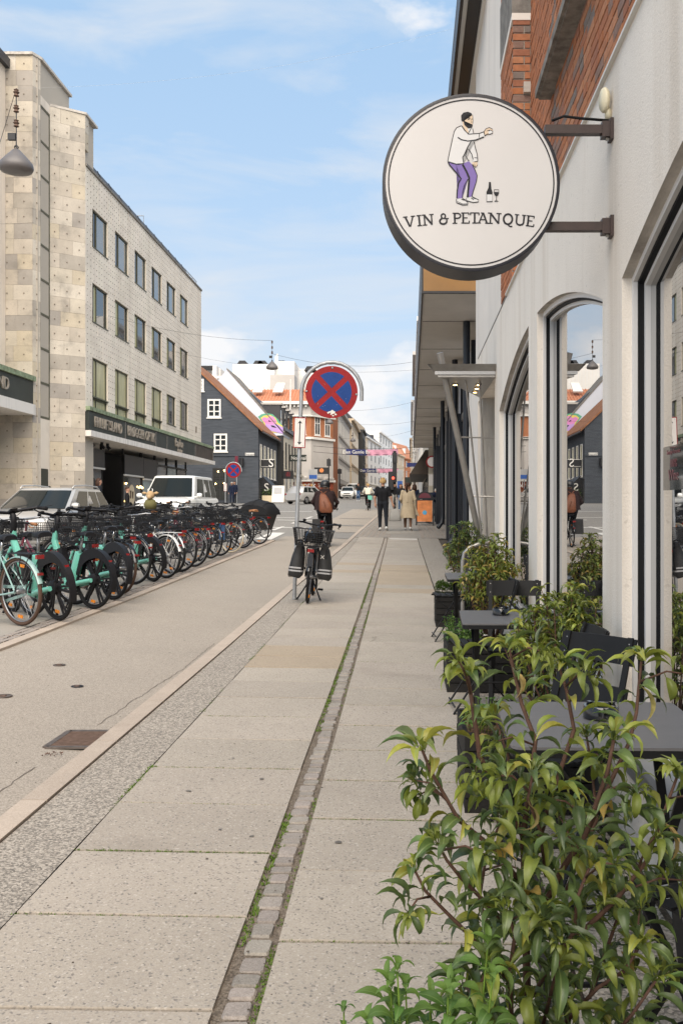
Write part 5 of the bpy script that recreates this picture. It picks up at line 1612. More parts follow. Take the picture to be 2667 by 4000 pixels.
# next houses on the right
rh = thing('cream_shop_house', 'cream house with dark sloping shop awning behind the overhanging floor', 'house', (2.2, 75, G(2, 75)))
b = QB(); b.qbox(1.15, 9, 60.8, 88, .5, 12.5); b.out('wall', cream_m, rh)
b = B(); b.hexa([QP(-.05, 61, 3.55), QP(1.14, 61, 3.55), QP(1.14, 87, 3.75), QP(-.05, 87, 3.75), QP(.95, 61, 5.1), QP(1.14, 61, 5.1), QP(1.14, 87, 5.3), QP(.95, 87, 5.3)]); b.out('awning', fascia_brown, rh)
for i in range(8):
    b = QB(); b.qbox(1.10, 1.145, 62 + i * 3.2, 64.6 + i * 3.2, 1.2, 3.4); b.out('shop_window', shop_glass, rh)
    b = QB(); b.qbox(1.08, 1.145, 61.7 + i * 3.2, 62 + i * 3.2, .9, 3.5); b.out('mullion', navy_steel, rh)
for (a, c_, top, m, wd, lb, nm) in ((88, 120, 19, white_m, 1.0, 'white plastered house with small shop signs beyond the cream house', 'white_house'), (120, 165, 21, grey_render, .7, 'grey plastered house high on the right far along the street', 'grey_house'), (165, 240, 20, white_m, .5, 'farthest white house in the row on the right', 'white_house'), (240, 330, 19, beige_render, .2, 'beige house closing the right row near the bend', 'beige_house')):
    r = thing(nm, lb, 'house', QP(wd, (a + c_) / 2, G(2, (a + c_) / 2)))
    b = QB(); b.qbox(wd, 9, a, c_, 0, top); b.out('wall', m, r)
    f = Fac(QP(wd, c_, 0)[:2], QP(wd, a, 0)[:2])
    for k in range(5):
        for i in range(8):
            window(f, (i + .5) * f.l / 8, 6.0 + k * 2.7, f.l / 8 * .4, 1.6, r, white_frame, mull=(0, 0), fw=.1)
    b = QB(); b.qbox(wd - .4, wd, a, c_, top - .4, top); b.qbox(wd - .25, wd, a, c_, 5.0, 5.3); b.out('cornice', m, r)
# ------------------------------------------------------------------ bicycles (local frame: x forward, rear tyre touches the ground at x=0)
WR, WBASE = .345, 1.06
MC = {}
def cached(key, fn):
    if key not in MC:
        MC[key] = fn()
    return MC[key]
def T(x, y=0, z=0):
    return Matrix.Translation((x, y, z))
def wheel(root, x, style, tyre):
    def f_t():
        b = B(); b.ring((0, 0, 0), WR - .018, .019, 36, 8); return b.mesh('tyre', tyre, True)
    def f_r():
        b = B(); b.ring((0, 0, 0), WR - .042, .010, 36, 4)
        return b.mesh('rim', black_plastic if style == 'mag' else alu, True)
    def f_s():
        b = B()
        if style == 'mag':
            for i in range(6):
                a = i * math.pi / 3
                for da in (-.10, .10):
                    b.bar((math.cos(a + da * 2) * .05, 0, math.sin(a + da * 2) * .05), (math.cos(a + da) * (WR - .045), 0, math.sin(a + da) * (WR - .045)), .022, .016, (0, 1, 0))
        else:
            for i in range(28):
                a = i * 2 * math.pi / 28
                o = a + (.9 if i % 2 else -.9)
                b.tube([(math.cos(o) * .025, .022 * (1 if i % 4 < 2 else -1), math.sin(o) * .025), (math.cos(a) * (WR - .045), 0, math.sin(a) * (WR - .045))], .0013, 3, cap=False)
        return b.mesh('spokes', black_plastic if style == 'mag' else spoke_m)
    def f_h():
        b = B()
        r = .075 if style == 'mag' else .024
        b.lathe([(r * .6, -.05), (r, -.035), (r, .035), (r * .6, .05)], 14, (0, 0, 0), (0, 1, 0)); return b.mesh('hub', black_plastic if style == 'mag' else alu, 40)
    w_ = inst('wheel', cached(('tyre', tyre.name), f_t), root, T(x, 0, WR))
    if style == 'mag':
        def f_b():
            b = B(); b.ring((0, -.0192, 0), WR - .028, .0022, 36, 4); return b.mesh('reflective_band', reflex, True)
        inst('reflective_band', cached('band', f_b), w_)
    inst('rim', cached(('rim', style), f_r), w_)
    inst('spokes', cached(('spk', style), f_s), w_)
    inst('hub', cached(('hub', style), f_h), w_)
    if style != 'plain':
        def f_o():
            b = B()
            for a in (-1.45, 1.7):
                b.bar((math.cos(a - .14) * (WR - .085), -.012, math.sin(a - .14) * (WR - .085)), (math.cos(a + .14) * (WR - .085), -.012, math.sin(a + .14) * (WR - .085)), .03, .012, (0, 1, 0))
            return b.mesh('spoke_reflector', orange_lens)
        inst('spoke_reflector', cached('orefl', f_o), w_)
    return w_
def saddle_mesh(m):
    b = B()
    rows = []
    for (x, w_, z) in ((-.14, .075, .0), (-.11, .085, .012), (-.05, .075, .012), (.02, .042, .004), (.09, .024, .0), (.13, .012, -.006)):
        rows.append([(x, w_ * c_, z + dz) for c_, dz in ((-1, -.035), (-.95, -.008), (-.6, .012), (0, .016), (.6, .012), (.95, -.008), (1, -.035))])
    b.grid(rows)
    b.add(rows[0], [tuple(range(7))]); b.add(rows[-1], [tuple(range(6, -1, -1))])
    b.add([r[0] for r in rows] + [r[-1] for r in rows], [(i, i + 1, 7 + i, 6 + i) for i in range(5)])
    return b.mesh('saddle', m, 50)
def fender_mesh(m, a0, a1, wide=.028, name='fender'):
    b = B()
    rows = []
    r = WR + .012
    for i in range(15):
        a = math.radians(a0 + (a1 - a0) * i / 14)
        rows.append([(math.cos(a) * (r - dz), y * wide, math.sin(a) * (r - dz)) for y, dz in ((-1, .014), (-.6, .002), (0, 0), (.6, .002), (1, .014))])
    b.grid(rows)
    b.grid([[Vector(p) * .992 for p in q[::-1]] for q in rows])
    return b.mesh(name, m, True)
def basket_mesh(w_, d, h, bars=True, m=None):
    b = B()
    def prt(s, t, k):
        x0, y0 = d / 2 * (.82 + .18 * k), w_ / 2 * (.82 + .18 * k)
        z = h * k
        return {0: (-x0 + 2 * x0 * t, -y0, z), 1: (x0, -y0 + 2 * y0 * t, z), 2: (x0 - 2 * x0 * t, y0, z), 3: (-x0, y0 - 2 * y0 * t, z)}[s]
    for s in range(4):
        for k in (0, .12, .24, .36, .48, .6, .72, .84, 1):
            b.bar(prt(s, 0, k), prt(s, 1, k), .004 if k < 1 else .010, .004 if k < 1 else .010)
        n = 13
        for i in range(n):
            b.bar(prt(s, i / n, 0), prt(s, i / n, 1), .004, .004, (1, 0, 0))
    for i in range(7):
        t = i / 6
        b.bar(prt(0, t, 0), prt(2, 1 - t, 0), .005, .004)
    return b.mesh('basket', m or dark_metal)
def handlebar(root, hx, hz, kind, gripm, bm=None):
    def f():
        b = B()
        if kind == 'city':
            pts = [(-.20, -.30, .02), (-.10, -.30, .03), (-.02, -.24, .035), (.04, -.12, .01), (.05, 0, .0), (.04, .12, .01), (-.02, .24, .035), (-.10, .30, .03), (-.20, .30, .02)]
        else:
            pts = [(-.11, -.32, .03), (-.04, -.26, .05), (.02, -.12, .04), (.03, 0, .02), (.02, .12, .04), (-.04, .26, .05), (-.11, .32, .03)]
        b.tube(pts, .013 if kind == 'city' else .017, 8)
        b.tube([(.05 if kind == 'city' else .03, 0, .01), (.0, 0, -.10)], .016, 8)
        return b.mesh('handlebar', bm or black_plastic, True)
    h = inst('handlebar', cached(('hb', kind, bm is None), f), root, T(hx, 0, hz))
    def g():
        b = B()
        for s in (-1, 1):
            if kind == 'city':
                b.tube([(-.22, s * .30, .018), (-.09, s * .30, .032)], .018, 8)
                b.tube([(-.06, s * .29, .01), (-.12, s * .28, -.015), (-.17, s * .29, -.02)], .007, 5)
            else:
                b.tube([(-.13, s * .335, .025), (-.05, s * .27, .048)], .020, 8)
                b.tube([(-.02, s * .24, .03), (-.06, s * .27, .0), (-.10, s * .31, -.01)], .008, 5)
        return b.mesh('grip', gripm, True)
    inst('grip', cached(('grip', kind, gripm.name), g), h)
    def cb():
        b = B()
        for s in (-1, 1):
            b.tube([(-.02, s * .25, .02), (.09, s * .16, .02), (.12, s * .04, -.06), (.06, s * .01, -.2)], .0035, 4)
        b.lathe([(.022, 0), (.022, .03), (.012, .036)], 8, (.0, .2, .04)); b.box(.0, .03, -.24, -.20, .02, .05)
        return b.mesh('brake_cable', black_rubber, True)
    inst('brake_cable', cached(('cable', kind), cb), h)
    return h
def crankset(root):
    def f():
        b = B(); b.lathe([(.085, -.004), (.085, .004)], 20, (0, -.055, 0), (0, 1, 0)); b.bar((0, -.07, 0), (.09, -.07, -.14), .022, .014); b.bar((0, .07, 0), (-.09, .07, .14), .022, .014); b.tube([(0, -.075, 0), (0, .075, 0)], .018, 8)
        return b.mesh('crank', dark_metal)
    c_ = inst('crank', cached('crank', f), root, T(.44, 0, .285))
    def p():
        b = B()
        for s in (-1, 1):
            for y in (.02, -.02):
                b.box(-.045, .045, y - .006 + 0, y + .006, -.012, .012)
            b.box(-.045, -.033, -.035, .035, -.010, .010); b.box(.033, .045, -.035, .035, -.010, .010)
        return b.mesh('pedal', black_plastic)
    inst('pedal', cached('pedal', p), root, T(.53, -.125, .145))
    inst('pedal', cached('pedal', p), root, T(.35, .125, .425))
def kick(root):
    def f():
        b = B(); b.tube([(.36, .03, .26), (.33, .10, .12), (.31, .16, .012)], .010, 6); b.tube([(.36, -.03, .26), (.34, -.10, .12), (.32, -.15, .012)], .010, 6)
        b.lathe([(.016, 0), (.012, .03)], 6, (.31, .16, .0)); b.lathe([(.016, 0), (.012, .03)], 6, (.32, -.15, .0)); return b.mesh('kickstand', black_plastic, True)
    inst('kickstand', cached('kick', f), root)
def taillight(root, x, y, z, big=False):
    def f():
        b = B(); s = .95 if big else .6
        b.hexa([(-.012, -.045 * s, -.02 * s), (.012, -.045 * s, -.022 * s), (.012, .045 * s, -.022 * s), (-.012, .045 * s, -.02 * s), (-.016, -.04 * s, .02 * s), (.012, -.045 * s, .022 * s), (.012, .045 * s, .022 * s), (-.016, .04 * s, .02 * s)])
        return b.mesh('tail_light', red_lens)
    return inst('tail_light', cached(('tail', big), f), root, T(x, y, z))

def city_bike(label, fm, step=False, tyre=None, fender=None, rack=True, front=None, rear=None, grip=None, sad=None, sag=0, group='bicycles parked in the row', tail=True, skirt=False):
    tyre = tyre or tyre_m
    r = thing('bicycle', label, 'bicycle', (0, 0, 0), 0, group)
    hx, hz = .84, 1.0 + sag
    def f():
        b = B()
        bb, st, ht, hb, ra, fa = (.44, 0, .285), (.30, 0, .74), (.845, 0, .84), (.885, 0, .70), (0, 0, WR), (WBASE, 0, WR)
        b.tube([bb, st], .016, 8); b.tube([hb, bb], .019, 8)
        if step:
            b.tube([(.85, 0, .78), (.60, 0, .50), (.41, 0, .44)], .017, 8)
        else:
            b.tube([ht, (.31, 0, .70)], .016, 8)
        b.tube([ht, hb], .022, 8)
        for s in (-1, 1):
            b.tube([bb, (.2, s * .05, .31), (0, s * .06, WR)], .010, 6)
            b.tube([(.31, s * .012, .70), (.12, s * .05, .50), (0, s * .06, WR)], .008, 6)
            b.tube([(.89, s * .02, .69), (.93, s * .05, .62), (1.02, s * .055, .42), (WBASE, s * .055, WR)], .011, 6)
        b.tube([(.835, 0, .86), (.80, 0, .98)], .014, 8)
        b.bar((.44, -.062, .37), (0, -.062, WR + .035), .006, .03)
        b.bar((.44, -.062, .20), (0, -.062, WR - .035), .006, .03)
        return b.mesh('frame', fm, 40)
    inst('frame', cached(('cf', fm.name, step), f), r)
    wheel(r, 0, 'std', tyre); wheel(r, WBASE, 'std', tyre)
    fe = fender or black_gloss
    inst('fender', cached(('fr', fe.name), lambda: fender_mesh(fe, 15, 175)), r, T(0, 0, WR) @ Matrix.Rotation(math.pi, 4, 'Z') @ Matrix.Rotation(R(0), 4, 'Y'))
    inst('fender', cached(('ff', fe.name), lambda: fender_mesh(fe, 40, 170)), r, T(WBASE, 0, WR))
    if skirt:
        b = B()
        for s in (-1, 1):
            b.add([(0, s * .05, WR)] + [(math.cos(math.radians(a)) * WR, s * .04, WR + math.sin(math.radians(a)) * WR) for a in range(25, 160, 15)], [tuple(range(10))])
        b.out('coat_guard', black_plastic, r, local=True)
    sm = sad or black_plastic
    def sp():
        b = B(); b.tube([(.30, 0, .72), (.275, 0, .86)], .013, 8); return b.mesh('seat_post', chrome, True)
    inst('seat_post', cached('spost', sp), r)
    inst('saddle', cached(('sad', sm.name), lambda: saddle_mesh(sm)), r, T(.265, 0, .89))
    handlebar(r, hx - .01, hz, 'city', grip or black_rubber, alu if fm in (old_mint, white_gloss, wine_red) else None)
    crankset(r); kick(r)
    if rack:
        def rk():
            b = B()
            for s in (-1, 1):
                b.tube([(.25, s * .03, .70), (.12, s * .055, .73), (-.30, s * .055, .73)], .006, 5)
                b.tube([(0, s * .065, WR), (-.12, s * .06, .725)], .005, 5); b.tube([(0, s * .065, WR), (-.26, s * .06, .725)], .005, 5)
            b.tube([(.1, 0, .732), (-.3, 0, .732)], .005, 5)
            for x in (-.30, -.17, -.04, .08):
                b.tube([(x, -.055, .73), (x, .055, .73)], .005, 5)
            return b.mesh('rack', fe if fe is white_gloss else dark_metal)
        inst('rack', cached(('rack', fe is white_gloss), rk), r)
    if tail:
        taillight(r, -.335, 0, .70, True)
        taillight(r, -.335, .0, .53)
    if front:
        inst('basket', cached(('bk', front), lambda: basket_mesh(.40, .30, .24)), r, T(1.06, 0, .76))
    if rear:
        inst('basket', cached(('bkr',), lambda: basket_mesh(.36, .44, .22)), r, T(-.09, 0, .745))
    def hl():
        b = B(); b.lathe([(.012, -.05), (.038, -.01), (.04, .02), (.034, .028)], 12, (0, 0, 0), (1, 0, 0)); return b.mesh('headlight', chrome, 40)
    inst('headlight', cached('hl', hl), r, T(.99, 0, .74))
    return r
def share_bike(label):
    r = thing('bicycle', label, 'bicycle', (0, 0, 0), 0, 'mint green share bicycles parked in the row')
    def f():
        b = B()
        def boxy(a, c_, wa, da, wb, db):
            a, c_ = Vector(a), Vector(c_)
            d = (c_ - a).normalized(); n = Vector((-d.z, 0, d.x))
            y = Vector((0, 1, 0))
            def sec(p, w_, dd):
                return [p + n * dd / 2 * cx_ + y * w_ / 2 * cy_ for cx_, cy_ in ((-1, -.55), (-.6, -1), (.6, -1), (1, -.55), (1, .55), (.6, 1), (-.6, 1), (-1, .55))]
            v = sec(a, wa, da) + sec(c_, wb, db)
            b.add(v, [(i, (i + 1) % 8, 8 + (i + 1) % 8, 8 + i) for i in range(8)] + [tuple(range(7, -1, -1)), tuple(range(8, 16))])
        boxy((.42, 0, .27), (.285, 0, .66), .105, .135, .095, .125)         # broad seat tube
        boxy((.46, 0, .29), (.62, 0, .42), .09, .11, .075, .10)             # low step beam
        boxy((.60, 0, .40), (.80, 0, .80), .075, .10, .06, .085)
        boxy((.80, 0, .78), (.775, 0, .93), .06, .08, .05, .06)
        boxy((.52, 0, .285), (.34, 0, .255), .10, .12, .09, .10)
        for s in (-1, 1):
            b.tube([(.36, s * .05, .27), (.18, s * .065, .31), (-.03, s * .07, WR)], [.034, .030, .026], 10)
            b.tube([(.82, s * .03, .74), (.93, s * .06, .60), (1.03, s * .065, .40), (WBASE, s * .065, WR)], .017, 8)
        return b.mesh('frame', mint, 50)
    fr = inst('frame', cached('shf', f), r)
    sd = frame_m((.345, -.0555, .47), Vector((-.135, 0, .39)), (0, -1, 0))
    def tx(body, size, M, m, ext=.001):
        key = ('tx', body, size)
        if key not in MC:
            cu = bpy.data.curves.new('lettering', 'FONT'); cu.body = body; cu.size = size; cu.align_x = 'CENTER'; cu.align_y = 'CENTER'; cu.extrude = ext; cu.materials.append(m); cu.resolution_u = 3
            MC[key] = flat(cu)
        return inst('lettering', MC[key], r, M)
    tx('Bolt', .115, sd, poster_white)
    tx('Bolt', .09, frame_m((.70, -.042, .62), Vector((.20, 0, .40)), (0, -1, 0)), poster_white)
    def bat():
        b = B()
        b.hexa([(.50, -.045, .36), (.59, -.045, .345), (.59, .045, .345), (.50, .045, .36), (.60, -.04, .72), (.69, -.04, .70), (.69, .04, .70), (.60, .04, .72)])
        return b.mesh('battery', black_plastic)
    inst('battery', cached('bat', bat), r)
    wheel(r, 0, 'mag', tyre_m); wheel(r, WBASE, 'mag', tyre_m)
    def fd():                                            # broad closed rear mudguard
        b = B()
        ro, ri = WR + .03, WR - .095
        pts = []
        for i in range(19):
            a = math.radians(-20 + 190 * i / 18)
            q = min(1, i / 13) if i < 13 else 1
            rr = ro - (ro - ri) * (.16 + .84 * max(0, min(1, (i - 2) / 9)))
            pts.append((a, rr))
        for s in (-1, 1):
            o = [(-math.cos(math.pi - a) * -1 * 0 + -math.cos(a) * ro, s * .035, math.sin(a) * ro) for a, _ in pts]
            n_ = [(-math.cos(a) * rr, s * .035, math.sin(a) * rr) for a, rr in pts]
            b.grid([o, n_] if s > 0 else [n_, o])
        b.grid([[(-math.cos(a) * ro, -.035, math.sin(a) * ro) for a, _ in pts], [(-math.cos(a) * ro, .035, math.sin(a) * ro) for a, _ in pts]])
        return b.mesh('mudguard', black_plastic, 30)
    mg = inst('mudguard', cached('mudg', fd), r, T(0, 0, WR))
    def stk():
        b = B(); b.lathe([(.030, 0), (.030, .0015)], 16, (.20, -.036, .215), (0, -1, 0)); return b.mesh('sticker', yellow_m)
    inst('sticker', cached('stk', stk), mg)
    def stw():
        b = B()
        for k in range(4):
            b.box(.245, .245 + .05 - .008 * (k % 2), -.0372, -.0362, .135 - k * .022, .147 - k * .022)
        return b.mesh('printed_lines', poster_white)
    inst('printed_lines', cached('stw', stw), mg)
    def tl():
        b = B(); b.box(-.30, -.275, -.02, .02, .18, .245); return b.mesh('tail_light', red_lens)
    inst('tail_light', cached('shtl', tl), mg)
    def sp():
        b = B(); b.tube([(.29, 0, .64), (.23, 0, .88)], .016, 8); return b.mesh('seat_post', alu, True)
    inst('seat_post', cached('shsp', sp), r)
    inst('saddle', cached(('sad', black_plastic.name), lambda: saddle_mesh(black_plastic)), r, T(.225, 0, .90))
    def st():
        b = B(); b.tube([(.785, 0, .90), (.745, 0, 1.02), (.74, 0, 1.08), (.78, 0, 1.12)], [.034, .032, .030, .026], 10); b.hexa([(.72, -.045, 1.13), (.80, -.045, 1.10), (.80, .045, 1.10), (.72, .045, 1.13), (.71, -.04, 1.16), (.80, -.04, 1.125), (.80, .04, 1.125), (.71, .04, 1.16)]); return b.mesh('stem', black_plastic, 50)
    inst('stem', cached('shst', st), r)
    handlebar(r, .765, 1.09, 'flat', black_rubber)
    inst('basket', cached('shbk', lambda: basket_mesh(.36, .28, .22)), r, T(1.02, 0, .80))
    crankset(r); kick(r)
    return r
def place(o, x, y, ang, z=None, lean=0, s=1.0):
    o.location = (x, y, (G(x, y) if z is None else z) + .002)
    o.rotation_euler = (lean, 0, ang)
    o.scale = (s, s, s)
    return o
rbk = random.Random(3)
HD = R(90 + 55)                                          # heading of the parked row, street direction turned left
protoS = share_bike('mint green share bicycle nearest the front, second in the row')
row = [
 # x, y, kind, kwargs, label
 (-3.91, 9.99, 'c', dict(fm=old_mint, tyre=tyre_brown, fender=old_mint, rack=True, grip=black_rubber), 'old pale blue green bicycle with brown tyres, frontmost in the row'),
 (-3.73, 10.44, 's', None, None),
 (-4.12, 10.8, 'c', dict(fm=black_gloss, step=True, front=True, grip=brown_grip), 'black bicycle with cork brown grips and front basket between two mint share bicycles'),
 (-3.71, 11.49, 's', None, 'mint green share bicycle with clear yellow sticker, third wheel from the front'),
 (-4.05, 11.9, 'c', dict(fm=wine_red, step=True, rear=True), 'wine red bicycle with rear wire basket behind the second mint bicycle'),
 (-3.75, 12.46, 's', None, 'mint green share bicycle with orange reflector standing before a brown tyred bicycle'),
 (-3.80, 13.13, 'c', dict(fm=dark_metal, tyre=tyre_brown, rack=True), 'dark bicycle with brown tyres just past the third mint bicycle'),
 (-4.10, 13.6, 'c', dict(fm=black_gloss, rear=True), 'black bicycle with big wire basket on its rear rack, before a slim tyred one'),
 (-4.00, 14.44, 'c', dict(fm=black_gloss, rear=True, rack=True), 'black bicycle with wide rear basket in front of the last mint share bicycle'),
 (-3.91, 14.98, 's', None, 'mint green share bicycle farthest along, next to a white mudguard'),
 (-3.85, 15.52, 'c', dict(fm=white_gloss, fender=white_gloss, step=True), 'white bicycle with white mudguard and rack'),
 (-3.88, 16.31, 'c', dict(fm=black_gloss, fender=alu, rear=True), 'black bicycle with silver mudguards right after the white one'),
 (-3.84, 16.68, 'c', dict(fm=dark_metal, step=True, front=True), 'dark grey step through bicycle close behind the silver mudguards'),
 (-3.88, 17.77, 'c', dict(fm=black_gloss, rear=True, front=True, grip=brown_grip), 'black bicycle with two baskets at the middle of the row'),
 (-4.10, 18.4, 'c', dict(fm=black_gloss, front=True), 'black bicycle with front basket at the middle of the row behind the two basket one'),
 (-3.97, 19.93, 'c', dict(fm=black_gloss, rear=True, skirt=False), 'black bicycle with a blue cloth hanging from its rack'),
 (-4.0, 19.2, 'c', dict(fm=wine_red, front=True, step=True), 'dark red bicycle half hidden before the blue cloth'),
 (-3.86, 20.73, 'c', dict(fm=dark_metal, front=True, rear=True), 'dark bicycle with baskets before the cream tyred one'),
 (-3.83, 21.84, 'c', dict(fm=black_gloss, tyre=tyre_cream, rear=True), 'black bicycle with fat cream tyres'),
 (-4.05, 22.5, 'c', dict(fm=black_gloss, step=True, front=True), 'black step through bicycle just behind the cream tyres'),
 (-3.93, 23.5, 'c', dict(fm=dark_metal, rack=True), 'slim dark bicycle near the far end of the row'),
 (-3.95, 24.2, 'c', dict(fm=black_gloss, front=True), 'black bicycle with basket, third from the far end of the row'),
 (-3.67, 25.2, 'c', dict(fm=black_gloss, rack=True, sad=brown_grip), 'black bicycle with light brown saddle beside the cargo bicycle hood'),
]
# a second, inner rank facing the other way fills the gap towards the parked cars
back = [(-5.5, 17.4), (-5.6, 18.9), (-5.5, 20.4), (-5.6, 22.0), (-5.5, 23.4)]
used_s = False
proto_c = {}
for (x, y, k, kw, lbl) in row:
    if k == 's':
        if not used_s:
            o, used_s = protoS, True
        else:
            o = copy_tree(protoS)
            o['label'] = lbl
    else:
        o = city_bike(lbl, **kw)
    place(o, x + rbk.uniform(-.06, .06), y, HD + R(rbk.uniform(-9, 9)), lean=R(rbk.uniform(-7, 6)), s=rbk.uniform(.99, 1.07))
    if lbl and lbl.startswith('black bicycle with a blue cloth'):
        bag = B()
        bag.hexa([(-.30, -.10, .40), (-.16, -.10, .40), (-.16, -.07, .40), (-.30, -.07, .40), (-.29, -.09, .74), (-.13, -.09, .74), (-.13, -.065, .74), (-.29, -.065, .74)])
        bo = bag.out('hanging_cloth', denim, None)
        tag(bo, 'blue cloth bag hanging beside the rear wheel of a black bicycle', 'bag')
        bo.location = o.location; bo.rotation_euler = o.rotation_euler
backlab = ['black', 'dark grey', 'wine red', 'black', 'blue']
nth = ['frontmost', 'second', 'third', 'fourth', 'farthest']
for i, (x, y) in enumerate(back):
    fm = {'black': black_gloss, 'dark grey': dark_metal, 'wine red': wine_red, 'blue': blue_paint}[backlab[i]]
    o = city_bike(f'{backlab[i]} bicycle of the inner rank by the cars, {nth[i]} of that rank', fm, step=i % 2 == 0, front=True if i % 3 else None, rear=True if i % 3 == 1 else None, grip=brown_grip if i == 4 else None)
    place(o, x - .5, y + .4, R(-35) + R(rbk.uniform(-6, 6)), lean=R(rbk.uniform(-3, 3)), s=1.05)
# cargo bicycle with a black folding hood at the end of the row
cg = thing('cargo_bicycle', 'cargo bicycle with large black folding hood at the far end of the row', 'cargo bicycle', (-5.0, 27.6, G(-5, 27.6)), R(-26))
cg.scale = (.8, .8, .8)
wheel(cg, 0, 'std', tyre_m)
inst('fender', MC[('fr', black_gloss.name)], cg, T(0, 0, WR) @ Matrix.Rotation(math.pi, 4, 'Z'))
b = B()
for s in (-1, 1):
    b.tube([(.42, s * .03, .30), (0, s * .06, WR)], .012, 6)
b.tube([(.42, 0, .3), (.30, 0, .80)], .018, 8); b.tube([(.42, 0, .3), (.85, 0, .36), (1.4, 0, .36)], .026, 8); b.tube([(.85, 0, .36), (.95, 0, 1.0)], .02, 8)
b.out('frame', black_gloss, cg, local=True)
inst('saddle', MC[('sad', black_plastic.name)], cg, T(.27, 0, .92))
b = B(); b.hexa([(.95, -.32, .32), (1.75, -.28, .32), (1.75, .28, .32), (.95, .32, .32), (.9, -.40, .85), (1.9, -.38, .85), (1.9, .38, .85), (.9, .40, .85)]); b.out('cargo_box', dark_metal, cg, local=True)
rows = []
for i in range(9):
    t = i / 8
    a = math.pi * t
    rows.append([(1.4 - .62 * math.cos(a) * (1.0 if q else 1.0), -.42 + .84 * q / 8, .85 + (.52 * math.sin(a) ** .8) * (1 - abs(q / 4 - 1) ** 4 * .35)) for q in range(9)])
b = B(); b.grid(rows)
for q in (0, 8):
    b.add([r_[q] for r_ in rows] + [(1.4, -.42 + .84 * q / 8, .85)], [tuple(range(10)) if q == 0 else tuple(range(9, -1, -1))])
b.out('hood', canvas_black, cg, smooth=50, local=True)
for i in (2, 4, 6):
    b = B(); b.tube([Vector(p) + Vector((0, 0, .006)) for p in rows[i]], .012, 6); b.out('hood_rib', black_plastic, cg, local=True)
for s in (-1, 1):
    w_ = wheel(cg, 1.35, 'std', tyre_m); w_.matrix_local = T(1.35, s * .46, .28) @ Matrix.Scale(.8, 4)
handlebar(cg, .93, 1.02, 'city', black_rubber)
crankset(cg)
taillight(cg, -.33, 0, .62, True)

# electric bicycle with panniers chained to the sign post, seen from behind
eb = city_bike('black bicycle with two black panniers and wire basket leaning at the sign post', black_gloss, rack=True, group=None, tail=False)
if 'group' in eb:
    del eb['group']
place(eb, -1.215, 12.50, R(90 + 1.5), lean=R(5.5))
inst('basket', MC[('bkr',)], eb, T(-.06, 0, .745) @ Matrix.Diagonal((.9, 1.42, 1.0, 1)))
b = B()
r1 = random.Random(9)
for i in range(7):
    a = r1.uniform(0, 6.28)
    b.tube([(-.06 + .14 * math.cos(a + q * .8) , .12 * math.sin(a + q * .9), .80 + .012 * q + .01 * i) for q in range(7)], .016, 6)
tag(b.out('chain_lock', black_rubber, None, smooth=True), 'coiled black lock lying in the basket of the parked pannier bicycle', 'lock')
o = bpy.data.objects['chain_lock']; o.location = eb.location; o.rotation_euler = eb.rotation_euler
b = B(); b.tube([(-.16, .10, .80), (-.2, .08, .90), (-.22, .04, .99), (-.18, .02, .93), (-.2, -.03, .86), (-.1, .05, .84)], .007, 5)
tag(b.out('blue_strap', blue_paint, None, smooth=True), 'thin blue strap looped over the basket of the pannier bicycle', 'strap')
o = bpy.data.objects['blue_strap']; o.location = eb.location; o.rotation_euler = eb.rotation_euler
def pannier(s, lab, M):
    t = thing('pannier', lab, 'bag', (0, 0, 0))
    b = B()
    secs = []
    for (z, hx_, hy, dx) in ((.33, .12, .085, .0), (.35, .135, .105, 0), (.45, .14, .108, 0), (.60, .13, .092, -.01), (.70, .12, .07, -.02), (.755, .13, .04, -.03), (.79, .14, .025, -.04)):
        secs.append([(dx + 1.05 * hx_ * math.copysign(abs(math.cos(a)) ** .5, math.cos(a)), s * (.155 + .08 * (.79 - z)) + .9 * hy * math.copysign(abs(math.sin(a)) ** .4, math.sin(a)), z + .012 * math.sin(3 * a)) for a in [2 * math.pi * i / 16 for i in range(16)]])
    b.add([p for q in secs for p in q], [(i * 16 + j, i * 16 + (j + 1) % 16, (i + 1) * 16 + (j + 1) % 16, (i + 1) * 16 + j) for i in range(len(secs) - 1) for j in range(16)] + [tuple(range(15, -1, -1)), tuple(range(len(secs) * 16 - 16, len(secs) * 16))])
    b.out('bag_body', bag_black, t, smooth=45, local=True)
    b = B()
    k = 1.012
    for (z0, z1) in ((.405, .425), (.445, .465)):
        lo = [(hx * k, y + s * .002, z0) for hx, y, _ in secs[2]]
        hi = [(hx * k, y + s * .002, z1) for hx, y, _ in secs[2]]
        b.add(lo + hi, [(j, (j + 1) % 16, 16 + (j + 1) % 16, 16 + j) for j in range(16)])
    b.out('reflective_band', bag_grey, t, local=True)
    b = B(); b.tube([(-.16, s * .145 - .06, .79), (-.18, s * .145, .82), (-.14, s * .145 + .06, .80)], .012, 6); b.tube([(-.145, s * .145 - .04, .72), (-.155, s * .145 - .04, .60)], .007, 5); b.tube([(-.1, s * .09, .78), (.1, s * .09, .78)], .012, 6)
    b.out('strap', black_plastic, t, local=True)
    if s < 0:
        b = B(); b.bar((-.157, s * .145 - .022, .60), (-.157, s * .145 + .022, .645), .006, .008, (1, 0, 0)); b.bar((-.157, s * .145 + .022, .60), (-.157, s * .145 - .022, .645), .006, .008, (1, 0, 0)); b.out('emblem', poster_white, t, local=True)
    t.location = eb.location; t.rotation_euler = eb.rotation_euler
    return t
pannier(1, 'black roll top pannier hanging on the sign post side of the parked bicycle', None)
pannier(-1, 'black roll top pannier with small white cross on the pavement side of the bicycle', None)
taillight(eb, -.345, 0, .70, True)
b = B(); b.box(-.352, -.345, -.035, .035, .50, .665); b.out('mud_flap', navy_steel, eb, local=True)
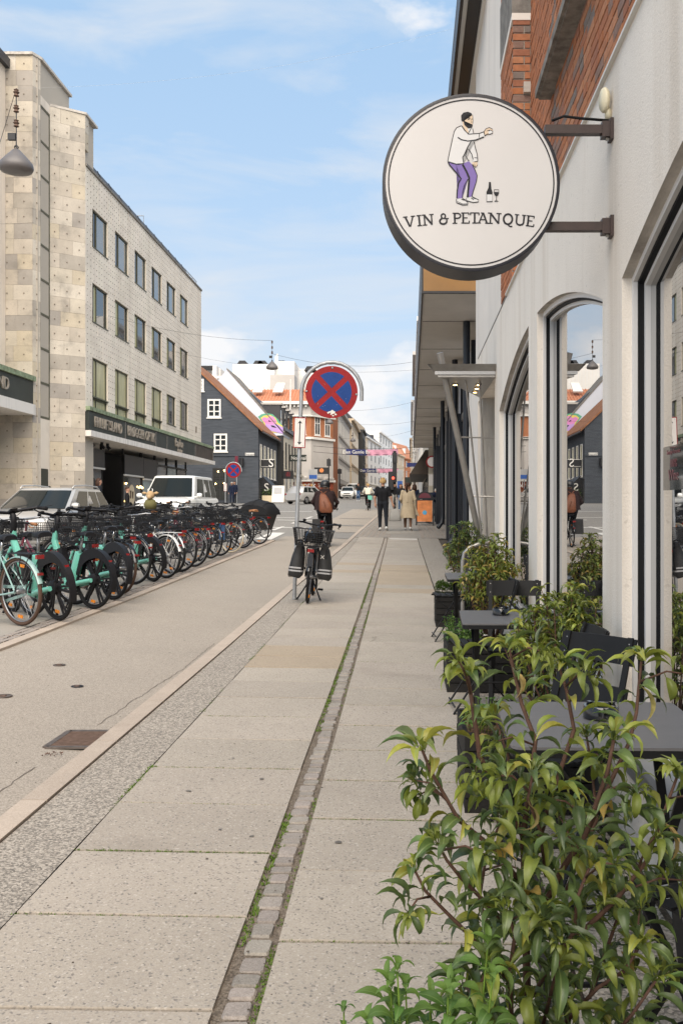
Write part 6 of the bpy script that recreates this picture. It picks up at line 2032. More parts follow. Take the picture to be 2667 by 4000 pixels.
# ------------------------------------------------------------------ no stopping sign on the pole
def stop_sign(label, x, y, lean, k, zdisc, r_, ztop, zplate, off, arrow=True, detail=True):
    t = thing('no_stopping_sign', label, 'traffic sign', (x, y, G(x, y)))
    t.rotation_euler = (0, lean, 0)
    b = B()
    pts = [(0, 0, 0), (0, 0, zdisc - .02)]
    ra = r_ + .055
    for i in range(0, 15):
        a = math.pi - math.pi * 1.03 * i / 14
        pts.append((ra + ra * math.cos(a), 0, zdisc + ra * math.sin(a) ))
    pts.append((2 * ra, 0, zdisc - .10))
    b.tube(pts, .026 * k, 12)
    b.out('pole', galv, t, smooth=40, local=True)
    c_ = (ra, -.03, zdisc)
    b = B(); b.lathe([(r_ * .99, -.012), (r_, -.008), (r_, .0)], 48, (c_[0], c_[1], c_[2]), (0, -1, 0)); d = b.out('sign_disc', traffic_red, t, local=True)
    b = B(); b.lathe([(r_ * .995, 0), (r_ * .995, .003)], 48, (c_[0], c_[1] + .016, c_[2]), (0, -1, 0)); b.out('disc_back', galv, d, local=True)
    yq = c_[1] - .0022
    for q in range(4):
        pts2 = []
        ri, hb = r_ * .77, r_ * .105
        a0 = math.pi / 4 + q * math.pi / 2
        da = math.asin(hb / ri)
        pts2 = [(math.cos(a0 + math.pi / 4) * hb * 1.414, math.sin(a0 + math.pi / 4) * hb * 1.414)]
        for i in range(9):
            a = a0 + da + (math.pi / 2 - 2 * da) * i / 8
            pts2.append((math.cos(a) * ri, math.sin(a) * ri))
        b = B(); b.add([(c_[0] + px_, yq, c_[2] + pz) for px_, pz in pts2], [tuple(range(len(pts2)))])
        b.out('blue_field', traffic_blue, d, local=True)
    if detail:
        for (px_, pz) in ((0, r_ * .93), (-r_ * .95, 0), (r_ * .95, -.02)):
            b = B(); b.lathe([(.012, 0), (.012, .006), (.004, .008)], 8, (c_[0] + px_, c_[1] - .002, c_[2] + pz), (0, -1, 0)); b.box(c_[0] + px_ - .02, c_[0] + px_ + .02, -.03, 0, c_[2] + pz - .008, c_[2] + pz + .008); b.out('clamp', galv, t, local=True)
        rr = random.Random(4)
        b = B()
        for i in range(12):
            px_, pz = rr.gauss(0, .035), -r_ * .80 + rr.gauss(0, .022)
            a = rr.uniform(0, 3); s = rr.uniform(.012, .03)
            b.add([(c_[0] + px_ + math.cos(a + w_) * s * rr.uniform(.5, 1.2), yq - .001 - .0002 * i, c_[2] + pz + math.sin(a + w_) * s * .8) for w_ in (0, 1.4, 3, 4.5)], [(0, 1, 2, 3)])
        b.out('torn_sticker', poster_white, d, local=True)
        b = B()
        for i in range(9):
            px_, pz = rr.uniform(-.2, .2), rr.uniform(-.22, .1)
            b.add([(c_[0] + px_, yq - .001, c_[2] + pz), (c_[0] + px_ + .005, yq - .001, c_[2] + pz + .002), (c_[0] + px_ + .003, yq - .001, c_[2] + pz + .007)], [(0, 1, 2)])
        b.out('paint_chips', poster_white, d, local=True)
    if arrow:
        w_, h_ = .080 * k, .205 * k
        b = B(); b.box(-w_, w_, -.045, -.040, zplate - h_, zplate + h_); p = b.out('arrow_plate', traffic_red, t, local=True)
        b = B(); b.box(-w_ * .86, w_ * .86, -.0465, -.0455, zplate - h_ * .94, zplate + h_ * .94); b.out('white_field', traffic_white, p, local=True)
        b = B(); a = h_ * .80; q = -.048
        b.add([(-.007 * k, q, zplate - a * .8), (.007 * k, q, zplate - a * .8), (.007 * k, q, zplate + a * .8), (-.007 * k, q, zplate + a * .8)], [(0, 1, 2, 3)])
        for s in (-1, 1):
            b.add([(0, q, zplate + s * a), (-.030 * k, q, zplate + s * a * .74), (0, q, zplate + s * a * .80), (.030 * k, q, zplate + s * a * .74)], [(0, 1, 2, 3) if s > 0 else (3, 2, 1, 0)])
        b.out('double_arrow', ink, p, local=True)
        if detail:
            for sx in (-1, 1):
                for sz in (-1, 1):
                    b = B(); b.lathe([(.006, 0), (.006, .004)], 6, (sx * w_ * .62, -.0465, zplate + sz * h_ * .86), (0, -1, 0)); b.out('rivet', galv, p, local=True)
    return t
stop_sign('large no stopping sign with double arrow plate on the leaning grey pole', -1.43, 12.9, R(2.0), 1.0, 2.80, .35, 3.2, 2.24, .3)
stop_sign('small distant no stopping sign standing before the charcoal house', -14.6, 80, 0, 1.6, 2.75, .62, 4, 1.35, .3, detail=False)
wl = thing('white_post_sign', 'narrow sign post seen edge on before the charcoal house corner', 'sign', (-14.0, 82, G(-14, 82)))
b = B(); b.tube([(0, 0, 0), (0, 0, 4.0)], .05, 6); b.out('post', galv, wl, local=True)
b = B(); b.box(-.12, .12, -.2, .2, 2.9, 4.0); b.out('panel', wine_red, wl, local=True)

# ------------------------------------------------------------------ hanging street lamps and cables
def street_lamp(label, x, y, ztop, zl, r_, name='street_lamp'):
    t = thing(name, label, 'street lamp', (x, y, zl), 0, 'street lamps hung on cables over the street')
    b = B(); b.lathe([(r_ * .10, r_ * 1.12), (r_ * .22, r_ * 1.05), (r_ * .62, r_ * .62), (r_ * .92, r_ * .28), (r_ * .98, r_ * .12), (r_ * 1.0, 0.0), (r_ * .97, -r_ * .10)], 28, cap=False); b.out('shade', lamp_grey, t, smooth=35, local=True)
    b = B(); b.lathe([(r_ * .97, -r_ * .10), (r_ * .9, -r_ * .22), (r_ * .5, -r_ * .32), (.001, -r_ * .36)], 28, cap=False); b.out('diffuser', lamp_pale, t, smooth=True, local=True)
    b = B()
    zz = r_ * 1.1
    h = ztop - zl
    b.tube([(0, 0, zz), (0, 0, h)], r_ * .035, 6)
    b.ring((0, 0, zz + r_ * .12), r_ * .11, r_ * .04, 10, 5)
    b.box(-r_ * .48, -r_ * .02, -r_ * .12, r_ * .12, zz + r_ * .55, zz + r_ * .95)
    b.out('suspension', dark_metal, t, local=True)
    for f in (.42, .66, .92):
        b = B(); z = zz + (h - zz) * f
        b.lathe([(r_ * .06, -r_ * .22), (r_ * .17, -r_ * .16), (r_ * .10, -r_ * .05), (r_ * .19, r_ * .05), (r_ * .10, r_ * .12), (r_ * .15, r_ * .2), (r_ * .05, r_ * .25)], 10, (0, 0, z)); b.out('insulator', iron_rust, t, smooth=40, local=True)
    return t
def lamp_at(label, u, v, D, vtop, r_):
    q = PX(u, v, D); q2 = PX(u, vtop, D)
    street_lamp(label, q.x, q.y, q2.z, q.z, r_)
    return q2
a1 = lamp_at('grey bell shaped street lamp hanging before the stone tower, largest of its kind', 65, 655, 14.4, 345, .25)
a2 = lamp_at('grey street lamp hanging over the road above the red tiled roof', 1063, 1437, 43.6, 1330, .27)
a3 = lamp_at('distant street lamp in front of the grey stone house row', 1287, 1652, 75, 1600, .30)
a4 = lamp_at('farthest street lamp hanging above the upper banner', 1378, 1722, 110, 1690, .32)
def wire(label, a, c_, sag, r_):
    b = B(); b.tube(catenary(a, c_, sag, 18), r_ * .6, 5)
    return tag(b.out('cable', alu_grey if 'eaves' in label else wire_m, None, smooth=True), label, 'cable', 'cables strung across the street')
wire('cable from the nearest street lamp off to the left over the entrance', a1, (-14.72, 31.5, 9.2), .3, .008)
wire('cable from the nearest street lamp across to the cafe eaves', a1, (1.25, 16, 9.5), .25, .0018)
wire('slack cable crossing the tower face below the nearest lamp', (-13.6, 35.6, 12.0), (-10.2, 14, 6.9), .5, .006)
wire('cable holding the lamp above the red roof, left half', a2, (-12.4, 41, 9.6), .25, .010)
wire('cable holding the lamp above the red roof, right half', a2 - Vector((0, 0, .6)), (.55, 44, 8.1), .35, .010)
wire('upper thin cable from the stone building towards the lamp', (-12.4, 52, 9.9), (.7, 50, 8.6), .5, .008)
wire('far cable over the street between lamp and banner', a3, (.9, 76, 9.8), .3, .012)
wire('far cable from the third lamp back to the brick corner building', a3, (-12.4, 78, 8.4), .3, .012)
wire('highest far cable over the street end', (-9, 130, 13.2), (1.8, 128, 13), .5, .02)
wire('second far cable over the street end', (-9, 150, 12.3), (1.9, 148, 13.4), .5, .02)

# ------------------------------------------------------------------ banners
def banner(label, u0, u1, v0, v1, D, sag):
    p0, p1 = PX(u0, v0, D), PX(u1, v1, D)
    t = thing('street_banner', label, 'banner', ((p0.x + p1.x) / 2, D, p1.z), 0, 'banners strung across the street')
    n = 26
    um = p0.x + (p1.x - p0.x) * (.40 if sag else .48)
    for nm, xa, xb, m in (('blue_half', p0.x, um, banner_navy), ('pink_half', um, p1.x, banner_pink)):
        b = B()
        rows = []
        for k in range(5):
            f = k / 4
            rows.append([(xa + (xb - xa) * i / n, D + .05 * math.sin(i * .9 + k), p1.z + (p0.z - p1.z) * f - sag * 4 * (((xa + (xb - xa) * i / n) - p0.x) / (p1.x - p0.x)) * (1 - ((xa + (xb - xa) * i / n) - p0.x) / (p1.x - p0.x))) for i in range(n + 1)])
        b.grid(rows)
        b.out(nm, m, t, smooth=True)
    b = B()
    for z in (p0.z, p1.z):
        b.tube([(p0.x - 3.4, D, z + .3), (p0.x, D, z), (p1.x, D, z), (p1.x + 2, D, z + .2)], .02, 4)
    b.out('rope', wire_m, t)
    text('Den Gamle By', (p0.z - p1.z) * .82, frame_m(((p0.x + um) / 2, D - .09, (p0.z + p1.z) / 2 - sag * .5), (1, 0, 0), (0, -1, 0)), poster_white, t, ext=.01, xs=.95)
banner('nearer blue and pink banner strung across the street', 1351, 1554, 1753, 1776, 100, .1)
banner('lower farther blue and pink banner strung across the street', 1415, 1556, 1830, 1846, 165, .05)

# ------------------------------------------------------------------ traffic signal, posts and street signs far ahead
def gpt(u, D):
    x = (u - U0) / F * D
    return Vector((x, D, G(x, D)))
q = gpt(1541, 62)
ts = thing('traffic_signal', 'black traffic signal post with red light behind the walking man', 'traffic light', tuple(q))
b = B(); b.tube([(0, 0, 0), (0, 0, PX(0, 1762, 62).z - q.z)], .09, 8); b.out('post', dark_metal, ts, local=True)
zt = PX(0, 1775, 62).z - q.z
b = B(); b.box(-.16, .16, -.2, .2, zt - .55, zt + .1); b.out('upper_head', dark_metal, ts, local=True)
z1 = PX(0, 1868, 62).z - q.z
b = B(); b.box(-.42, -.08, -.25, .1, z1 - .75, z1 + .42); h = b.out('signal_head', dark_metal, ts, local=True)
b = B(); b.lathe([(.09, 0), (.09, .02)], 12, (-.1, -.26, z1 - .0), (0, -1, 0)); b.out('red_lamp', glow_red, h, local=True)
b = B(); b.box(-.14, .14, -.12, -.09, z1 - .25, z1 + 1.0); b.out('back_board', dark_metal, ts, local=True)
q = gpt(1560, 66)
bsn = thing('street_sign', 'back of a grey sign with blue lower half beside the traffic signal', 'sign', tuple(q))
zz = PX(0, 1836, 66).z - q.z
b = B(); b.tube([(0, 0, 0), (0, 0, zz)], .05, 6); b.out('post', galv, bsn, local=True)
b = B(); b.box(-.16, .20, -.06, -.03, zz - .75, zz); b.out('panel', alu_grey, bsn, local=True)
b = B(); b.box(-.16, .20, -.06, -.03, zz - 1.35, zz - .76); b.out('blue_panel', blue_sign, bsn, local=True)
for (nm, lb, u, D, vt, w_, h_, m) in (
    ('projecting_sign', 'small dark navy shop sign high on the right row of houses', 1609, 92, 1808, 1.0, .38, banner_navy),
    ('projecting_sign', 'small green pharmacy sign on the right row of houses', 1594, 96, 1864, .7, .75, fascia_dark),
    ('projecting_sign', 'black sign with orange eye outside the optician corner', 1256, 124, 1826, 1.9, .85, dark_metal),
    ('projecting_sign', 'black shop sign below the optician eye sign', 1280, 135, 1848, 1.6, 1.3, dark_metal),
    ('projecting_sign', 'blue parking sign on the left row near the tower building', 1353, 190, 1800, 1.5, 1.3, blue_sign),
    ('projecting_sign', 'white shop sign above the blue parking sign', 1353, 188, 1757, 1.4, 2.4, poster_white)):
    z0 = EYE + (V0 - vt) / F * D
    xx = (u - U0) / F * D
    t = thing(nm, lb, 'shop sign', (xx, D, z0), 0)
    b = B(); b.box(-w_ / 2, w_ / 2, -.06, .06, -h_, 0); b.out('panel', m, t, local=True)
    b = B(); b.box(-w_ / 2 - .5 if xx < -2 else w_ / 2, -w_ / 2 if xx < -2 else w_ / 2 + .6, -.02, .02, -h_ * .5 - .03, -h_ * .5 + .03); b.out('arm', dark_metal, t, local=True)
    if 'eye' in lb and 'orange' in lb:
        b = B(); b.lathe([(.28, 0), (.28, .02)], 12, (0, -.065, -h_ * .45), (0, -1, 0)); b.out('eye', poster_orange, t, local=True)
    if 'parking' in lb:
        text('P', 1.0, frame_m((xx + .2, D - .07, z0 - .65), (1, 0, 0), (0, -1, 0)), poster_white, t, ext=.01)
q = gpt(1223, 110)
fbs = thing('street_sign', 'grey blue sign panel on a thin post outside the optician', 'sign', tuple(q))
zz = PX(0, 1833, 110).z - q.z
b = B(); b.tube([(0, 0, 0), (0, 0, zz)], .06, 6); b.out('post', galv, fbs, local=True)
b = B(); b.box(-.5, .5, -.06, -.03, zz - 1.25, zz); b.out('panel', alu_grey, fbs, local=True)
b = B(); b.box(-.45, .45, -.065, -.061, zz - 1.1, zz - .65); b.out('blue_panel', blue_sign, fbs, local=True)
for (u, D, vt, lb, r_) in ((1284, 90, 1790, 'tall black lamp post before the ornate left row', .08), (1308, 150, 1840, 'black post near the dark glass house', .13), (1326, 140, 1830, 'thin black post beside the parked white car', .12)):
    q = gpt(u, D)
    t = thing('street_post', lb, 'post', tuple(q))
    zz = EYE + (V0 - vt) / F * D - q.z
    b = B(); b.tube([(0, 0, 0), (0, 0, zz)], [r_, r_ * .7], 6); b.out('post', dark_metal, t, local=True)
    b = B(); b.box(-r_ * 2.4, r_ * 2.4, -r_, r_, zz * .82, zz * .98); b.out('cabinet', dark_metal, t, local=True)
q = gpt(1668, 54)
nps = thing('traffic_sign', 'round red rimmed prohibition sign with plate on the shop front', 'traffic sign', (1.35, 46, 3.0))
b = B(); b.lathe([(.30, 0), (.30, .03)], 20, (1.50, 46, 3.62), (-.25, -1, 0)); b.out('rim', traffic_red, nps)
b = B(); b.lathe([(.23, 0), (.23, .01)], 20, (1.493, 45.965, 3.62), (-.25, -1, 0)); b.out('disc', traffic_white, nps)
b = B(); b.bar((1.33, 45.99, 2.75), (1.66, 46, 2.75), .02, .55); b.out('plate', traffic_white, nps)
b = B(); b.tube([(1.62, 46.05, G(1.6, 46)), (1.62, 46.05, 4.0)], .03, 6); b.out('post', galv, nps)
# A-board
q = Vector((.95, 38.4, G(.95, 38.4)))
ab = thing('a_board', 'orange poster A board with black frame standing by the shop front', 'sign board', tuple(q), R(-4))
b = B()
b.bar((-.34, 0, 0), (-.33, .12, 1.15), .04, .04); b.bar((.34, 0, 0), (.33, .12, 1.15), .04, .04); b.bar((-.34, .42, 0), (-.33, .16, 1.15), .04, .04); b.bar((.34, .42, 0), (.33, .16, 1.15), .04, .04)
b.bar((-.34, .01, .12), (.34, .01, .12), .03, .03); b.bar((-.34, .11, 1.02), (.34, .11, 1.02), .04, .05)
b.prism([(-.35, 1.05)] + [(.35 * math.cos(math.pi * i / 12), 1.07 + .30 * math.sin(math.pi * i / 12)) for i in range(13)][::-1], lambda a, c_, t: (a, t, c_), .14, .10)
b.out('frame', dark_metal, ab, local=True)
b = B(); b.hexa([(-.30, -.01, .16), (.30, -.01, .16), (.30, .0, .16), (-.30, .0, .16), (-.30, .085, 1.0), (.30, .085, 1.0), (.30, .095, 1.0), (-.30, .095, 1.0)]); p = b.out('poster', poster_orange, ab, local=True)
b = B(); b.lathe([(.09, 0), (.09, .01)], 12, (0, .022, .52), (0, -1, .1)); b.out('poster_dot', poster_blue, p, local=True)
b = B(); b.prism([(.24 * math.cos(math.pi * i / 10), 1.11 + .20 * math.sin(math.pi * i / 10)) for i in range(11)], lambda a, c_, t: (a, t, c_), .10, .092); b.out('header', wine_red, ab, local=True)
# sandwich board and planter by the charcoal house
q = gpt(1082, 86)
sb2 = thing('sandwich_board', 'white leaning sandwich board beside the planter of the charcoal house', 'sign board', tuple(q))
b = B(); b.hexa([(-.5, 0, 0), (.6, 0, 0), (.6, .05, 0), (-.5, .05, 0), (-.45, .3, 1.5), (.65, .3, 1.5), (.65, .35, 1.5), (-.45, .35, 1.5)]); b.out('board', poster_white, sb2, local=True)
b = B(); b.hexa([(-.3, .13, .8), (.4, .13, .8), (.4, .135, .8), (-.3, .135, .8), (-.28, .24, 1.32), (.42, .24, 1.32), (.42, .245, 1.32), (-.28, .245, 1.32)]); b.out('picture', bag_grey, sb2, local=True)
q = gpt(1056, 86.5)
pl2 = thing('planter', 'light wooden planter with low bush outside the charcoal house', 'planter', tuple(q))
b = B(); b.box(-.7, .5, -.3, .3, 0, .6); b.out('box', cream_sign, pl2, local=True)
b = B(); rr = random.Random(2)
for i in range(260):
    p = Vector((rr.uniform(-.8, .6), rr.uniform(-.3, .3), rr.uniform(.55, 1.2))); a = rr.uniform(0, 6.28); s = .08
    b.add([p, p + Vector((math.cos(a) * s, math.sin(a) * s, .05)), p + Vector((math.cos(a + 1) * s, math.sin(a + 1) * s, -.04))], [(0, 1, 2)])
tag(b.out('bush', box_leaf, None), 'low green bush growing in the light wooden planter', 'bush').location = q
# ------------------------------------------------------------------ cafe tables, chairs, planters
def gz0(x, y):
    return G(x, y)
def table(label, x0, x1, y0, y1, yaw=0):
    z = G(.6, (y0 + y1) / 2)
    cx_, cy_ = (x0 + x1) / 2, (y0 + y1) / 2
    w_, d = (x1 - x0) / 2, (y1 - y0) / 2
    t = thing('cafe_table', label, 'table', (cx_, cy_, z), yaw, 'square black cafe tables')
    b = B()
    rr = .03
    poly = []
    for (sx, sy, a0) in ((1, -1, -90), (1, 1, 0), (-1, 1, 90), (-1, -1, 180)):
        for k in range(4):
            a = math.radians(a0 + k * 30)
            poly.append((sx * (w_ - rr) + rr * math.cos(a), sy * (d - rr) + rr * math.sin(a)))
    b.prism(poly, lambda a, c_, q: (a, c_, q), .722, .730)
    top = b.out('tabletop', table_m, t, local=True)
    b = B()
    b.prism(poly, lambda a, c_, q: (a * 1.001, c_ * 1.001, q), .700, .7215)
    b.out('rim', furn, top, local=True)
    for s in (-1, 1):
        for k in (-1, 1):
            b = B(); b.bar((s * (w_ - .08), -k * (d - .06), .70), (s * (w_ - .10), k * (d - .04), 0.0), .010, .028, (1, 0, 0)); b.out('leg', furn, t, local=True)
    b = B()
    for k in (-1, 1):
        b = B(); b.bar((-(w_ - .09), k * (d - .05), .06), (w_ - .09, k * (d - .05), .06), .012, .012); b.out('stretcher', furn, t, local=True)
    b = B(); b.tube([(-(w_ - .09), 0, .35), (w_ - .09, 0, .35)], .006, 6); b.out('stretcher', furn, t, local=True)
    return t
def chair():
    """folding slatted chair, seat facing +y, origin below the seat centre"""
    r = thing('bistro_chair', 'black slatted folding bistro chair', 'chair', (0, 0, 0), 0, 'black folding bistro chairs')
    W_ = .175
    for i in range(6):
        y = -.17 + i * .062
        b = B(); b.box(-W_, W_, y, y + .046, .445 + .004 * math.cos(i), .453 + .004 * math.cos(i)); s = b.out('seat_slat', furn, r, local=True)
    for s in (-1, 1):
        b = B(); b.bar((s * (W_ - .03), -.18, .436), (s * (W_ - .03), .20, .436), .012, .016); b.out('seat_rail', furn, r, local=True)
        b = B(); b.bar((s * (W_ - .015), .20, 0), (s * (W_ - .015), -.10, .47), .008, .028, (1, 0, 0)); b.bar((s * (W_ - .015), -.10, .47), (s * (W_ - .02), -.225, .87), .008, .026, (1, 0, 0)); b.out('leg', furn, r, local=True)
        b = B(); b.bar((s * (W_ - .03), -.24, 0), (s * (W_ - .03), .18, .44), .008, .026, (1, 0, 0)); b.out('leg', furn, r, local=True)
    for (z0, z1) in ((.60, .68), (.765, .865)):
        rows = []
        for k in range(7):
            x = -W_ - .008 + (2 * W_ + .016) * k / 6
            bow = -.022 * (1 - (k / 3 - 1) ** 2)
            rows.append([(x, -.105 - (z - .47) * .31 + bow + o, z) for z, o in ((z0, .006), (z1, .006), (z1, -.004), (z0, -.004), (z0, .006))])
        b = B(); b.grid(rows); b.add(rows[0][:4], [(0, 1, 2, 3)]); b.add(rows[-1][:4], [(3, 2, 1, 0)])
        sl_ = b.out('back_slat', furn, r, smooth=30, local=True)
        for s in (-1, 1):
            for z in (z0 + .022, z1 - .022):
                b = B(); b.lathe([(.006, 0), (.006, .004), (.002, .005)], 6, (s * (W_ - .02), -.105 - (z - .47) * .31 + .003, z), (0, 1, 0)); b.out('rivet', steel, sl_, local=True)
    for q in (.19, -.22):
        b = B(); b.tube([(-W_ + .02, q, .05), (W_ - .02, q, .05)], .006, 5); b.out('stretcher', furn, r, local=True)
    return r
table('square black cafe table nearest the camera with its ashtray', .31, .90, 2.61, 3.23, R(-1.5))
table('square black cafe table in the middle under the tall arched window', .345, .93, 5.19, 5.87, R(-2))
table('square black cafe table farthest away, half hidden by a leafy shrub', .40, .97, 8.12, 8.88, R(-1))
ch0 = chair()
CH = [(.62, 3.70, R(130), 'black slatted bistro chair behind the nearest table, its back against the pillar'),
      (.74, 6.22, R(176), 'black slatted bistro chair behind the middle table'),
      (.53, 6.42, R(94), 'black slatted bistro chair with seat towards the pavement before the planter'),
      (.60, 4.05, R(95), 'black slatted bistro chair by the planter behind the nearest table'),
      (.52, 9.6, R(95), 'black slatted bistro chair by the farthest planter box'),
      (.78, 9.2, R(172), 'black slatted bistro chair behind the farthest table'),
      (.80, 2.32, R(25), 'black slatted bistro chair at the near side of the nearest table')]
for i, (x, y, a, lbl) in enumerate(CH):
    o = ch0 if i == 0 else copy_tree(ch0)
    o['label'] = lbl
    o.location = (x, y, G(x, y)); o.rotation_euler = (0, 0, a)
def ashtray(label, x, y, z, s=1.0):
    t = thing('ashtray', label, 'ashtray', (x, y, z), .3, 'round black ashtrays')
    b = B(); b.lathe([(.046 * s, 0), (.050 * s, .003), (.050 * s, .036), (.048 * s, .040), (.041 * s, .040), (.038 * s, .036), (.036 * s, .010), (.001, .009)], 36, cap=False)
    b.out('bowl', ash_black, t, smooth=30, local=True)
    b = B()
    for k in range(4):
        a = k * math.pi / 2 + .3
        p, q = Vector((math.cos(a) * .0505 * s, math.sin(a) * .0505 * s, .0402)), Vector((math.cos(a) * .036 * s, math.sin(a) * .036 * s, .0402))
        n = Vector((-math.sin(a), math.cos(a), 0)) * .007
        b.hexa([p - n, p + n, q + n, q - n, p - n + Vector((0, 0, .004)), p + n + Vector((0, 0, .004)), q + n + Vector((0, 0, .004)), q - n + Vector((0, 0, .004))])
    b.out('cigarette_rest', ash_black, t, local=True)
ashtray('round black ashtray on the nearest table', .62, 2.98, G(.6, 2.92) + .731, 1.1)
ashtray('round black ashtray on the middle table', .585, 5.62, G(.6, 5.53) + .731)
ashtray('small black ashtray on the farthest table', .70, 8.55, G(.6, 8.5) + .731)
rp = random.Random(17)
def planter(label, x0, x1, y0, y1):
    z = min(G(x0, y0), G(x1, y0)) - .01
    t = thing('planter_box', label, 'planter', ((x0 + x1) / 2, (y0 + y1) / 2, z), 0, 'black plank planter boxes')
    hw, hd, h = (x1 - x0) / 2, (y1 - y0) / 2, .37
    n = 5
    for k in range(n):
        za, zb_ = .02 + k * .07, .02 + k * .07 + .063
        for (a, c_) in (((-hw, -hd + .01), (hw, -hd + .01)), ((-hw, hd - .01), (hw, hd - .01)), ((-hw + .01, -hd + .02), (-hw + .01, hd - .02)), ((hw - .01, -hd + .02), (hw - .01, hd - .02))):
            j = rp.uniform(-.002, .002)
            b = B(); b.bar((a[0] + j, a[1] + j, (za + zb_) / 2), (c_[0] + j, c_[1] + j, (za + zb_) / 2), .018, zb_ - za); b.out('plank', planter_m, t, local=True)
    for sx in (-1, 1):
        for sy in (-1, 1):
            b = B(); b.box(sx * (hw - .035) - .025, sx * (hw - .035) + .025, sy * (hd - .035) - .02, sy * (hd - .035) + .02, 0, h); b.out('post', planter_m, t, local=True)
    rows = []
    for i in range(13):
        rows.append([(-hw + .02 + (2 * hw - .04) * i / 12, -hd + .02 + (2 * hd - .04) * j / 8, h - .045 + rp.uniform(-.012, .014)) for j in range(9)])
    b = B(); b.grid(rows); b.out('soil', soil_m, t, smooth=True, local=True)
    b = B()
    for i in range(60):
        x, y = rp.uniform(-hw + .05, hw - .05), rp.uniform(-hd + .05, hd - .05); a = rp.uniform(0, 6.28); s = rp.uniform(.015, .035)
        p = Vector((x, y, h - .02))
        b.add([p, p + Vector((math.cos(a) * s, math.sin(a) * s, .006)), p + Vector((math.cos(a + .6) * s * 1.6, math.sin(a + .6) * s * 1.6, .0)), p + Vector((math.cos(a + 1.2) * s, math.sin(a + 1.2) * s, .005))], [(0, 1, 2, 3)])
    b.out('fallen_leaves', leaf_c, t, kind='stuff', local=True)
    return t
planter('black plank planter box with boxwood balls farthest along the wall', .38, .98, 10.45, 10.98)
planter('black plank planter box with herbs and shrub behind the middle table', .335, .94, 6.97, 7.58)
planter('black plank planter box half hidden behind the large front shrub', .285, .90, 4.28, 4.88)
planter('black plank planter box under the large front shrub, below the picture edge', -.07, .70, 1.36, 1.90)
# paper bits lying on a planter
b = B(); b.add([(0, 0, 0), (.05, .01, .008), (.06, .04, .0), (.01, .03, .01)], [(0, 1, 2, 3)])
o = tag(b.out('paper_scrap', poster_white, None), 'crumpled white paper scrap on the planter behind the middle table', 'litter'); o.location = (.60, 7.05, .46)

# ------------------------------------------------------------------ leaves
def leaf_mesh(name, L_, W_, droop, fold, m, n=6, tw=0):
    """blade along +y from the stalk at the origin, upper side +z, curling downwards"""
    b = B()
    pr = [.10, .62, .95, 1.0, .80, .42, .02]
    rows = []
    ang, y, z = .45, 0.0, 0.0
    st = L_ / n
    for i in range(n + 1):
        w_ = W_ / 2 * pr[int(i * 6 / n)]
        a = tw * i / n
        up = Vector((math.sin(a), -math.sin(-ang) * 0, math.cos(a)))
        e = fold * w_
        rows.append([(-w_ * math.cos(a), y, z + e - w_ * math.sin(a)), (-w_ * .45, y, z + e * .25), (0, y, z), (w_ * .45, y, z + e * .25), (w_ * math.cos(a), y, z + e + w_ * math.sin(a))])
        y += math.cos(ang) * st; z += math.sin(ang) * st
        ang -= droop / n
    b.grid(rows)
    b.v = [Vector((q[0], q[1] + .012, q[2])) for q in b.v]
    b.tube([(0, 0, 0), (0, .012, .0)], .0011, 3, cap=False)
    return b.mesh(name, m, True)
LM = {}
def leafset(key, L_, W_, m, fold=.7):
    LM[key] = [leaf_mesh('leaf', L_ * s, W_ * ww, d, fold * f, m, tw=t) for s, ww, d, f, t in ((1.0, 1, 2.1, 1, .3), (.9, 1.1, 2.6, .8, -.4), (1.1, .95, 1.6, 1.2, .5), (.75, 1.0, 2.2, 1, -.2), (1.0, 1.05, 3.0, .7, .2))]
leafset('a', .082, .0205, leaf_a); leafset('b', .080, .020, leaf_b); leafset('c', .075, .024, leaf_c); leafset('y', .036, .010, leaf_bud, .3)
leafset('m', .060, .021, leaf_mint, .3)
rl2 = random.Random(31)
def leaf_matrix(p, d, up=Vector((0, 0, 1)), s=1.0, roll=0.0):
    y = d.normalized()
    x = y.cross(up)
    x = x.normalized() if x.length > .05 else Vector((1, 0, 0))
    z = x.cross(y)
    q = Matrix(((x.x, y.x, z.x, 0), (x.y, y.y, z.y, 0), (x.z, y.z, z.z, 0), (0, 0, 0, 1)))
    return Matrix.Translation(p) @ q @ Matrix.Rotation(roll, 4, 'Y') @ Matrix.Scale(s, 4)
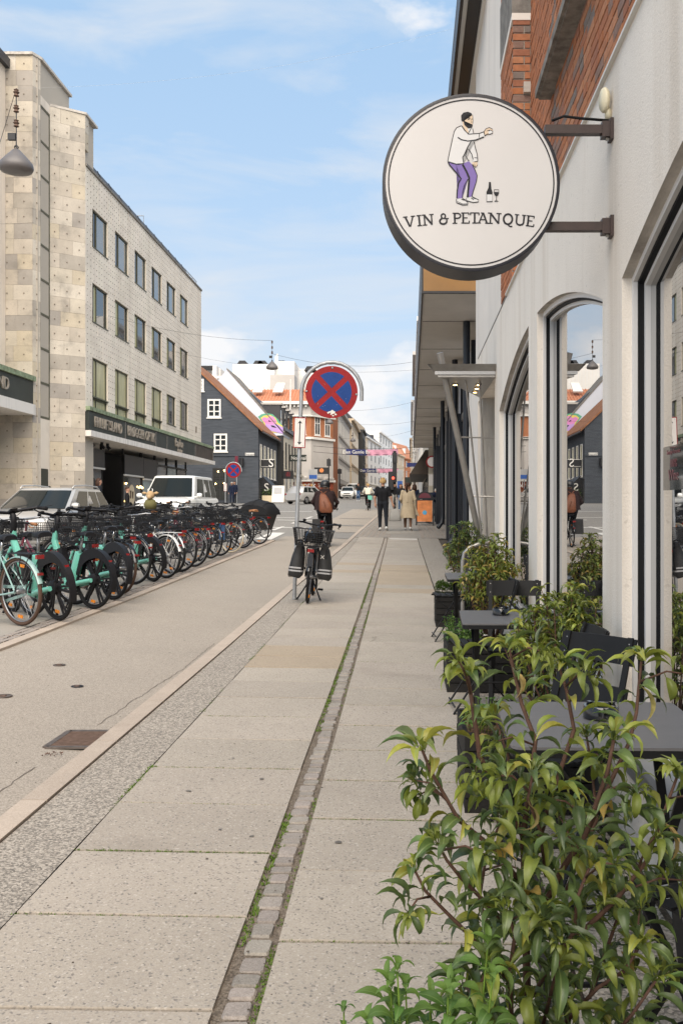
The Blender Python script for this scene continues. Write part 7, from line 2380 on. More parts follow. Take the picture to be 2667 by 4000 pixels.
class Shrub:
    """collects stems and leaves; the largest in view become leaf parts, the rest one mass"""
    def __init__(s, name, label, cat, loc, group=None):
        s.r = thing(name, label, cat, loc, 0, group)
        s.inv = ROOT[s.r.name]
        s.st = B(); s.lv = []
    def stem(s, pts, r0, r1):
        k = len(pts)
        s.st.tube(pts, [r0 + (r1 - r0) * i / (k - 1) for i in range(k)], 7)
    def leaf(s, p, d, key, sc=1.0, roll=None, pri=1.0):
        s.lv.append((Vector(p), Vector(d), key, sc, rl2.uniform(-.5, .5) if roll is None else roll, pri))
    def dress(s, pts, keys, n, l0=0.0, sc=1.0, tipn=7, up=.25, pri=1.0, phase=None):
        """leaves in a spiral along a stem and a whorl at its tip"""
        pts = [Vector(p) for p in pts]
        seg = [(b_ - a_).length for a_, b_ in zip(pts, pts[1:])]
        tot = sum(seg)
        ph = rl2.uniform(0, 6.28) if phase is None else phase
        for i in range(n):
            t = tot * (l0 + (1 - l0) * (i + .5) / n)
            k = 0
            while k < len(seg) - 1 and t > seg[k]:
                t -= seg[k]; k += 1
            p = pts[k].lerp(pts[k + 1], min(1, t / seg[k]))
            ax = (pts[k + 1] - pts[k]).normalized()
            x, y = axes(ax)
            a = ph + i * 2.4 + rl2.uniform(-.3, .3)
            d = (x * math.cos(a) + y * math.sin(a)) + ax * rl2.uniform(-.1, .4) + Vector((0, 0, up * rl2.uniform(.2, 1.2)))
            s.leaf(p, d, rl2.choice(keys), sc * rl2.uniform(.7, 1.15), pri=pri)
        ax = (pts[-1] - pts[-2]).normalized()
        x, y = axes(ax)
        for i in range(tipn):
            a = ph + i * 2.4
            s.leaf(pts[-1], (x * math.cos(a) + y * math.sin(a)) * 1.0 + ax * .45, rl2.choice(keys), sc * rl2.uniform(.7, 1.05), pri=pri * 1.2)
        for i in range(5):
            a = ph + i * 1.3
            s.leaf(pts[-1], (x * math.cos(a) + y * math.sin(a)) * .55 + ax, 'y', sc * rl2.uniform(.7, 1.2), pri=pri * .6)
    def done(s, nparts, mass_mat, stem_mat=None):
        s.st.out('stem', stem_mat or bark, s.r, smooth=True)
        order = sorted(s.lv, key=lambda q: -q[5] * q[3])
        for (p, d, key, sc, roll, pri) in order[:nparts]:
            inst('leaf', rl2.choice(LM[key]), s.r, s.inv @ leaf_matrix(p, d, s=sc, roll=roll))
        if len(order) > nparts:
            b = B()
            for (p, d, key, sc, roll, pri) in order[nparts:]:
                me = rl2.choice(LM[key])
                M_ = leaf_matrix(p, d, s=sc, roll=roll)
                vs = [v.co for v in me.vertices]
                o = len(b.v)
                b.v += [M_ @ v for v in vs]
                b.f += [tuple(i + o for i in pl.vertices) for pl in me.polygons]
                b.mi += [{'a': 0, 'b': 1, 'c': 2, 'y': 1, 'm': 3}[key]] * len(me.polygons)
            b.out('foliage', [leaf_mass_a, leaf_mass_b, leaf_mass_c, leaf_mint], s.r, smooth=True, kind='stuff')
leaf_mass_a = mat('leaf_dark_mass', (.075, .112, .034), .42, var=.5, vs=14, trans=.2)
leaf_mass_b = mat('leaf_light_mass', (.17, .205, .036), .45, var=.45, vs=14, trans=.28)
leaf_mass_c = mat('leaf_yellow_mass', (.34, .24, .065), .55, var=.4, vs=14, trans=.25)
# the large shrub in front, its stems traced from the photograph and set at their own depths
def im(*q):
    return [PX(u, v, D) for u, v, D in q]
fs = Shrub('front_shrub', 'large glossy leaved shrub with drooping leaves filling the lower right corner', 'shrub', (.33, 1.95, .35))
base = PX(2060, 4080, 1.92)
MAIN = [
 (im((2060, 4080, 1.92), (2050, 3488, 1.95), (2041, 3262, 1.94), (1910, 3026, 1.92), (1872, 2953, 1.91), (1845, 2760, 1.90), (1825, 2640, 1.89)), .0085, .0035, 13, .52),
 (im((2041, 3262, 1.94), (2070, 3060, 1.97), (2090, 2891, 2.0), (2035, 2748, 2.02), (2001, 2600, 2.03), (1988, 2531, 2.03)), .006, .003, 13, .1),
 (im((2050, 3488, 1.95), (2140, 3150, 1.98), (2240, 2850, 2.0), (2212, 2700, 2.0), (2185, 2612, 2.0)), .006, .003, 12, .3),
 (im((2090, 3600, 1.95), (2207, 3375, 1.93), (2285, 3262, 1.90), (2372, 3010, 1.88), (2395, 2890, 1.87)), .007, .0035, 13, .3),
 (im((2285, 3262, 1.90), (2380, 3060, 1.95), (2457, 2898, 1.98), (2484, 2782, 1.99), (2495, 2660, 2.0), (2503, 2582, 2.0)), .005, .0028, 9, .55),
 (im((2085, 3523, 1.94), (1945, 3331, 1.90), (1788, 3200, 1.87), (1684, 3017, 1.85), (1648, 2930, 1.84)), .0055, .0028, 11, .30),
 (im((2060, 3700, 1.93), (1902, 3532, 1.87), (1800, 3430, 1.84), (1745, 3362, 1.82), (1712, 3300, 1.82)), .005, .0025, 9, .3),
 (im((2000, 3850, 1.90), (1830, 3650, 1.82), (1736, 3558, 1.80), (1660, 3480, 1.79), (1622, 3405, 1.79)), .0045, .0025, 8, .35),
 (im((2120, 3780, 1.92), (2260, 3650, 1.86), (2400, 3520, 1.84), (2521, 3366, 1.83), (2585, 3190, 1.84), (2640, 3040, 1.85)), .006, .0028, 12, .3),
 (im((2210, 3990, 1.88), (2330, 3860, 1.80), (2440, 3790, 1.77), (2500, 3690, 1.76)), .0045, .0025, 9, .2),
 (im((2070, 3900, 1.9), (2240, 3640, 1.80), (2255, 3500, 1.78), (2300, 3390, 1.77)), .0045, .0028, 9, .2),
 (im((2000, 4060, 1.88), (1990, 3800, 1.78), (2010, 3650, 1.75), (1980, 3560, 1.74)), .005, .0028, 9, .25),
 (im((2130, 3420, 1.94), (2110, 3250, 1.86), (2060, 3120, 1.82), (2080, 3020, 1.81)), .004, .0025, 9, .2),
 (im((1940, 3700, 1.88), (1870, 3520, 1.92), (1900, 3330, 1.95), (1960, 3200, 1.97)), .004, .0025, 9, .2),
 (im((2300, 3900, 1.9), (2420, 3560, 1.95), (2500, 3480, 2.0), (2620, 3400, 2.02)), .004, .0025, 9, .3),
 (im((2200, 3500, 1.97), (2330, 3200, 2.04), (2310, 3000, 2.08), (2290, 2880, 2.1)), .004, .0025, 9, .2),
 (im((1990, 3500, 1.98), (1940, 3180, 2.05), (1985, 2960, 2.08), (1930, 2800, 2.1)), .004, .0025, 9, .3),
 (im((2120, 4000, 1.86), (2180, 3760, 1.74), (2120, 3600, 1.70)), .004, .0025, 8, .2),
 (im((2360, 4080, 1.86), (2470, 3960, 1.75), (2560, 3830, 1.72)), .004, .0025, 8, .2),
 (im((1900, 4080, 1.86), (1850, 3900, 1.76), (1900, 3790, 1.73)), .004, .0025, 8, .2),
]
for i, (pts, r0, r1, n, l0) in enumerate(MAIN):
    low = pts[-1].z < .80
    fs.stem(pts, r0, r1)
    keys = ['a', 'a', 'a', 'b'] if low else ['a', 'b', 'b', 'b', 'a']
    fs.dress(pts, keys, int(n * 1.6), l0 * .7, sc=1.0 if not low else 1.08, tipn=9 if not low else 7, pri=1.4 if i < 9 else 1.1)
    for q in range((2, 2, 1, 3, 1, 2, 1, 1, 3)[i] if i < 9 else 1):                   # short side shoots
        t_ = rl2.uniform(.35, .92) * (len(pts) - 1)
        k_ = min(int(t_), len(pts) - 2)
        p = pts[k_].lerp(pts[k_ + 1], t_ - k_)
        d = Vector((rl2.gauss(0, 1), rl2.gauss(0, 1), rl2.uniform(.0, 1.0))).normalized() * rl2.uniform(.05, .12)
        sh_ = [p, p + d * .6 + Vector((0, 0, .012)), p + d]
        fs.stem(sh_, .0026, .0015)
        fs.dress(sh_, keys, 4, .3, sc=.92, tipn=6, pri=1.0)
    if i in (1, 4, 8, 12):
        fs.leaf(pts[-2], Vector((.3, -.2, -1)), 'c', 1.0, pri=2)
for i in range(340):                                    # older leaves hanging in the body of the shrub
    u, v = rl2.gauss(2180, 260), 4080 - 1000 * rl2.random() ** 1.25
    if u < 1740 + abs(v - 3600) * .35 or u > 2700:
        continue
    D = rl2.uniform(1.72, 2.12)
    fs.leaf(PX(u, v, D), Vector((rl2.gauss(0, 1), rl2.gauss(-.3, 1), rl2.uniform(-.7, .5))), rl2.choice(['a', 'a', 'a', 'a', 'a', 'b', 'b']) if rl2.random() > .03 else 'c', rl2.uniform(.75, 1.2), pri=.8)
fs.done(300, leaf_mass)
# the leafy shrubs in the other planters
def planter_shrub(label, x, y, h, spread, nst, seed, nparts, keys, xoff=0, sc=1.0, yellow=.15, stems=None):
    global rl2
    rl2 = random.Random(seed)
    z0 = G(x, y) + .33
    s = Shrub('shrub', label, 'shrub', (x, y, z0), 'leafy shrubs growing in the planter boxes')
    for k in range(nst):
        a = k * 2.4 + rl2.uniform(-.3, .3)
        rr = spread * math.sqrt((k + .5) / nst)
        tx, ty = math.cos(a) * rr + xoff, math.sin(a) * rr * .7
        hh = h * (1.05 - .45 * (rr / spread) ** 1.5) * rl2.uniform(.82, 1.05)
        p0 = Vector((x + tx * .25, y + ty * .25, z0))
        pts = [p0, p0 + Vector((tx * .35, ty * .35, hh * .35)), p0 + Vector((tx * .62, ty * .6, hh * .70)), p0 + Vector((tx * .78, ty * .75, hh))]
        s.stem(pts, .0055, .0022)
        s.dress(pts, keys + (['c'] if rl2.random() < yellow * 2 else []), int(7 + hh * 22), .22, sc=sc, tipn=7)
        for q in range(int(hh * 14)):                   # side shoots
            t = rl2.uniform(.3, .9)
            p = pts[1].lerp(pts[3], t)
            d = Vector((rl2.gauss(0, 1), rl2.gauss(0, 1), rl2.uniform(.1, .9))).normalized() * rl2.uniform(.06, .14)
            s.stem([p, p + d * .6 + Vector((0, 0, .01)), p + d], .0025, .0015)
            s.dress([p, p + d * .6 + Vector((0, 0, .01)), p + d], keys if t > .35 else keys + ['c'], 3, .3, sc=sc * .85, tipn=5)
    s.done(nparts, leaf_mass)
    return s
planter_shrub('bright green leafy shrub in front of the pillar beside the nearest table', .78, 4.62, .72, .28, 18, 41, 270, ['a', 'b', 'b', 'b'], sc=.95)
planter_shrub('tall green and yellow shrub behind the middle table', .68, 7.25, .80, .20, 15, 43, 260, ['a', 'b', 'b', 'b', 'c'], sc=1.0, yellow=.45)
planter_shrub('dark fine leaved shrub at the foot of the entrance canopy post', .74, 10.72, .84, .27, 14, 47, 200, ['a', 'a', 'a', 'b'], sc=1.0, yellow=.2)
rl2 = random.Random(77)
def herb(label, x, y, spread, h, n, z0, seed, cat='herb', sc=1.0, sy=.5):
    r_ = random.Random(seed)
    s = Shrub('herb_plant', label, cat, (x, y, z0), None)
    for k in range(n):
        tx, ty = r_.uniform(-1, 1) * spread, r_.uniform(-1, 1) * spread * sy
        hh = h * r_.uniform(.6, 1.1)
        p0 = Vector((x + tx * .8, y + ty * .8, z0))
        pts = [p0, p0 + Vector((tx * .1, ty * .1, hh * .5)), p0 + Vector((tx * .25, ty * .25, hh))]
        s.stem(pts, .0022, .0014)
        m = max(4, int(hh / .026))
        for i in range(m):
            p = p0.lerp(pts[2], .15 + .8 * i / m)
            for f in (0, math.pi):
                a = i * math.pi / 2 + f + r_.uniform(-.3, .3)
                s.leaf(p, Vector((math.cos(a), math.sin(a), .5)), 'm', sc * (1.1 - .6 * i / m) * r_.uniform(.8, 1.1), pri=1 + i / m)
        for i in range(4):
            a = i * 1.57
            s.leaf(pts[2], Vector((math.cos(a) * .6, math.sin(a) * .6, 1)), 'm', sc * .42, pri=1.2)
    s.done(200, leaf_mass, moss_m)
herb('bushy mint coloured herb in the planter behind the middle table', .46, 7.12, .14, .20, 26, G(.4, 7.1) + .33, 51, sy=.8)
herb('fresh green herb clump at the bottom edge in front of the large shrub', .05, 1.64, .10, .30, 15, .33, 52, sc=1.55, sy=.6)
herb('single young herb shoot left of the fresh green clump', -.10, 1.66, .006, .26, 1, .31, 53, sc=1.1)
herb('short herb in the planter hidden behind the large shrub', .40, 4.45, .10, .14, 12, G(.4, 4.4) + .33, 54, sy=.7)
def boxball(label, x, y, z, r_, seed):
    q = random.Random(seed)
    t = thing('boxwood', label, 'boxwood', (x, y, z), 0, 'small boxwood balls in the farthest planter')
    b = B()
    for i in range(700):
        v = Vector((q.gauss(0, 1), q.gauss(0, 1), q.gauss(0, 1))).normalized() * r_ * q.uniform(.55, 1.08)
        v.z += r_ * 1.1
        d = (v - Vector((0, 0, r_ * .8))).normalized() + Vector((q.gauss(0, .5), q.gauss(0, .5), .4)); x_, y_ = axes(d)
        s_ = .016
        d = d.normalized()
        b.add([v, v + x_ * s_ * .45 + d * s_, v + d * s_ * 2, v - x_ * s_ * .45 + d * s_], [(0, 1, 2, 3)])
    b.out('foliage', box_leaf, t, kind='stuff', local=True)
    b = B(); b.tube([(0, 0, -.03), (0, 0, r_)], .006, 5); b.out('stem', bark, t, local=True)
boxball('small boxwood ball at the corner of the farthest planter', .46, 10.62, G(.4, 10.6) + .33, .075, 1)
boxball('second small boxwood ball beside the corner one', .60, 10.66, G(.4, 10.6) + .33, .07, 2)
# ------------------------------------------------------------------ people: one continuous body surface each
def sdf_mesh(caps, res):
    """caps: (a, b, ra, rb, material, flat) ; smooth union, meshed with surface nets"""
    A = np.array([c_[0] for c_ in caps], float); Bq = np.array([c_[1] for c_ in caps], float)
    ra = np.array([c_[2] for c_ in caps]); rb = np.array([c_[3] for c_ in caps])
    m = max(ra.max(), rb.max()) + .05
    lo = np.minimum(A, Bq).min(0) - m; hi = np.maximum(A, Bq).max(0) + m
    n = np.ceil((hi - lo) / res).astype(int) + 1
    g = np.stack(np.meshgrid(*[lo[i] + res * np.arange(n[i]) for i in range(3)], indexing='ij'), -1)
    D = None
    k = .030
    for i in range(len(caps)):
        ba = Bq[i] - A[i]
        pa = g - A[i]
        h = np.clip((pa @ ba) / max(ba @ ba, 1e-9), 0, 1)
        d = np.linalg.norm(pa - h[..., None] * ba, axis=-1) - (ra[i] + (rb[i] - ra[i]) * h)
        if D is None:
            D = d
        else:
            q = np.clip(.5 + .5 * (D - d) / k, 0, 1)
            D = D * (1 - q) + d * q - k * q * (1 - q)
    s = D < 0
    nx, ny, nz = s.shape
    cnt = np.zeros((nx - 1, ny - 1, nz - 1)); acc = np.zeros((nx - 1, ny - 1, nz - 1, 3))
    cs = [(i, j, l) for i in (0, 1) for j in (0, 1) for l in (0, 1)]
    def sub(a, c_):
        return a[c_[0]:nx - 1 + c_[0], c_[1]:ny - 1 + c_[1], c_[2]:nz - 1 + c_[2]]
    for p in cs:
        for ax in range(3):
            if p[ax] == 0:
                q = list(p); q[ax] = 1
                d0, d1 = sub(D, p), sub(D, tuple(q))
                cr = (d0 < 0) != (d1 < 0)
                t = np.where(cr, d0 / np.where(cr, d0 - d1, 1), 0)
                pos = np.zeros(cr.shape + (3,)); pos[...] = p
                pos[..., ax] += t
                acc += pos * cr[..., None]; cnt += cr
    act = cnt > 0
    idx = -np.ones(act.shape, int); ii = np.argwhere(act); idx[act] = np.arange(len(ii))
    verts = lo + res * (ii + acc[act] / cnt[act][:, None])
    faces = []
    for ax in range(3):
        o1, o2 = [(1, 2), (2, 0), (0, 1)][ax]
        sl0 = [slice(1, -1)] * 3; sl0[ax] = slice(0, -1)
        sl1 = [slice(1, -1)] * 3; sl1[ax] = slice(1, None)
        a0, a1 = s[tuple(sl0)], s[tuple(sl1)]
        for flip in (False, True):
            w_ = np.argwhere((a0 & ~a1) if not flip else (~a0 & a1))
            if not len(w_):
                continue
            base_ = w_.copy()
            base_[:, o1] += 1; base_[:, o2] += 1
            def cell(d1, d2):
                c_ = base_.copy(); c_[:, o1] += d1; c_[:, o2] += d2
                return idx[c_[:, 0], c_[:, 1], c_[:, 2]]
            qd = np.stack([cell(-1, -1), cell(0, -1), cell(0, 0), cell(-1, 0)], 1)
            if flip:
                qd = qd[:, ::-1]
            faces += [tuple(r_) for r_ in qd.tolist() if min(r_) >= 0]
    cen = verts[np.array([f[0] for f in faces])] * .5 + verts[np.array([f[2] for f in faces])] * .5
    best = None; mi = None
    for i in range(len(caps)):
        ba = Bq[i] - A[i]; pa = cen - A[i]
        h = np.clip((pa @ ba) / max(ba @ ba, 1e-9), 0, 1)
        d = np.linalg.norm(pa - h[:, None] * ba, axis=1) - (ra[i] + (rb[i] - ra[i]) * h)
        if best is None:
            best = d; mi = np.full(len(cen), caps[i][4])
        else:
            up = d < best
            best = np.where(up, d, best); mi = np.where(up, caps[i][4], mi)
    return verts.tolist(), faces, mi.tolist()
def person(label, loc, face, pose, mats_, res=.022, scale=1.0, hair=None, extra=None, bald=False, build=1.0):
    """pose: joints in metres for a 1.75 m figure looking along +y. mats_: skin, top, trousers, shoes"""
    t = thing('person', label, 'person', loc, face)
    t.scale = (scale,) * 3
    J = {k: np.array(v, float) for k, v in pose.items()}
    S, TP, TR, SH = 0, 1, 2, 3
    c_ = []
    W_ = build
    pel, ch_, nk, hd = J['pelvis'], J['chest'], J['neck'], J['head']
    sx = np.array([1.0, 0, 0])
    for s, k in ((-1, 'l'), (1, 'r')):
        o = sx * s
        c_.append((pel + o * .085, pel + o * .09 + [0, 0, .10], .095 * W_, .085 * W_, TR))
        c_.append((pel + o * .075 + [0, 0, .12], ch_ + o * .085, .095 * W_, .105 * W_, TP))
        sh = J['sh' + k]
        c_.append((ch_ + o * .05, sh, .095 * W_, .068 * W_, TP))
        el, wr = J['el' + k], J['wr' + k]
        sl = J.get('sleeve', 1)
        if sl == 0:                                     # short sleeves
            md = sh + (el - sh) * .75
            c_.append((sh, md, .066 * W_, .060, TP)); c_.append((md, el, .046, .042, S)); c_.append((el, wr, .042, .028, S))
        else:
            c_.append((sh, el, .064 * W_, .054, TP)); c_.append((el, wr, .052, .040, TP))
        hn = J['hand' + k]
        c_.append((wr, wr + (hn - wr) * .5, .026, .036, S)); c_.append((wr + (hn - wr) * .5, hn, .036, .026, S))
        hp, kn, an, to = pel + o * .09 - [0, 0, .02], J['kn' + k], J['an' + k], J['to' + k]
        c_.append((hp, kn, .090 * W_, .062 * W_, TR)); c_.append((kn, an + [0, 0, .06], .062 * W_, .045 * W_, TR))
        hl = an + (an - to) * .18 + [0, 0, -.01]
        c_.append((hl, to, .040, .034, SH))
    c_.append((ch_ + [0, 0, .08], nk, .06, .055, TP))
    c_.append((nk, hd - [0, 0, .06], .052, .055, S))
    fd = np.array(J.get('look', (0, 1, 0)), float); fd = fd / np.linalg.norm(fd)
    c_.append((hd + [0, 0, .025], hd + [0, 0, .025] - fd * .025, .092, .095, S))
    c_.append((hd + fd * .02 - [0, 0, .01], hd + fd * .035 - [0, 0, .075], .070, .050, S))
    c_.append((hd + fd * .085 - [0, 0, .005], hd + fd * .108 - [0, 0, .03], .012, .016, S))
    vs, fs_, mi = sdf_mesh(c_, res)
    b = B(); b.v = [Vector(v) for v in vs]; b.f = fs_; b.mi = mi
    # fingers: four curled fingers and a thumb on each hand
    for s, k in ((-1, 'l'), (1, 'r')):
        wr, hn = Vector(J['wr' + k]), Vector(J['hand' + k])
        d = (hn - wr).normalized()
        x = Vector((0, 1, 0)) - d * d.y
        x = x.normalized()
        n = d.cross(x)
        for q in range(4):
            o = hn + x * (.027 - .018 * q) - d * .01
            l = (.072, .080, .074, .058)[q]
            b.m = 0
            b.tube([o, o + d * l * .5, o + d * l * .85 - n * s * l * .35, o + d * l * .9 - n * s * l * .6], [.0095, .009, .008, .006], 6)
        o = wr + (hn - wr) * .35 + x * .03
        b.tube([o, o + x * .025 + d * .025, o + x * .03 + d * .055], [.012, .010, .008], 6)
    b.out('body', mats_, t, smooth=True, local=True)
    # face
    hdv, f3 = Vector(hd), Vector(fd)
    rt = f3.cross(Vector((0, 0, 1))).normalized()
    b = B()
    for s in (-1, 1):
        b.lathe([(.011, -.004), (.009, .004), (.001, .006)], 8, hdv + f3 * .083 + rt * s * .034 + Vector((0, 0, .018)), f3)
        b.bar(hdv + f3 * .094 + rt * s * .018 + Vector((0, 0, .040)), hdv + f3 * .086 + rt * s * .052 + Vector((0, 0, .040)), .008, .008)
    b.bar(hdv + f3 * .082 - rt * .022 - Vector((0, 0, .058)), hdv + f3 * .082 + rt * .022 - Vector((0, 0, .058)), .008, .008)
    b.out('facial_features', hair_dark, t, local=True)
    b = B()
    for s in (-1, 1):
        e = hdv + rt * s * .096 + Vector((0, 0, .0))
        b.lathe([(.010, -.006), (.026, 0), (.020, .010), (.002, .012)], 10, e, rt * s)
    b.out('ears', mats_[0], t, smooth=True, local=True)
    if hair:
        hm, kind = hair
        b = B()
        def dome(r_, cut, back):
            vs2, fs2 = [], []
            nu, nv = 16, 8
            for i in range(nv + 1):
                for j in range(nu):
                    a = 2 * math.pi * j / nu
                    fr = math.cos(a)                     # 1 = front
                    pmax = math.radians(62 + 42 * (1 - fr) / 2 * back)
                    ph = pmax * i / nv
                    d = f3 * math.cos(a) * math.sin(ph) + rt * math.sin(a) * math.sin(ph) + Vector((0, 0, 1)) * math.cos(ph)
                    wob = 1 + .035 * math.sin(7 * a + 3 * ph) + .03 * math.sin(11 * ph + 2 * a)
                    vs2.append(hdv + Vector((0, 0, .022)) - f3 * .018 + d * r_ * wob)
            for i in range(nv):
                for j in range(nu):
                    fs2.append((i * nu + j, i * nu + (j + 1) % nu, (i + 1) * nu + (j + 1) % nu, (i + 1) * nu + j))
            b.add(vs2, fs2)
        dome(.113, 0, 1.3 if kind != 'short' else 1.05)
        if kind == 'quiff':
            for i in range(14):
                a = i * .45
                p = hdv + Vector((0, 0, .115)) + rt * math.sin(a) * .055 + f3 * (math.cos(a) * .05 + .01)
                b.tube([p, p + Vector((0, 0, .035)) + f3 * .012, p + Vector((0, 0, .045)) + f3 * .03 + rt * .008], [.022, .018, .006], 6)
        if kind == 'ponytail':
            p = hdv - f3 * .11 + Vector((0, 0, .06))
            b.lathe([(.02, -.01), (.035, 0), (.02, .02)], 8, p, -f3)
            b.tube([p - f3 * .01, p - f3 * .05 + Vector((0, 0, -.04)), p - f3 * .055 + Vector((0, 0, -.14)), p - f3 * .03 + Vector((.01, 0, -.26)), p - f3 * .02 + Vector((.015, 0, -.32))], [.025, .042, .045, .036, .008], 9)
        if kind == 'long':
            for q in range(-4, 5):
                a = math.pi + q * .30
                p = hdv + f3 * math.cos(a) * .098 + rt * math.sin(a) * .10 + Vector((0, 0, .02))
                b.tube([p, p + Vector((0, 0, -.12)) - f3 * .01, p + Vector((0, 0, -.25)) - f3 * .005], [.030, .034, .012], 7)
        b.out('hair', hm, t, smooth=True, local=True)
    return t
STAND = dict(pelvis=(0, 0, .94), chest=(0, .0, 1.30), neck=(0, -.01, 1.47), head=(0, .02, 1.63), shl=(-.185, -.01, 1.415), shr=(.185, -.01, 1.415), ell=(-.25, -.04, 1.13), elr=(.25, -.03, 1.13), wrl=(-.26, .02, .88), wrr=(.26, .04, .88), handl=(-.255, .05, .80), handr=(.255, .07, .80),
             knl=(-.10, .03, .50), knr=(.10, .0, .50), anl=(-.11, -.01, .07), anr=(.11, -.06, .07), tol=(-.13, .15, .035), tor=(.13, .10, .035))
def pose(**k):
    d = dict(STAND); d.update(k); return d
# man in black walking away
mx, my = -.62, 33.2
man = person('man in black T shirt and black trousers walking away with a grey bag', (mx, my, G(mx, my)), R(0),
    pose(sleeve=0, anl=(-.10, .08, .08), knl=(-.10, .10, .50), tol=(-.14, .26, .03), anr=(.12, -.20, .11), knr=(.11, -.02, .50), tor=(.15, -.04, .04), ell=(-.27, -.06, 1.14), wrl=(-.255, .0, .90), handl=(-.245, .03, .82), elr=(.27, -.04, 1.13), wrr=(.33, .0, .90), handr=(.36, .03, .82)),
    [skin_m, cloth_black, cloth_charcoal, shoe_white], res=.017, scale=1.03, hair=(hair_blond, 'quiff'), build=1.12)
bag = thing('tote_bag', 'grey cloth tote bag carried by the man in black', 'bag', (mx + .42, my + .04, G(mx, my) + .34))
b = B()
secs = []
for (z, a, c_) in ((0, .19, .05), (.03, .21, .07), (.22, .19, .06), (.38, .13, .03), (.43, .10, .015)):
    secs.append([(a * math.copysign(abs(math.cos(q)) ** .6, math.cos(q)) + .01 * math.sin(3 * q + z * 20), c_ * math.copysign(abs(math.sin(q)) ** .6, math.sin(q)), z) for q in [2 * math.pi * i / 14 for i in range(14)]])
b.add([p for q in secs for p in q], [(i * 14 + j, i * 14 + (j + 1) % 14, (i + 1) * 14 + (j + 1) % 14, (i + 1) * 14 + j) for i in range(4) for j in range(14)] + [tuple(range(13, -1, -1))])
b.out('bag_body', cloth_grey, bag, smooth=True, local=True)
b = B(); b.tube([(-.09, 0, .42), (-.05, 0, .50), (.0, 0, .53), (.05, 0, .50), (.09, 0, .42)], .008, 5); b.out('handle', cloth_grey, bag, local=True)
# woman in trench coat
wx, wy = .246, 33.7
wom = person('woman with ponytail in beige trench coat and brown trousers walking away', (wx, wy, G(wx, wy)), R(-2),
    pose(pelvis=(0, 0, .92), ell=(-.27, -.02, 1.14), wrl=(-.22, .14, 1.02), handl=(-.15, .2, 1.04), elr=(.26, -.06, 1.13), wrr=(.27, .0, .90), anl=(-.10, .10, .08), knl=(-.10, .10, .50), tol=(-.12, .27, .03), anr=(.10, -.16, .10), knr=(.10, .0, .50), tor=(.13, .0, .035), look=(.35, 1, 0)),
    [skin_m, cloth_trench, cloth_brown, shoe_white], res=.017, scale=.965, hair=(hair_dark, 'ponytail'))
b = B()
rows = []
for (z, a, c_, dy) in ((1.44, .13, .08, 0), (1.36, .215, .12, 0), (1.20, .215, .135, 0), (1.05, .205, .135, 0), (.98, .205, .14, 0), (.80, .245, .17, -.01), (.60, .275, .20, -.02), (.46, .30, .225, -.03)):
    rows.append([(a * math.cos(q) * (1 + .03 * math.sin(5 * q + z * 9)), dy + c_ * math.sin(q) * (1 + .05 * math.sin(7 * q + z * 5)), z + (.02 * math.sin(3 * q) if z < .5 else 0)) for q in [2 * math.pi * i / 28 for i in range(28)]])
b.add([p for q in rows for p in q], [(i * 28 + j, (i + 1) * 28 + j, (i + 1) * 28 + (j + 1) % 28, i * 28 + (j + 1) % 28) for i in range(len(rows) - 1) for j in range(28)])
b.out('trench_coat', cloth_trench, wom, smooth=True, local=True)
b = B(); b.bar((0, -.15, 1.3), (0, -.20, .50), .012, .004, (0, 1, 0)); b.tube([(.2, -.06, 1.02), (0, -.145, 1.04), (-.2, -.06, 1.02)], .016, 5); b.out('coat_belt', cloth_trench, wom, local=True)
b = B(); b.hexa([(.30, -.16, .58), (.42, -.10, .52), (.42, .06, .52), (.30, .12, .58), (.20, -.10, 1.0), (.24, -.06, 1.0), (.24, .06, 1.0), (.20, .08, 1.0)]); b.out('coat_flap', cloth_trench, wom, local=True)

# riders
def rider(label, x, y, face, mats_, scale=1.0, res=.018, hair=None, build=1.05):
    return person(label, (x, y, G(x, y) - .08), face, dict(pelvis=(0, -.02, .98), chest=(0, .10, 1.32), neck=(0, .14, 1.49), head=(0, .19, 1.64), shl=(-.19, .12, 1.43), shr=(.19, .12, 1.43), ell=(-.33, .18, 1.20), elr=(.33, .18, 1.20), wrl=(-.28, .42, 1.10), wrr=(.28, .42, 1.10), handl=(-.28, .49, 1.07), handr=(.28, .49, 1.07),
        knl=(-.12, .34, .72), knr=(.13, .22, .55), anl=(-.12, .26, .38), anr=(.13, .12, .16), tol=(-.13, .44, .36), tor=(.15, .30, .15)), mats_, res=res, scale=scale, hair=hair, build=build)
def rider_bike(label, x, y, head, s=1.0):
    o = city_bike(label, black_gloss, rack=True, group=None)
    if 'group' in o:
        del o['group']
    place(o, x, y, head, z=G(x, y) - .083, s=s)
    return o
cxr, cyr = -2.06, 25.65
rider_bike('black bicycle ridden by the person with the brown leather backpack', cxr, cyr, R(90 - 2))
cyc = rider('cyclist in dark hoodie and black helmet riding away', cxr, cyr + .28, R(0), [skin_m, cloth_hoodie, cloth_black, shoe_black], scale=1.0, build=1.25)
hd_ = Vector((0, .19, 1.64))
b = B(); b.lathe([(.128, -.05), (.140, .0), (.135, .05), (.105, .10), (.06, .13), (.001, .14)], 20, hd_ + Vector((0, -.01, .03)), (0, 0, 1), cap=False); b.tube([hd_ + Vector((.132 * math.cos(q), .132 * math.sin(q) - .01, -.02)) for q in [i * math.pi / 8 for i in range(16)]], .012, 6, closed=True); b.out('helmet', helmet_m, cyc, smooth=40, local=True)
b = B()
rows = []
for i in range(9):
    q = math.pi + math.pi * (i / 8)
    rows.append([(.15 * math.cos(q) * k, .11 + .10 * math.sin(q) * k + .02, 1.50 + dz) for k, dz in ((.7, .07), (1.0, .03), (1.15, -.05))])
b.grid(rows); b.out('hood', cloth_hoodie, cyc, smooth=True, local=True)
b = B()
rows = []
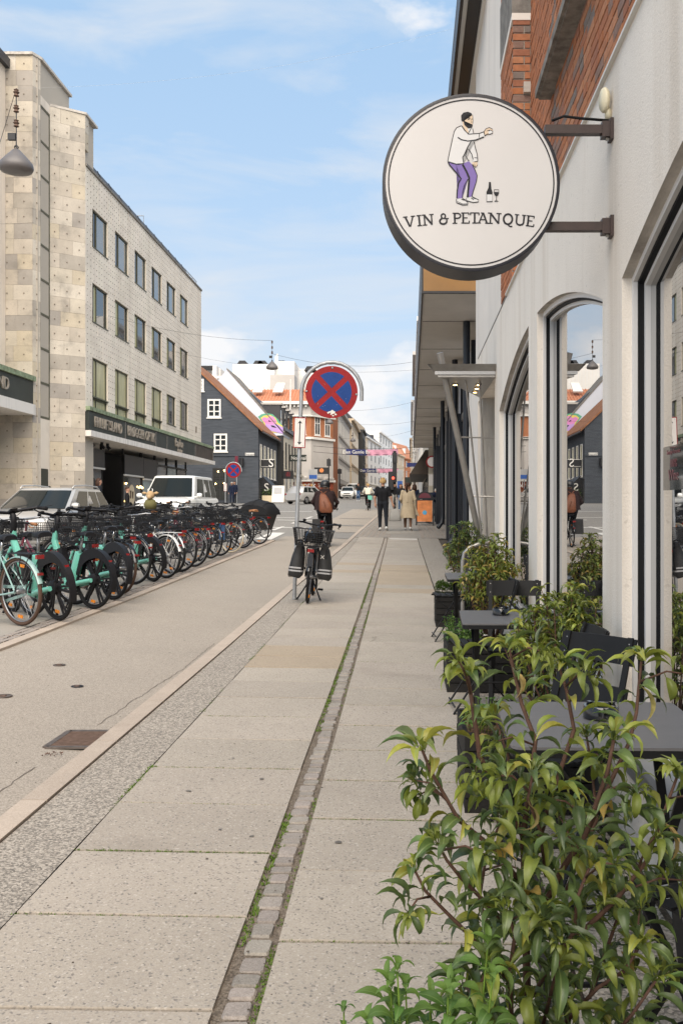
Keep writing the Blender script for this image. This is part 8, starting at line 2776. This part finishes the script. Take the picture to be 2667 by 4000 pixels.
for (z, a, c_, cy_, cx_) in ((1.00, .30, .17, 0, 0), (1.06, .27, .16, .0, 0), (1.2, .265, .165, .04, 0), (1.35, .255, .15, .08, 0), (1.44, .21, .11, .10, 0), (1.50, .12, .08, .12, 0)):
    rows.append([(cx_ + a * math.cos(q) * (1 + .03 * math.sin(5 * q + z * 20)), cy_ + c_ * math.sin(q), z) for q in [2 * math.pi * i / 24 for i in range(24)]])
b.add([p for q in rows for p in q], [(i * 24 + j, i * 24 + (j + 1) % 24, (i + 1) * 24 + (j + 1) % 24, (i + 1) * 24 + j) for i in range(len(rows) - 1) for j in range(24)]); b.out('hoodie', cloth_hoodie, cyc, smooth=True, local=True)
bp = thing('backpack', 'brown leather backpack worn by the cyclist in the dark hoodie', 'backpack', (cxr, cyr + .28, G(cxr, cyr) - .08))
b = B()
secs = []
for (z, a, c_, y0, dx) in ((.93, .15, .06, -.20, .07), (.98, .19, .09, -.19, .06), (1.15, .17, .10, -.17, .04), (1.30, .13, .08, -.12, .0), (1.40, .09, .05, -.07, -.03), (1.45, .05, .03, -.03, -.05)):
    secs.append([(dx + a * math.copysign(abs(math.cos(q)) ** .7, math.cos(q)), y0 + c_ * math.copysign(abs(math.sin(q)) ** .7, math.sin(q)), z) for q in [2 * math.pi * i / 16 for i in range(16)]])
b.add([p for q in secs for p in q], [(i * 16 + j, i * 16 + (j + 1) % 16, (i + 1) * 16 + (j + 1) % 16, (i + 1) * 16 + j) for i in range(len(secs) - 1) for j in range(16)] + [tuple(range(15, -1, -1)), tuple(range(80, 96))])
b.out('bag_body', brown_leather, bp, smooth=50, local=True)
b = B(); b.tube([(-.05, -.02, 1.46), (-.12, .08, 1.52), (-.12, .2, 1.42)], .014, 5); b.tube([(-.02, -.02, 1.46), (.10, .08, 1.52), (.13, .2, 1.42)], .014, 5); b.tube([(.0, -.28, 1.24), (.04, -.285, 1.14), (.06, -.275, 1.02)], .010, 5); b.out('strap', brown_leather, bp, local=True)
sbg = thing('saddle_bag', 'black pannier bag on the bicycle of the hooded cyclist', 'bag', (cxr, cyr, G(cxr, cyr) - .08))
b = B(); b.hexa([(-.32, .02, .36), (-.10, .02, .36), (-.10, .34, .36), (-.32, .34, .36), (-.30, .0, .76), (-.08, .0, .76), (-.08, .36, .76), (-.30, .36, .76)]); b.out('bag_body', bag_black, sbg, local=True)
# second rider, far ahead
x2, y2 = gpt(1436, 63).xy
rider_bike('distant bicycle ridden by the person in the cream jacket', x2, y2, R(90))
r2 = rider('distant cyclist in cream jacket riding away in the bike lane', x2, y2 + .25, R(0), [skin_m, cloth_white, cloth_black, shoe_black], res=.026, hair=(hair_blond, 'short'), build=1.2)
b = B(); b.hexa([(.02, -.18, .70), (.30, -.18, .70), (.30, .1, .70), (.02, .1, .70), (.0, -.2, .98), (.26, -.2, .98), (.26, .1, .98), (.0, .1, .98)])
o = tag(b.out('carrier_bag', mint, None), 'mint green bag on the distant bicycle', 'bag'); o.location = (x2, y2, G(x2, y2) - .08)
# further people
def stand(label, u, D, face, mats_, hair, h=1.75, res=.03, x=None, **k):
    q = gpt(u, D)
    return person(label, tuple(q), face, pose(**k), mats_, res=res, scale=h / 1.75, hair=hair)
stand('man in black top and blue jeans standing in the road beside the white car', 1399, 96, R(160), [skin_m, cloth_black, denim, shoe_white], (hair_dark, 'short'), 1.80, wrr=(.15, .25, 1.15), handr=(.08, .3, 1.2), elr=(.25, .05, 1.15))
stand('woman in black jacket and grey trousers walking towards the camera', 1541, 62, R(180), [skin_m, cloth_black, cloth_grey, shoe_white], (hair_dark, 'long'), 1.70)
stand('dark haired woman in jeans half hidden behind the beige trench coat', 1565, 60, R(175), [skin_m, cloth_charcoal, denim, shoe_white], (hair_dark, 'long'), 1.68)
stand('person in blue jeans between trench coat and sign board', 1618, 47, R(20), [skin_m, cloth_navy, denim, pink_sign], (hair_dark, 'long'), 1.66)
stand('white haired man in navy suit standing before the charcoal house', 906, 81, R(180), [skin_m, cloth_navy, cloth_navy, shoe_black], (hair_white, 'short'), 1.78)
stand('dark haired man in navy jacket behind the white haired man', 917, 81.8, R(150), [skin_m, cloth_navy, cloth_charcoal, shoe_black], (hair_dark, 'short'), 1.84)
stand('person in blue jacket outside the optician corner', 1187, 100, R(60), [skin_m, cloth_blue, cloth_black, shoe_black], (hair_blond, 'long'), 1.70)
stand('blond person near the optician doorway', 1217, 104, R(0), [skin_m, cloth_black, cloth_black, shoe_black], (hair_blond, 'long'), 1.75)
stand('person in brown passing behind the hooded cyclist', 1275, 92, R(0), [skin_m, cloth_brown, cloth_charcoal, shoe_black], (hair_dark, 'short'), 1.76)
stand('pedestrian in white shirt far along the left pavement', 1342, 150, R(180), [skin_m, cloth_white, cloth_navy, shoe_black], (hair_dark, 'short'), 1.75, .035)
stand('pedestrian in dark clothes far along the left pavement', 1333, 145, R(0), [skin_m, cloth_black, cloth_black, shoe_black], (hair_dark, 'short'), 1.75, .035)
stand('woman with red brown hair on the left pavement behind the silver car', 386, 36.0, R(-60), [skin_m, cloth_charcoal, cloth_black, shoe_black], (hair_dark, 'long'), 1.74)
stand('person in black with hair tied back before the dark shop window', 498, 36.0, R(-70), [skin_m, cloth_black, cloth_black, shoe_black], (hair_dark, 'short'), 1.42)
# old person bending down by the shop front
q = gpt(1672, 40.5)
person('white haired person in navy jacket bending down by the shop front', tuple(q), R(-60), pose(pelvis=(0, -.12, .93), chest=(0, .16, 1.20), neck=(0, .32, 1.30), head=(0, .45, 1.36), shl=(-.18, .22, 1.28), shr=(.18, .22, 1.28), ell=(-.24, .36, 1.05), elr=(.24, .36, 1.05), wrl=(-.16, .52, .92), wrr=(.16, .52, .92), handl=(-.14, .58, .86), handr=(.14, .58, .86), look=(0, 1, -.5)), [skin_m, cloth_navy, cloth_navy, shoe_black], res=.022, hair=(hair_white, 'short'), scale=.98)
# cow plush riding on a parked bicycle
q = PX(588, 1935, 17.2)
cp = thing('plush_toy', 'tan plush animal with ears in an olive shirt strapped on a parked bicycle', 'plush toy', tuple(q))
b = B(); b.lathe([(.001, -.12), (.10, -.10), (.12, -.02), (.09, .05), (.04, .08)], 12, (0, 0, -.14)); b.out('shirt', olive_m, cp, smooth=True, local=True)
b = B(); b.lathe([(.001, -.07), (.06, -.05), (.075, .0), (.065, .05), (.03, .075), (.001, .08)], 14, (0, 0, 0)); b.lathe([(.03, -.03), (.05, .0), (.03, .05), (.001, .055)], 10, (0, -.06, -.03), (0, -1, -.2))
for s in (-1, 1):
    b.lathe([(.001, 0), (.022, .03), (.03, .06), (.001, .10)], 8, (s * .055, 0, .035), (s, 0, .1))
b.out('plush_head', tan_plush, cp, smooth=True, local=True)
b = B()
for s in (-1, 1):
    b.tube([(s * .03, 0, .06), (s * .045, 0, .10), (s * .03, 0, .125)], [.012, .009, .004], 6)
b.out('horns', poster_white, cp, smooth=True, local=True)
# ------------------------------------------------------------------ cars (local frame: nose towards -y, origin on the ground under the middle)
def loft(b, secs):
    n = len(secs[0])
    b.add([p for s in secs for p in s], [(i * n + j, i * n + (j + 1) % n, (i + 1) * n + (j + 1) % n, (i + 1) * n + j) for i in range(len(secs) - 1) for j in range(n)] + [tuple(range(n - 1, -1, -1)), tuple(range((len(secs) - 1) * n, len(secs) * n))])
def car(name, label, cat, x, y, head, paint, L_, W_, Hh, hood, ws0, ws1, r1, r0, belt=.93, rails=False, group=None, lit=False, mirrors=True, grille=True, z=None):
    """hood: z of the bonnet front; ws0/ws1: y of the windscreen foot/top; r1/r0: y of the roof end and the tail"""
    t = thing(name, label, cat, (x, y, (G(x, y) - .09) if z is None else z), head, group)
    h = L_ / 2
    w_ = W_ / 2
    b = B()
    def sec(yy, hw, zb, zt, ztc):
        pts = []
        prof = [(-.80, zb), (-.97, zb + .10), (-1.0, zb + (zt - zb) * .45), (-.985, zt - .10), (-.93, zt - .02), (-.70, zt + (ztc - zt) * .6), (0, ztc), (.70, zt + (ztc - zt) * .6), (.93, zt - .02), (.985, zt - .10), (1.0, zb + (zt - zb) * .45), (.97, zb + .10), (.80, zb)]
        return [(a * hw, yy, c_) for a, c_ in prof]
    secs = [sec(-h + .02, w_ * .80, .30, hood - .10, hood - .08), sec(-h + .10, w_ * .92, .22, hood, hood + .03), sec(-h + .30, w_ * .975, .20, hood + .06, hood + .10), sec(ws0, w_, .20, belt, belt + .05), sec((ws0 + r1) / 2, w_, .20, belt + .02, belt + .05), sec(r1, w_ * .995, .20, belt + .04, belt + .06), sec(h - .12, w_ * .97, .24, belt + .02, belt + .04), sec(h, w_ * .90, .32, belt - .06, belt - .04)]
    loft(b, secs)
    body = b.out('body', paint, t, smooth=35, local=True)
    # cabin: glass house with pillars
    rz = Hh - .03
    wt, wb = w_ * .76, w_ * .93
    def cab(bb, e, zlo, zhi):
        rows = []
        for f in (0, .35, .7, .9, 1.0):
            zz = zlo + (zhi - zlo) * (f if f < 1 else 1)
            k = (zz - belt) / (rz - belt)
            kk = max(0, min(1, k))
            hw = wb + (wt - wb) * kk ** 1.15 + e
            ya = ws0 + (ws1 - ws0) * kk - e
            yb = r0 + (r1 - r0) * kk ** 1.3 + e
            rr = .20
            rows.append([(-hw, ya + rr, zz), (-hw + rr, ya, zz), (0, ya - .07, zz), (hw - rr, ya, zz), (hw, ya + rr, zz), (hw + .01, (ya + yb) / 2, zz), (hw, yb - rr, zz), (hw - rr, yb, zz), (0, yb + .03, zz), (-hw + rr, yb, zz), (-hw, yb - rr, zz), (-hw - .01, (ya + yb) / 2, zz)])
        n = 12
        bb.add([p for r_ in rows for p in r_], [(i * n + j, i * n + (j + 1) % n, (i + 1) * n + (j + 1) % n, (i + 1) * n + j) for i in range(len(rows) - 1) for j in range(n)])
        return rows
    b = B()
    rows = cab(b, 0, belt - .02, rz)
    top = rows[-1]
    cen = [(p[0] * .9, p[1] + (.06 if i in (1, 2, 3) else (-.06 if i in (7, 8, 9) else 0)), Hh) for i, p in enumerate(top)]
    k = len(b.v)
    b.add([*top, *cen], [(j, (j + 1) % 12, 12 + (j + 1) % 12, 12 + j) for j in range(12)] + [tuple(range(12, 24))])
    b.out('cabin', paint, t, smooth=40, local=True)
    def pos(side_y, k, e=.006):                           # point on the side glass, k = 0 belt .. 1 roof
        hw = wb + (wt - wb) * k ** 1.15 + e
        return hw
    def kz(k):
        return belt + (rz - belt) * k
    # windscreen
    def yw(k):
        return ws0 + (ws1 - ws0) * k
    b = B()
    rws = []
    for k in (.07, .3, .55, .78, .93):
        hw = pos(0, k, 0)
        rws.append([(s * (hw - o), yw(k) + dy - .012, kz(k)) for s, o, dy in ((-1, .06, .14), (-1, .20, 0), (0, 0, -.07), (1, .20, 0), (1, .06, .14))])
    b.grid(rws)
    b.out('windscreen', car_glass, t, smooth=True, local=True)
    # side windows
    for s in (-1, 1):
        cuts = [.16, .46, .72, .95] if L_ > 4.1 else [.14, .50, .93]
        for i in range(len(cuts) - 1):
            b = B()
            q = []
            for k in (.08, .90):
                ya = ws0 + (ws1 - ws0) * k + .26; yb = r0 + (r1 - r0) * k ** 1.3 - .10
                for f in ((cuts[i] + .015, cuts[i + 1] - .015) if k < .5 else (cuts[i + 1] - .015, cuts[i] + .015)):
                    f2 = (f - .10) / .88
                    q.append((s * (pos(0, k, .013)), ya + (yb - ya) * f2, kz(k)))
            b.add(q, [(0, 1, 2, 3) if s > 0 else (3, 2, 1, 0)])
            b.out('side_window', car_glass, t, local=True)
        if mirrors:
            b = B(); b.lathe([(.02, -.09), (.075, -.06), (.085, .02), (.06, .09), (.01, .10)], 10, (s * (w_ + .11), ws0 + .22, belt + .10), (s, 0, 0)); b.tube([(s * (w_ - .06), ws0 + .24, belt + .03), (s * (w_ + .08), ws0 + .24, belt + .07)], .03, 6); b.out('mirror', paint, t, smooth=40, local=True)
        # lamps
        b = B(); b.hexa([(s * w_ * .52, -h + .035, hood - .15), (s * w_ * .90, -h + .11, hood - .14), (s * w_ * .90, -h + .3, hood - .14), (s * w_ * .52, -h + .3, hood - .15), (s * w_ * .55, -h + .05, hood - .02), (s * w_ * .93, -h + .16, hood + .0), (s * w_ * .93, -h + .3, hood), (s * w_ * .55, -h + .3, hood - .02)]); b.out('headlight', glow_head if lit else lamp_glass, t, local=True)
        b = B(); b.box(s * w_ * .80 - .08, s * w_ * .80 + .08, h - .06, h + .01, .75, belt - .06); b.out('tail_light', red_lens, t, local=True)
        if rails:
            b = B(); b.tube([(s * wt * .93, ws1 + .10, Hh - .02), (s * wt * .93, ws1 + .22, Hh + .05), (s * wt * .93, (ws1 + r1) / 2, Hh + .075), (s * wt * .93, r1 - .25, Hh + .05), (s * wt * .93, r1 - .1, Hh - .02)], .018, 8); b.out('roof_rail', silver_paint, t, smooth=True, local=True)
        for yy in (-h + .78, h - .75):
            b = B(); b.lathe([(.20, -.10), (.31, -.10), (.325, -.07), (.325, .07), (.31, .10), (.20, .10)], 24, (s * (w_ - .10), yy, .325), (1, 0, 0)); wh = b.out('wheel', tyre_m, t, smooth=40, local=True)
            b = B(); b.lathe([(.20, .0), (.19, .015), (.05, .03), (.001, .03)], 14, (s * (w_ - .005), yy, .325), (s, 0, 0)); b.out('hub_cap', alu, wh, local=True)
    if grille:
        b = B(); b.box(-w_ * .46, w_ * .46, -h - .005, -h + .1, hood - .19, hood - .10); b.box(-w_ * .6, w_ * .6, -h + .0, -h + .1, .30, .42); b.out('grille', black_plastic, t, local=True)
        b = B(); b.box(-.26, .26, -h - .02, -h + .05, .46, .56); b.out('number_plate', poster_white, t, local=True)
    b = B()
    for s in (-.4, .25):
        b.tube([(s * w_, ws0 - .06, belt + .05), (s * w_ + .35, ws0 + .0, belt + .12)], .008, 4)
    b.out('wiper', black_plastic, t, local=True)
    return t
car_glass = mat('car_glass', (.012, .015, .015), .04, ior=1.32)
lamp_glass = mat('lamp_glass', (.5, .5, .5), .1, coat=.6)
car('parked_car', 'silver estate car with roof rails parked behind the bicycles', 'car', -8.75, 23.9, R(-3), silver_paint, 4.5, 1.86, 1.53, .78, -1.15, -.25, 1.75, 2.15, .98, rails=True)
vn = car('white_van', 'white delivery van parked behind the silver car', 'van', -7.9, 34.2, R(-3), white_gloss, 4.5, 1.86, 1.90, .98, -1.35, -.70, 2.1, 2.25, 1.10, mirrors=True)
b = B(); b.tube([(-.35, -.45, 1.88), (-.35, -.40, 1.97)], .01, 5); b.lathe([(.03, 0), (.02, .02)], 8, (-.35, -.45, 1.87)); b.out('antenna', black_plastic, vn, local=True)
q = gpt(1358, 121)
car('oncoming_car', 'white compact car coming towards the camera in the road', 'car', q.x, q.y, 0, white_gloss, 4.0, 1.75, 1.50, .80, -1.0, -.35, 1.5, 1.95, .95, z=q.z)
q = gpt(1378, 134)
car('oncoming_van', 'white van behind the oncoming white car', 'van', q.x, q.y, 0, white_gloss, 4.8, 1.9, 2.0, .98, -1.5, -.9, 2.2, 2.35, 1.1, z=q.z)
q = gpt(1418, 139)
car('oncoming_car', 'dark car with lit roof lights queued right of the white van', 'car', q.x, q.y, 0, dark_metal, 4.5, 1.85, 1.65, .85, -1.1, -.4, 1.8, 2.1, 1.0, z=q.z)
q = gpt(1452, 175)
car('oncoming_car', 'small grey car farthest along the road', 'car', q.x, q.y, 0, silver_paint, 4.2, 1.78, 1.48, .8, -1.0, -.35, 1.6, 2.0, .95, z=q.z)
car('turning_car', 'grey car turning at the crossing behind the hooded cyclist', 'car', -7.9, 82, R(150), silver_paint, 4.4, 1.82, 1.48, .8, -1.05, -.3, 1.7, 2.1, .95)
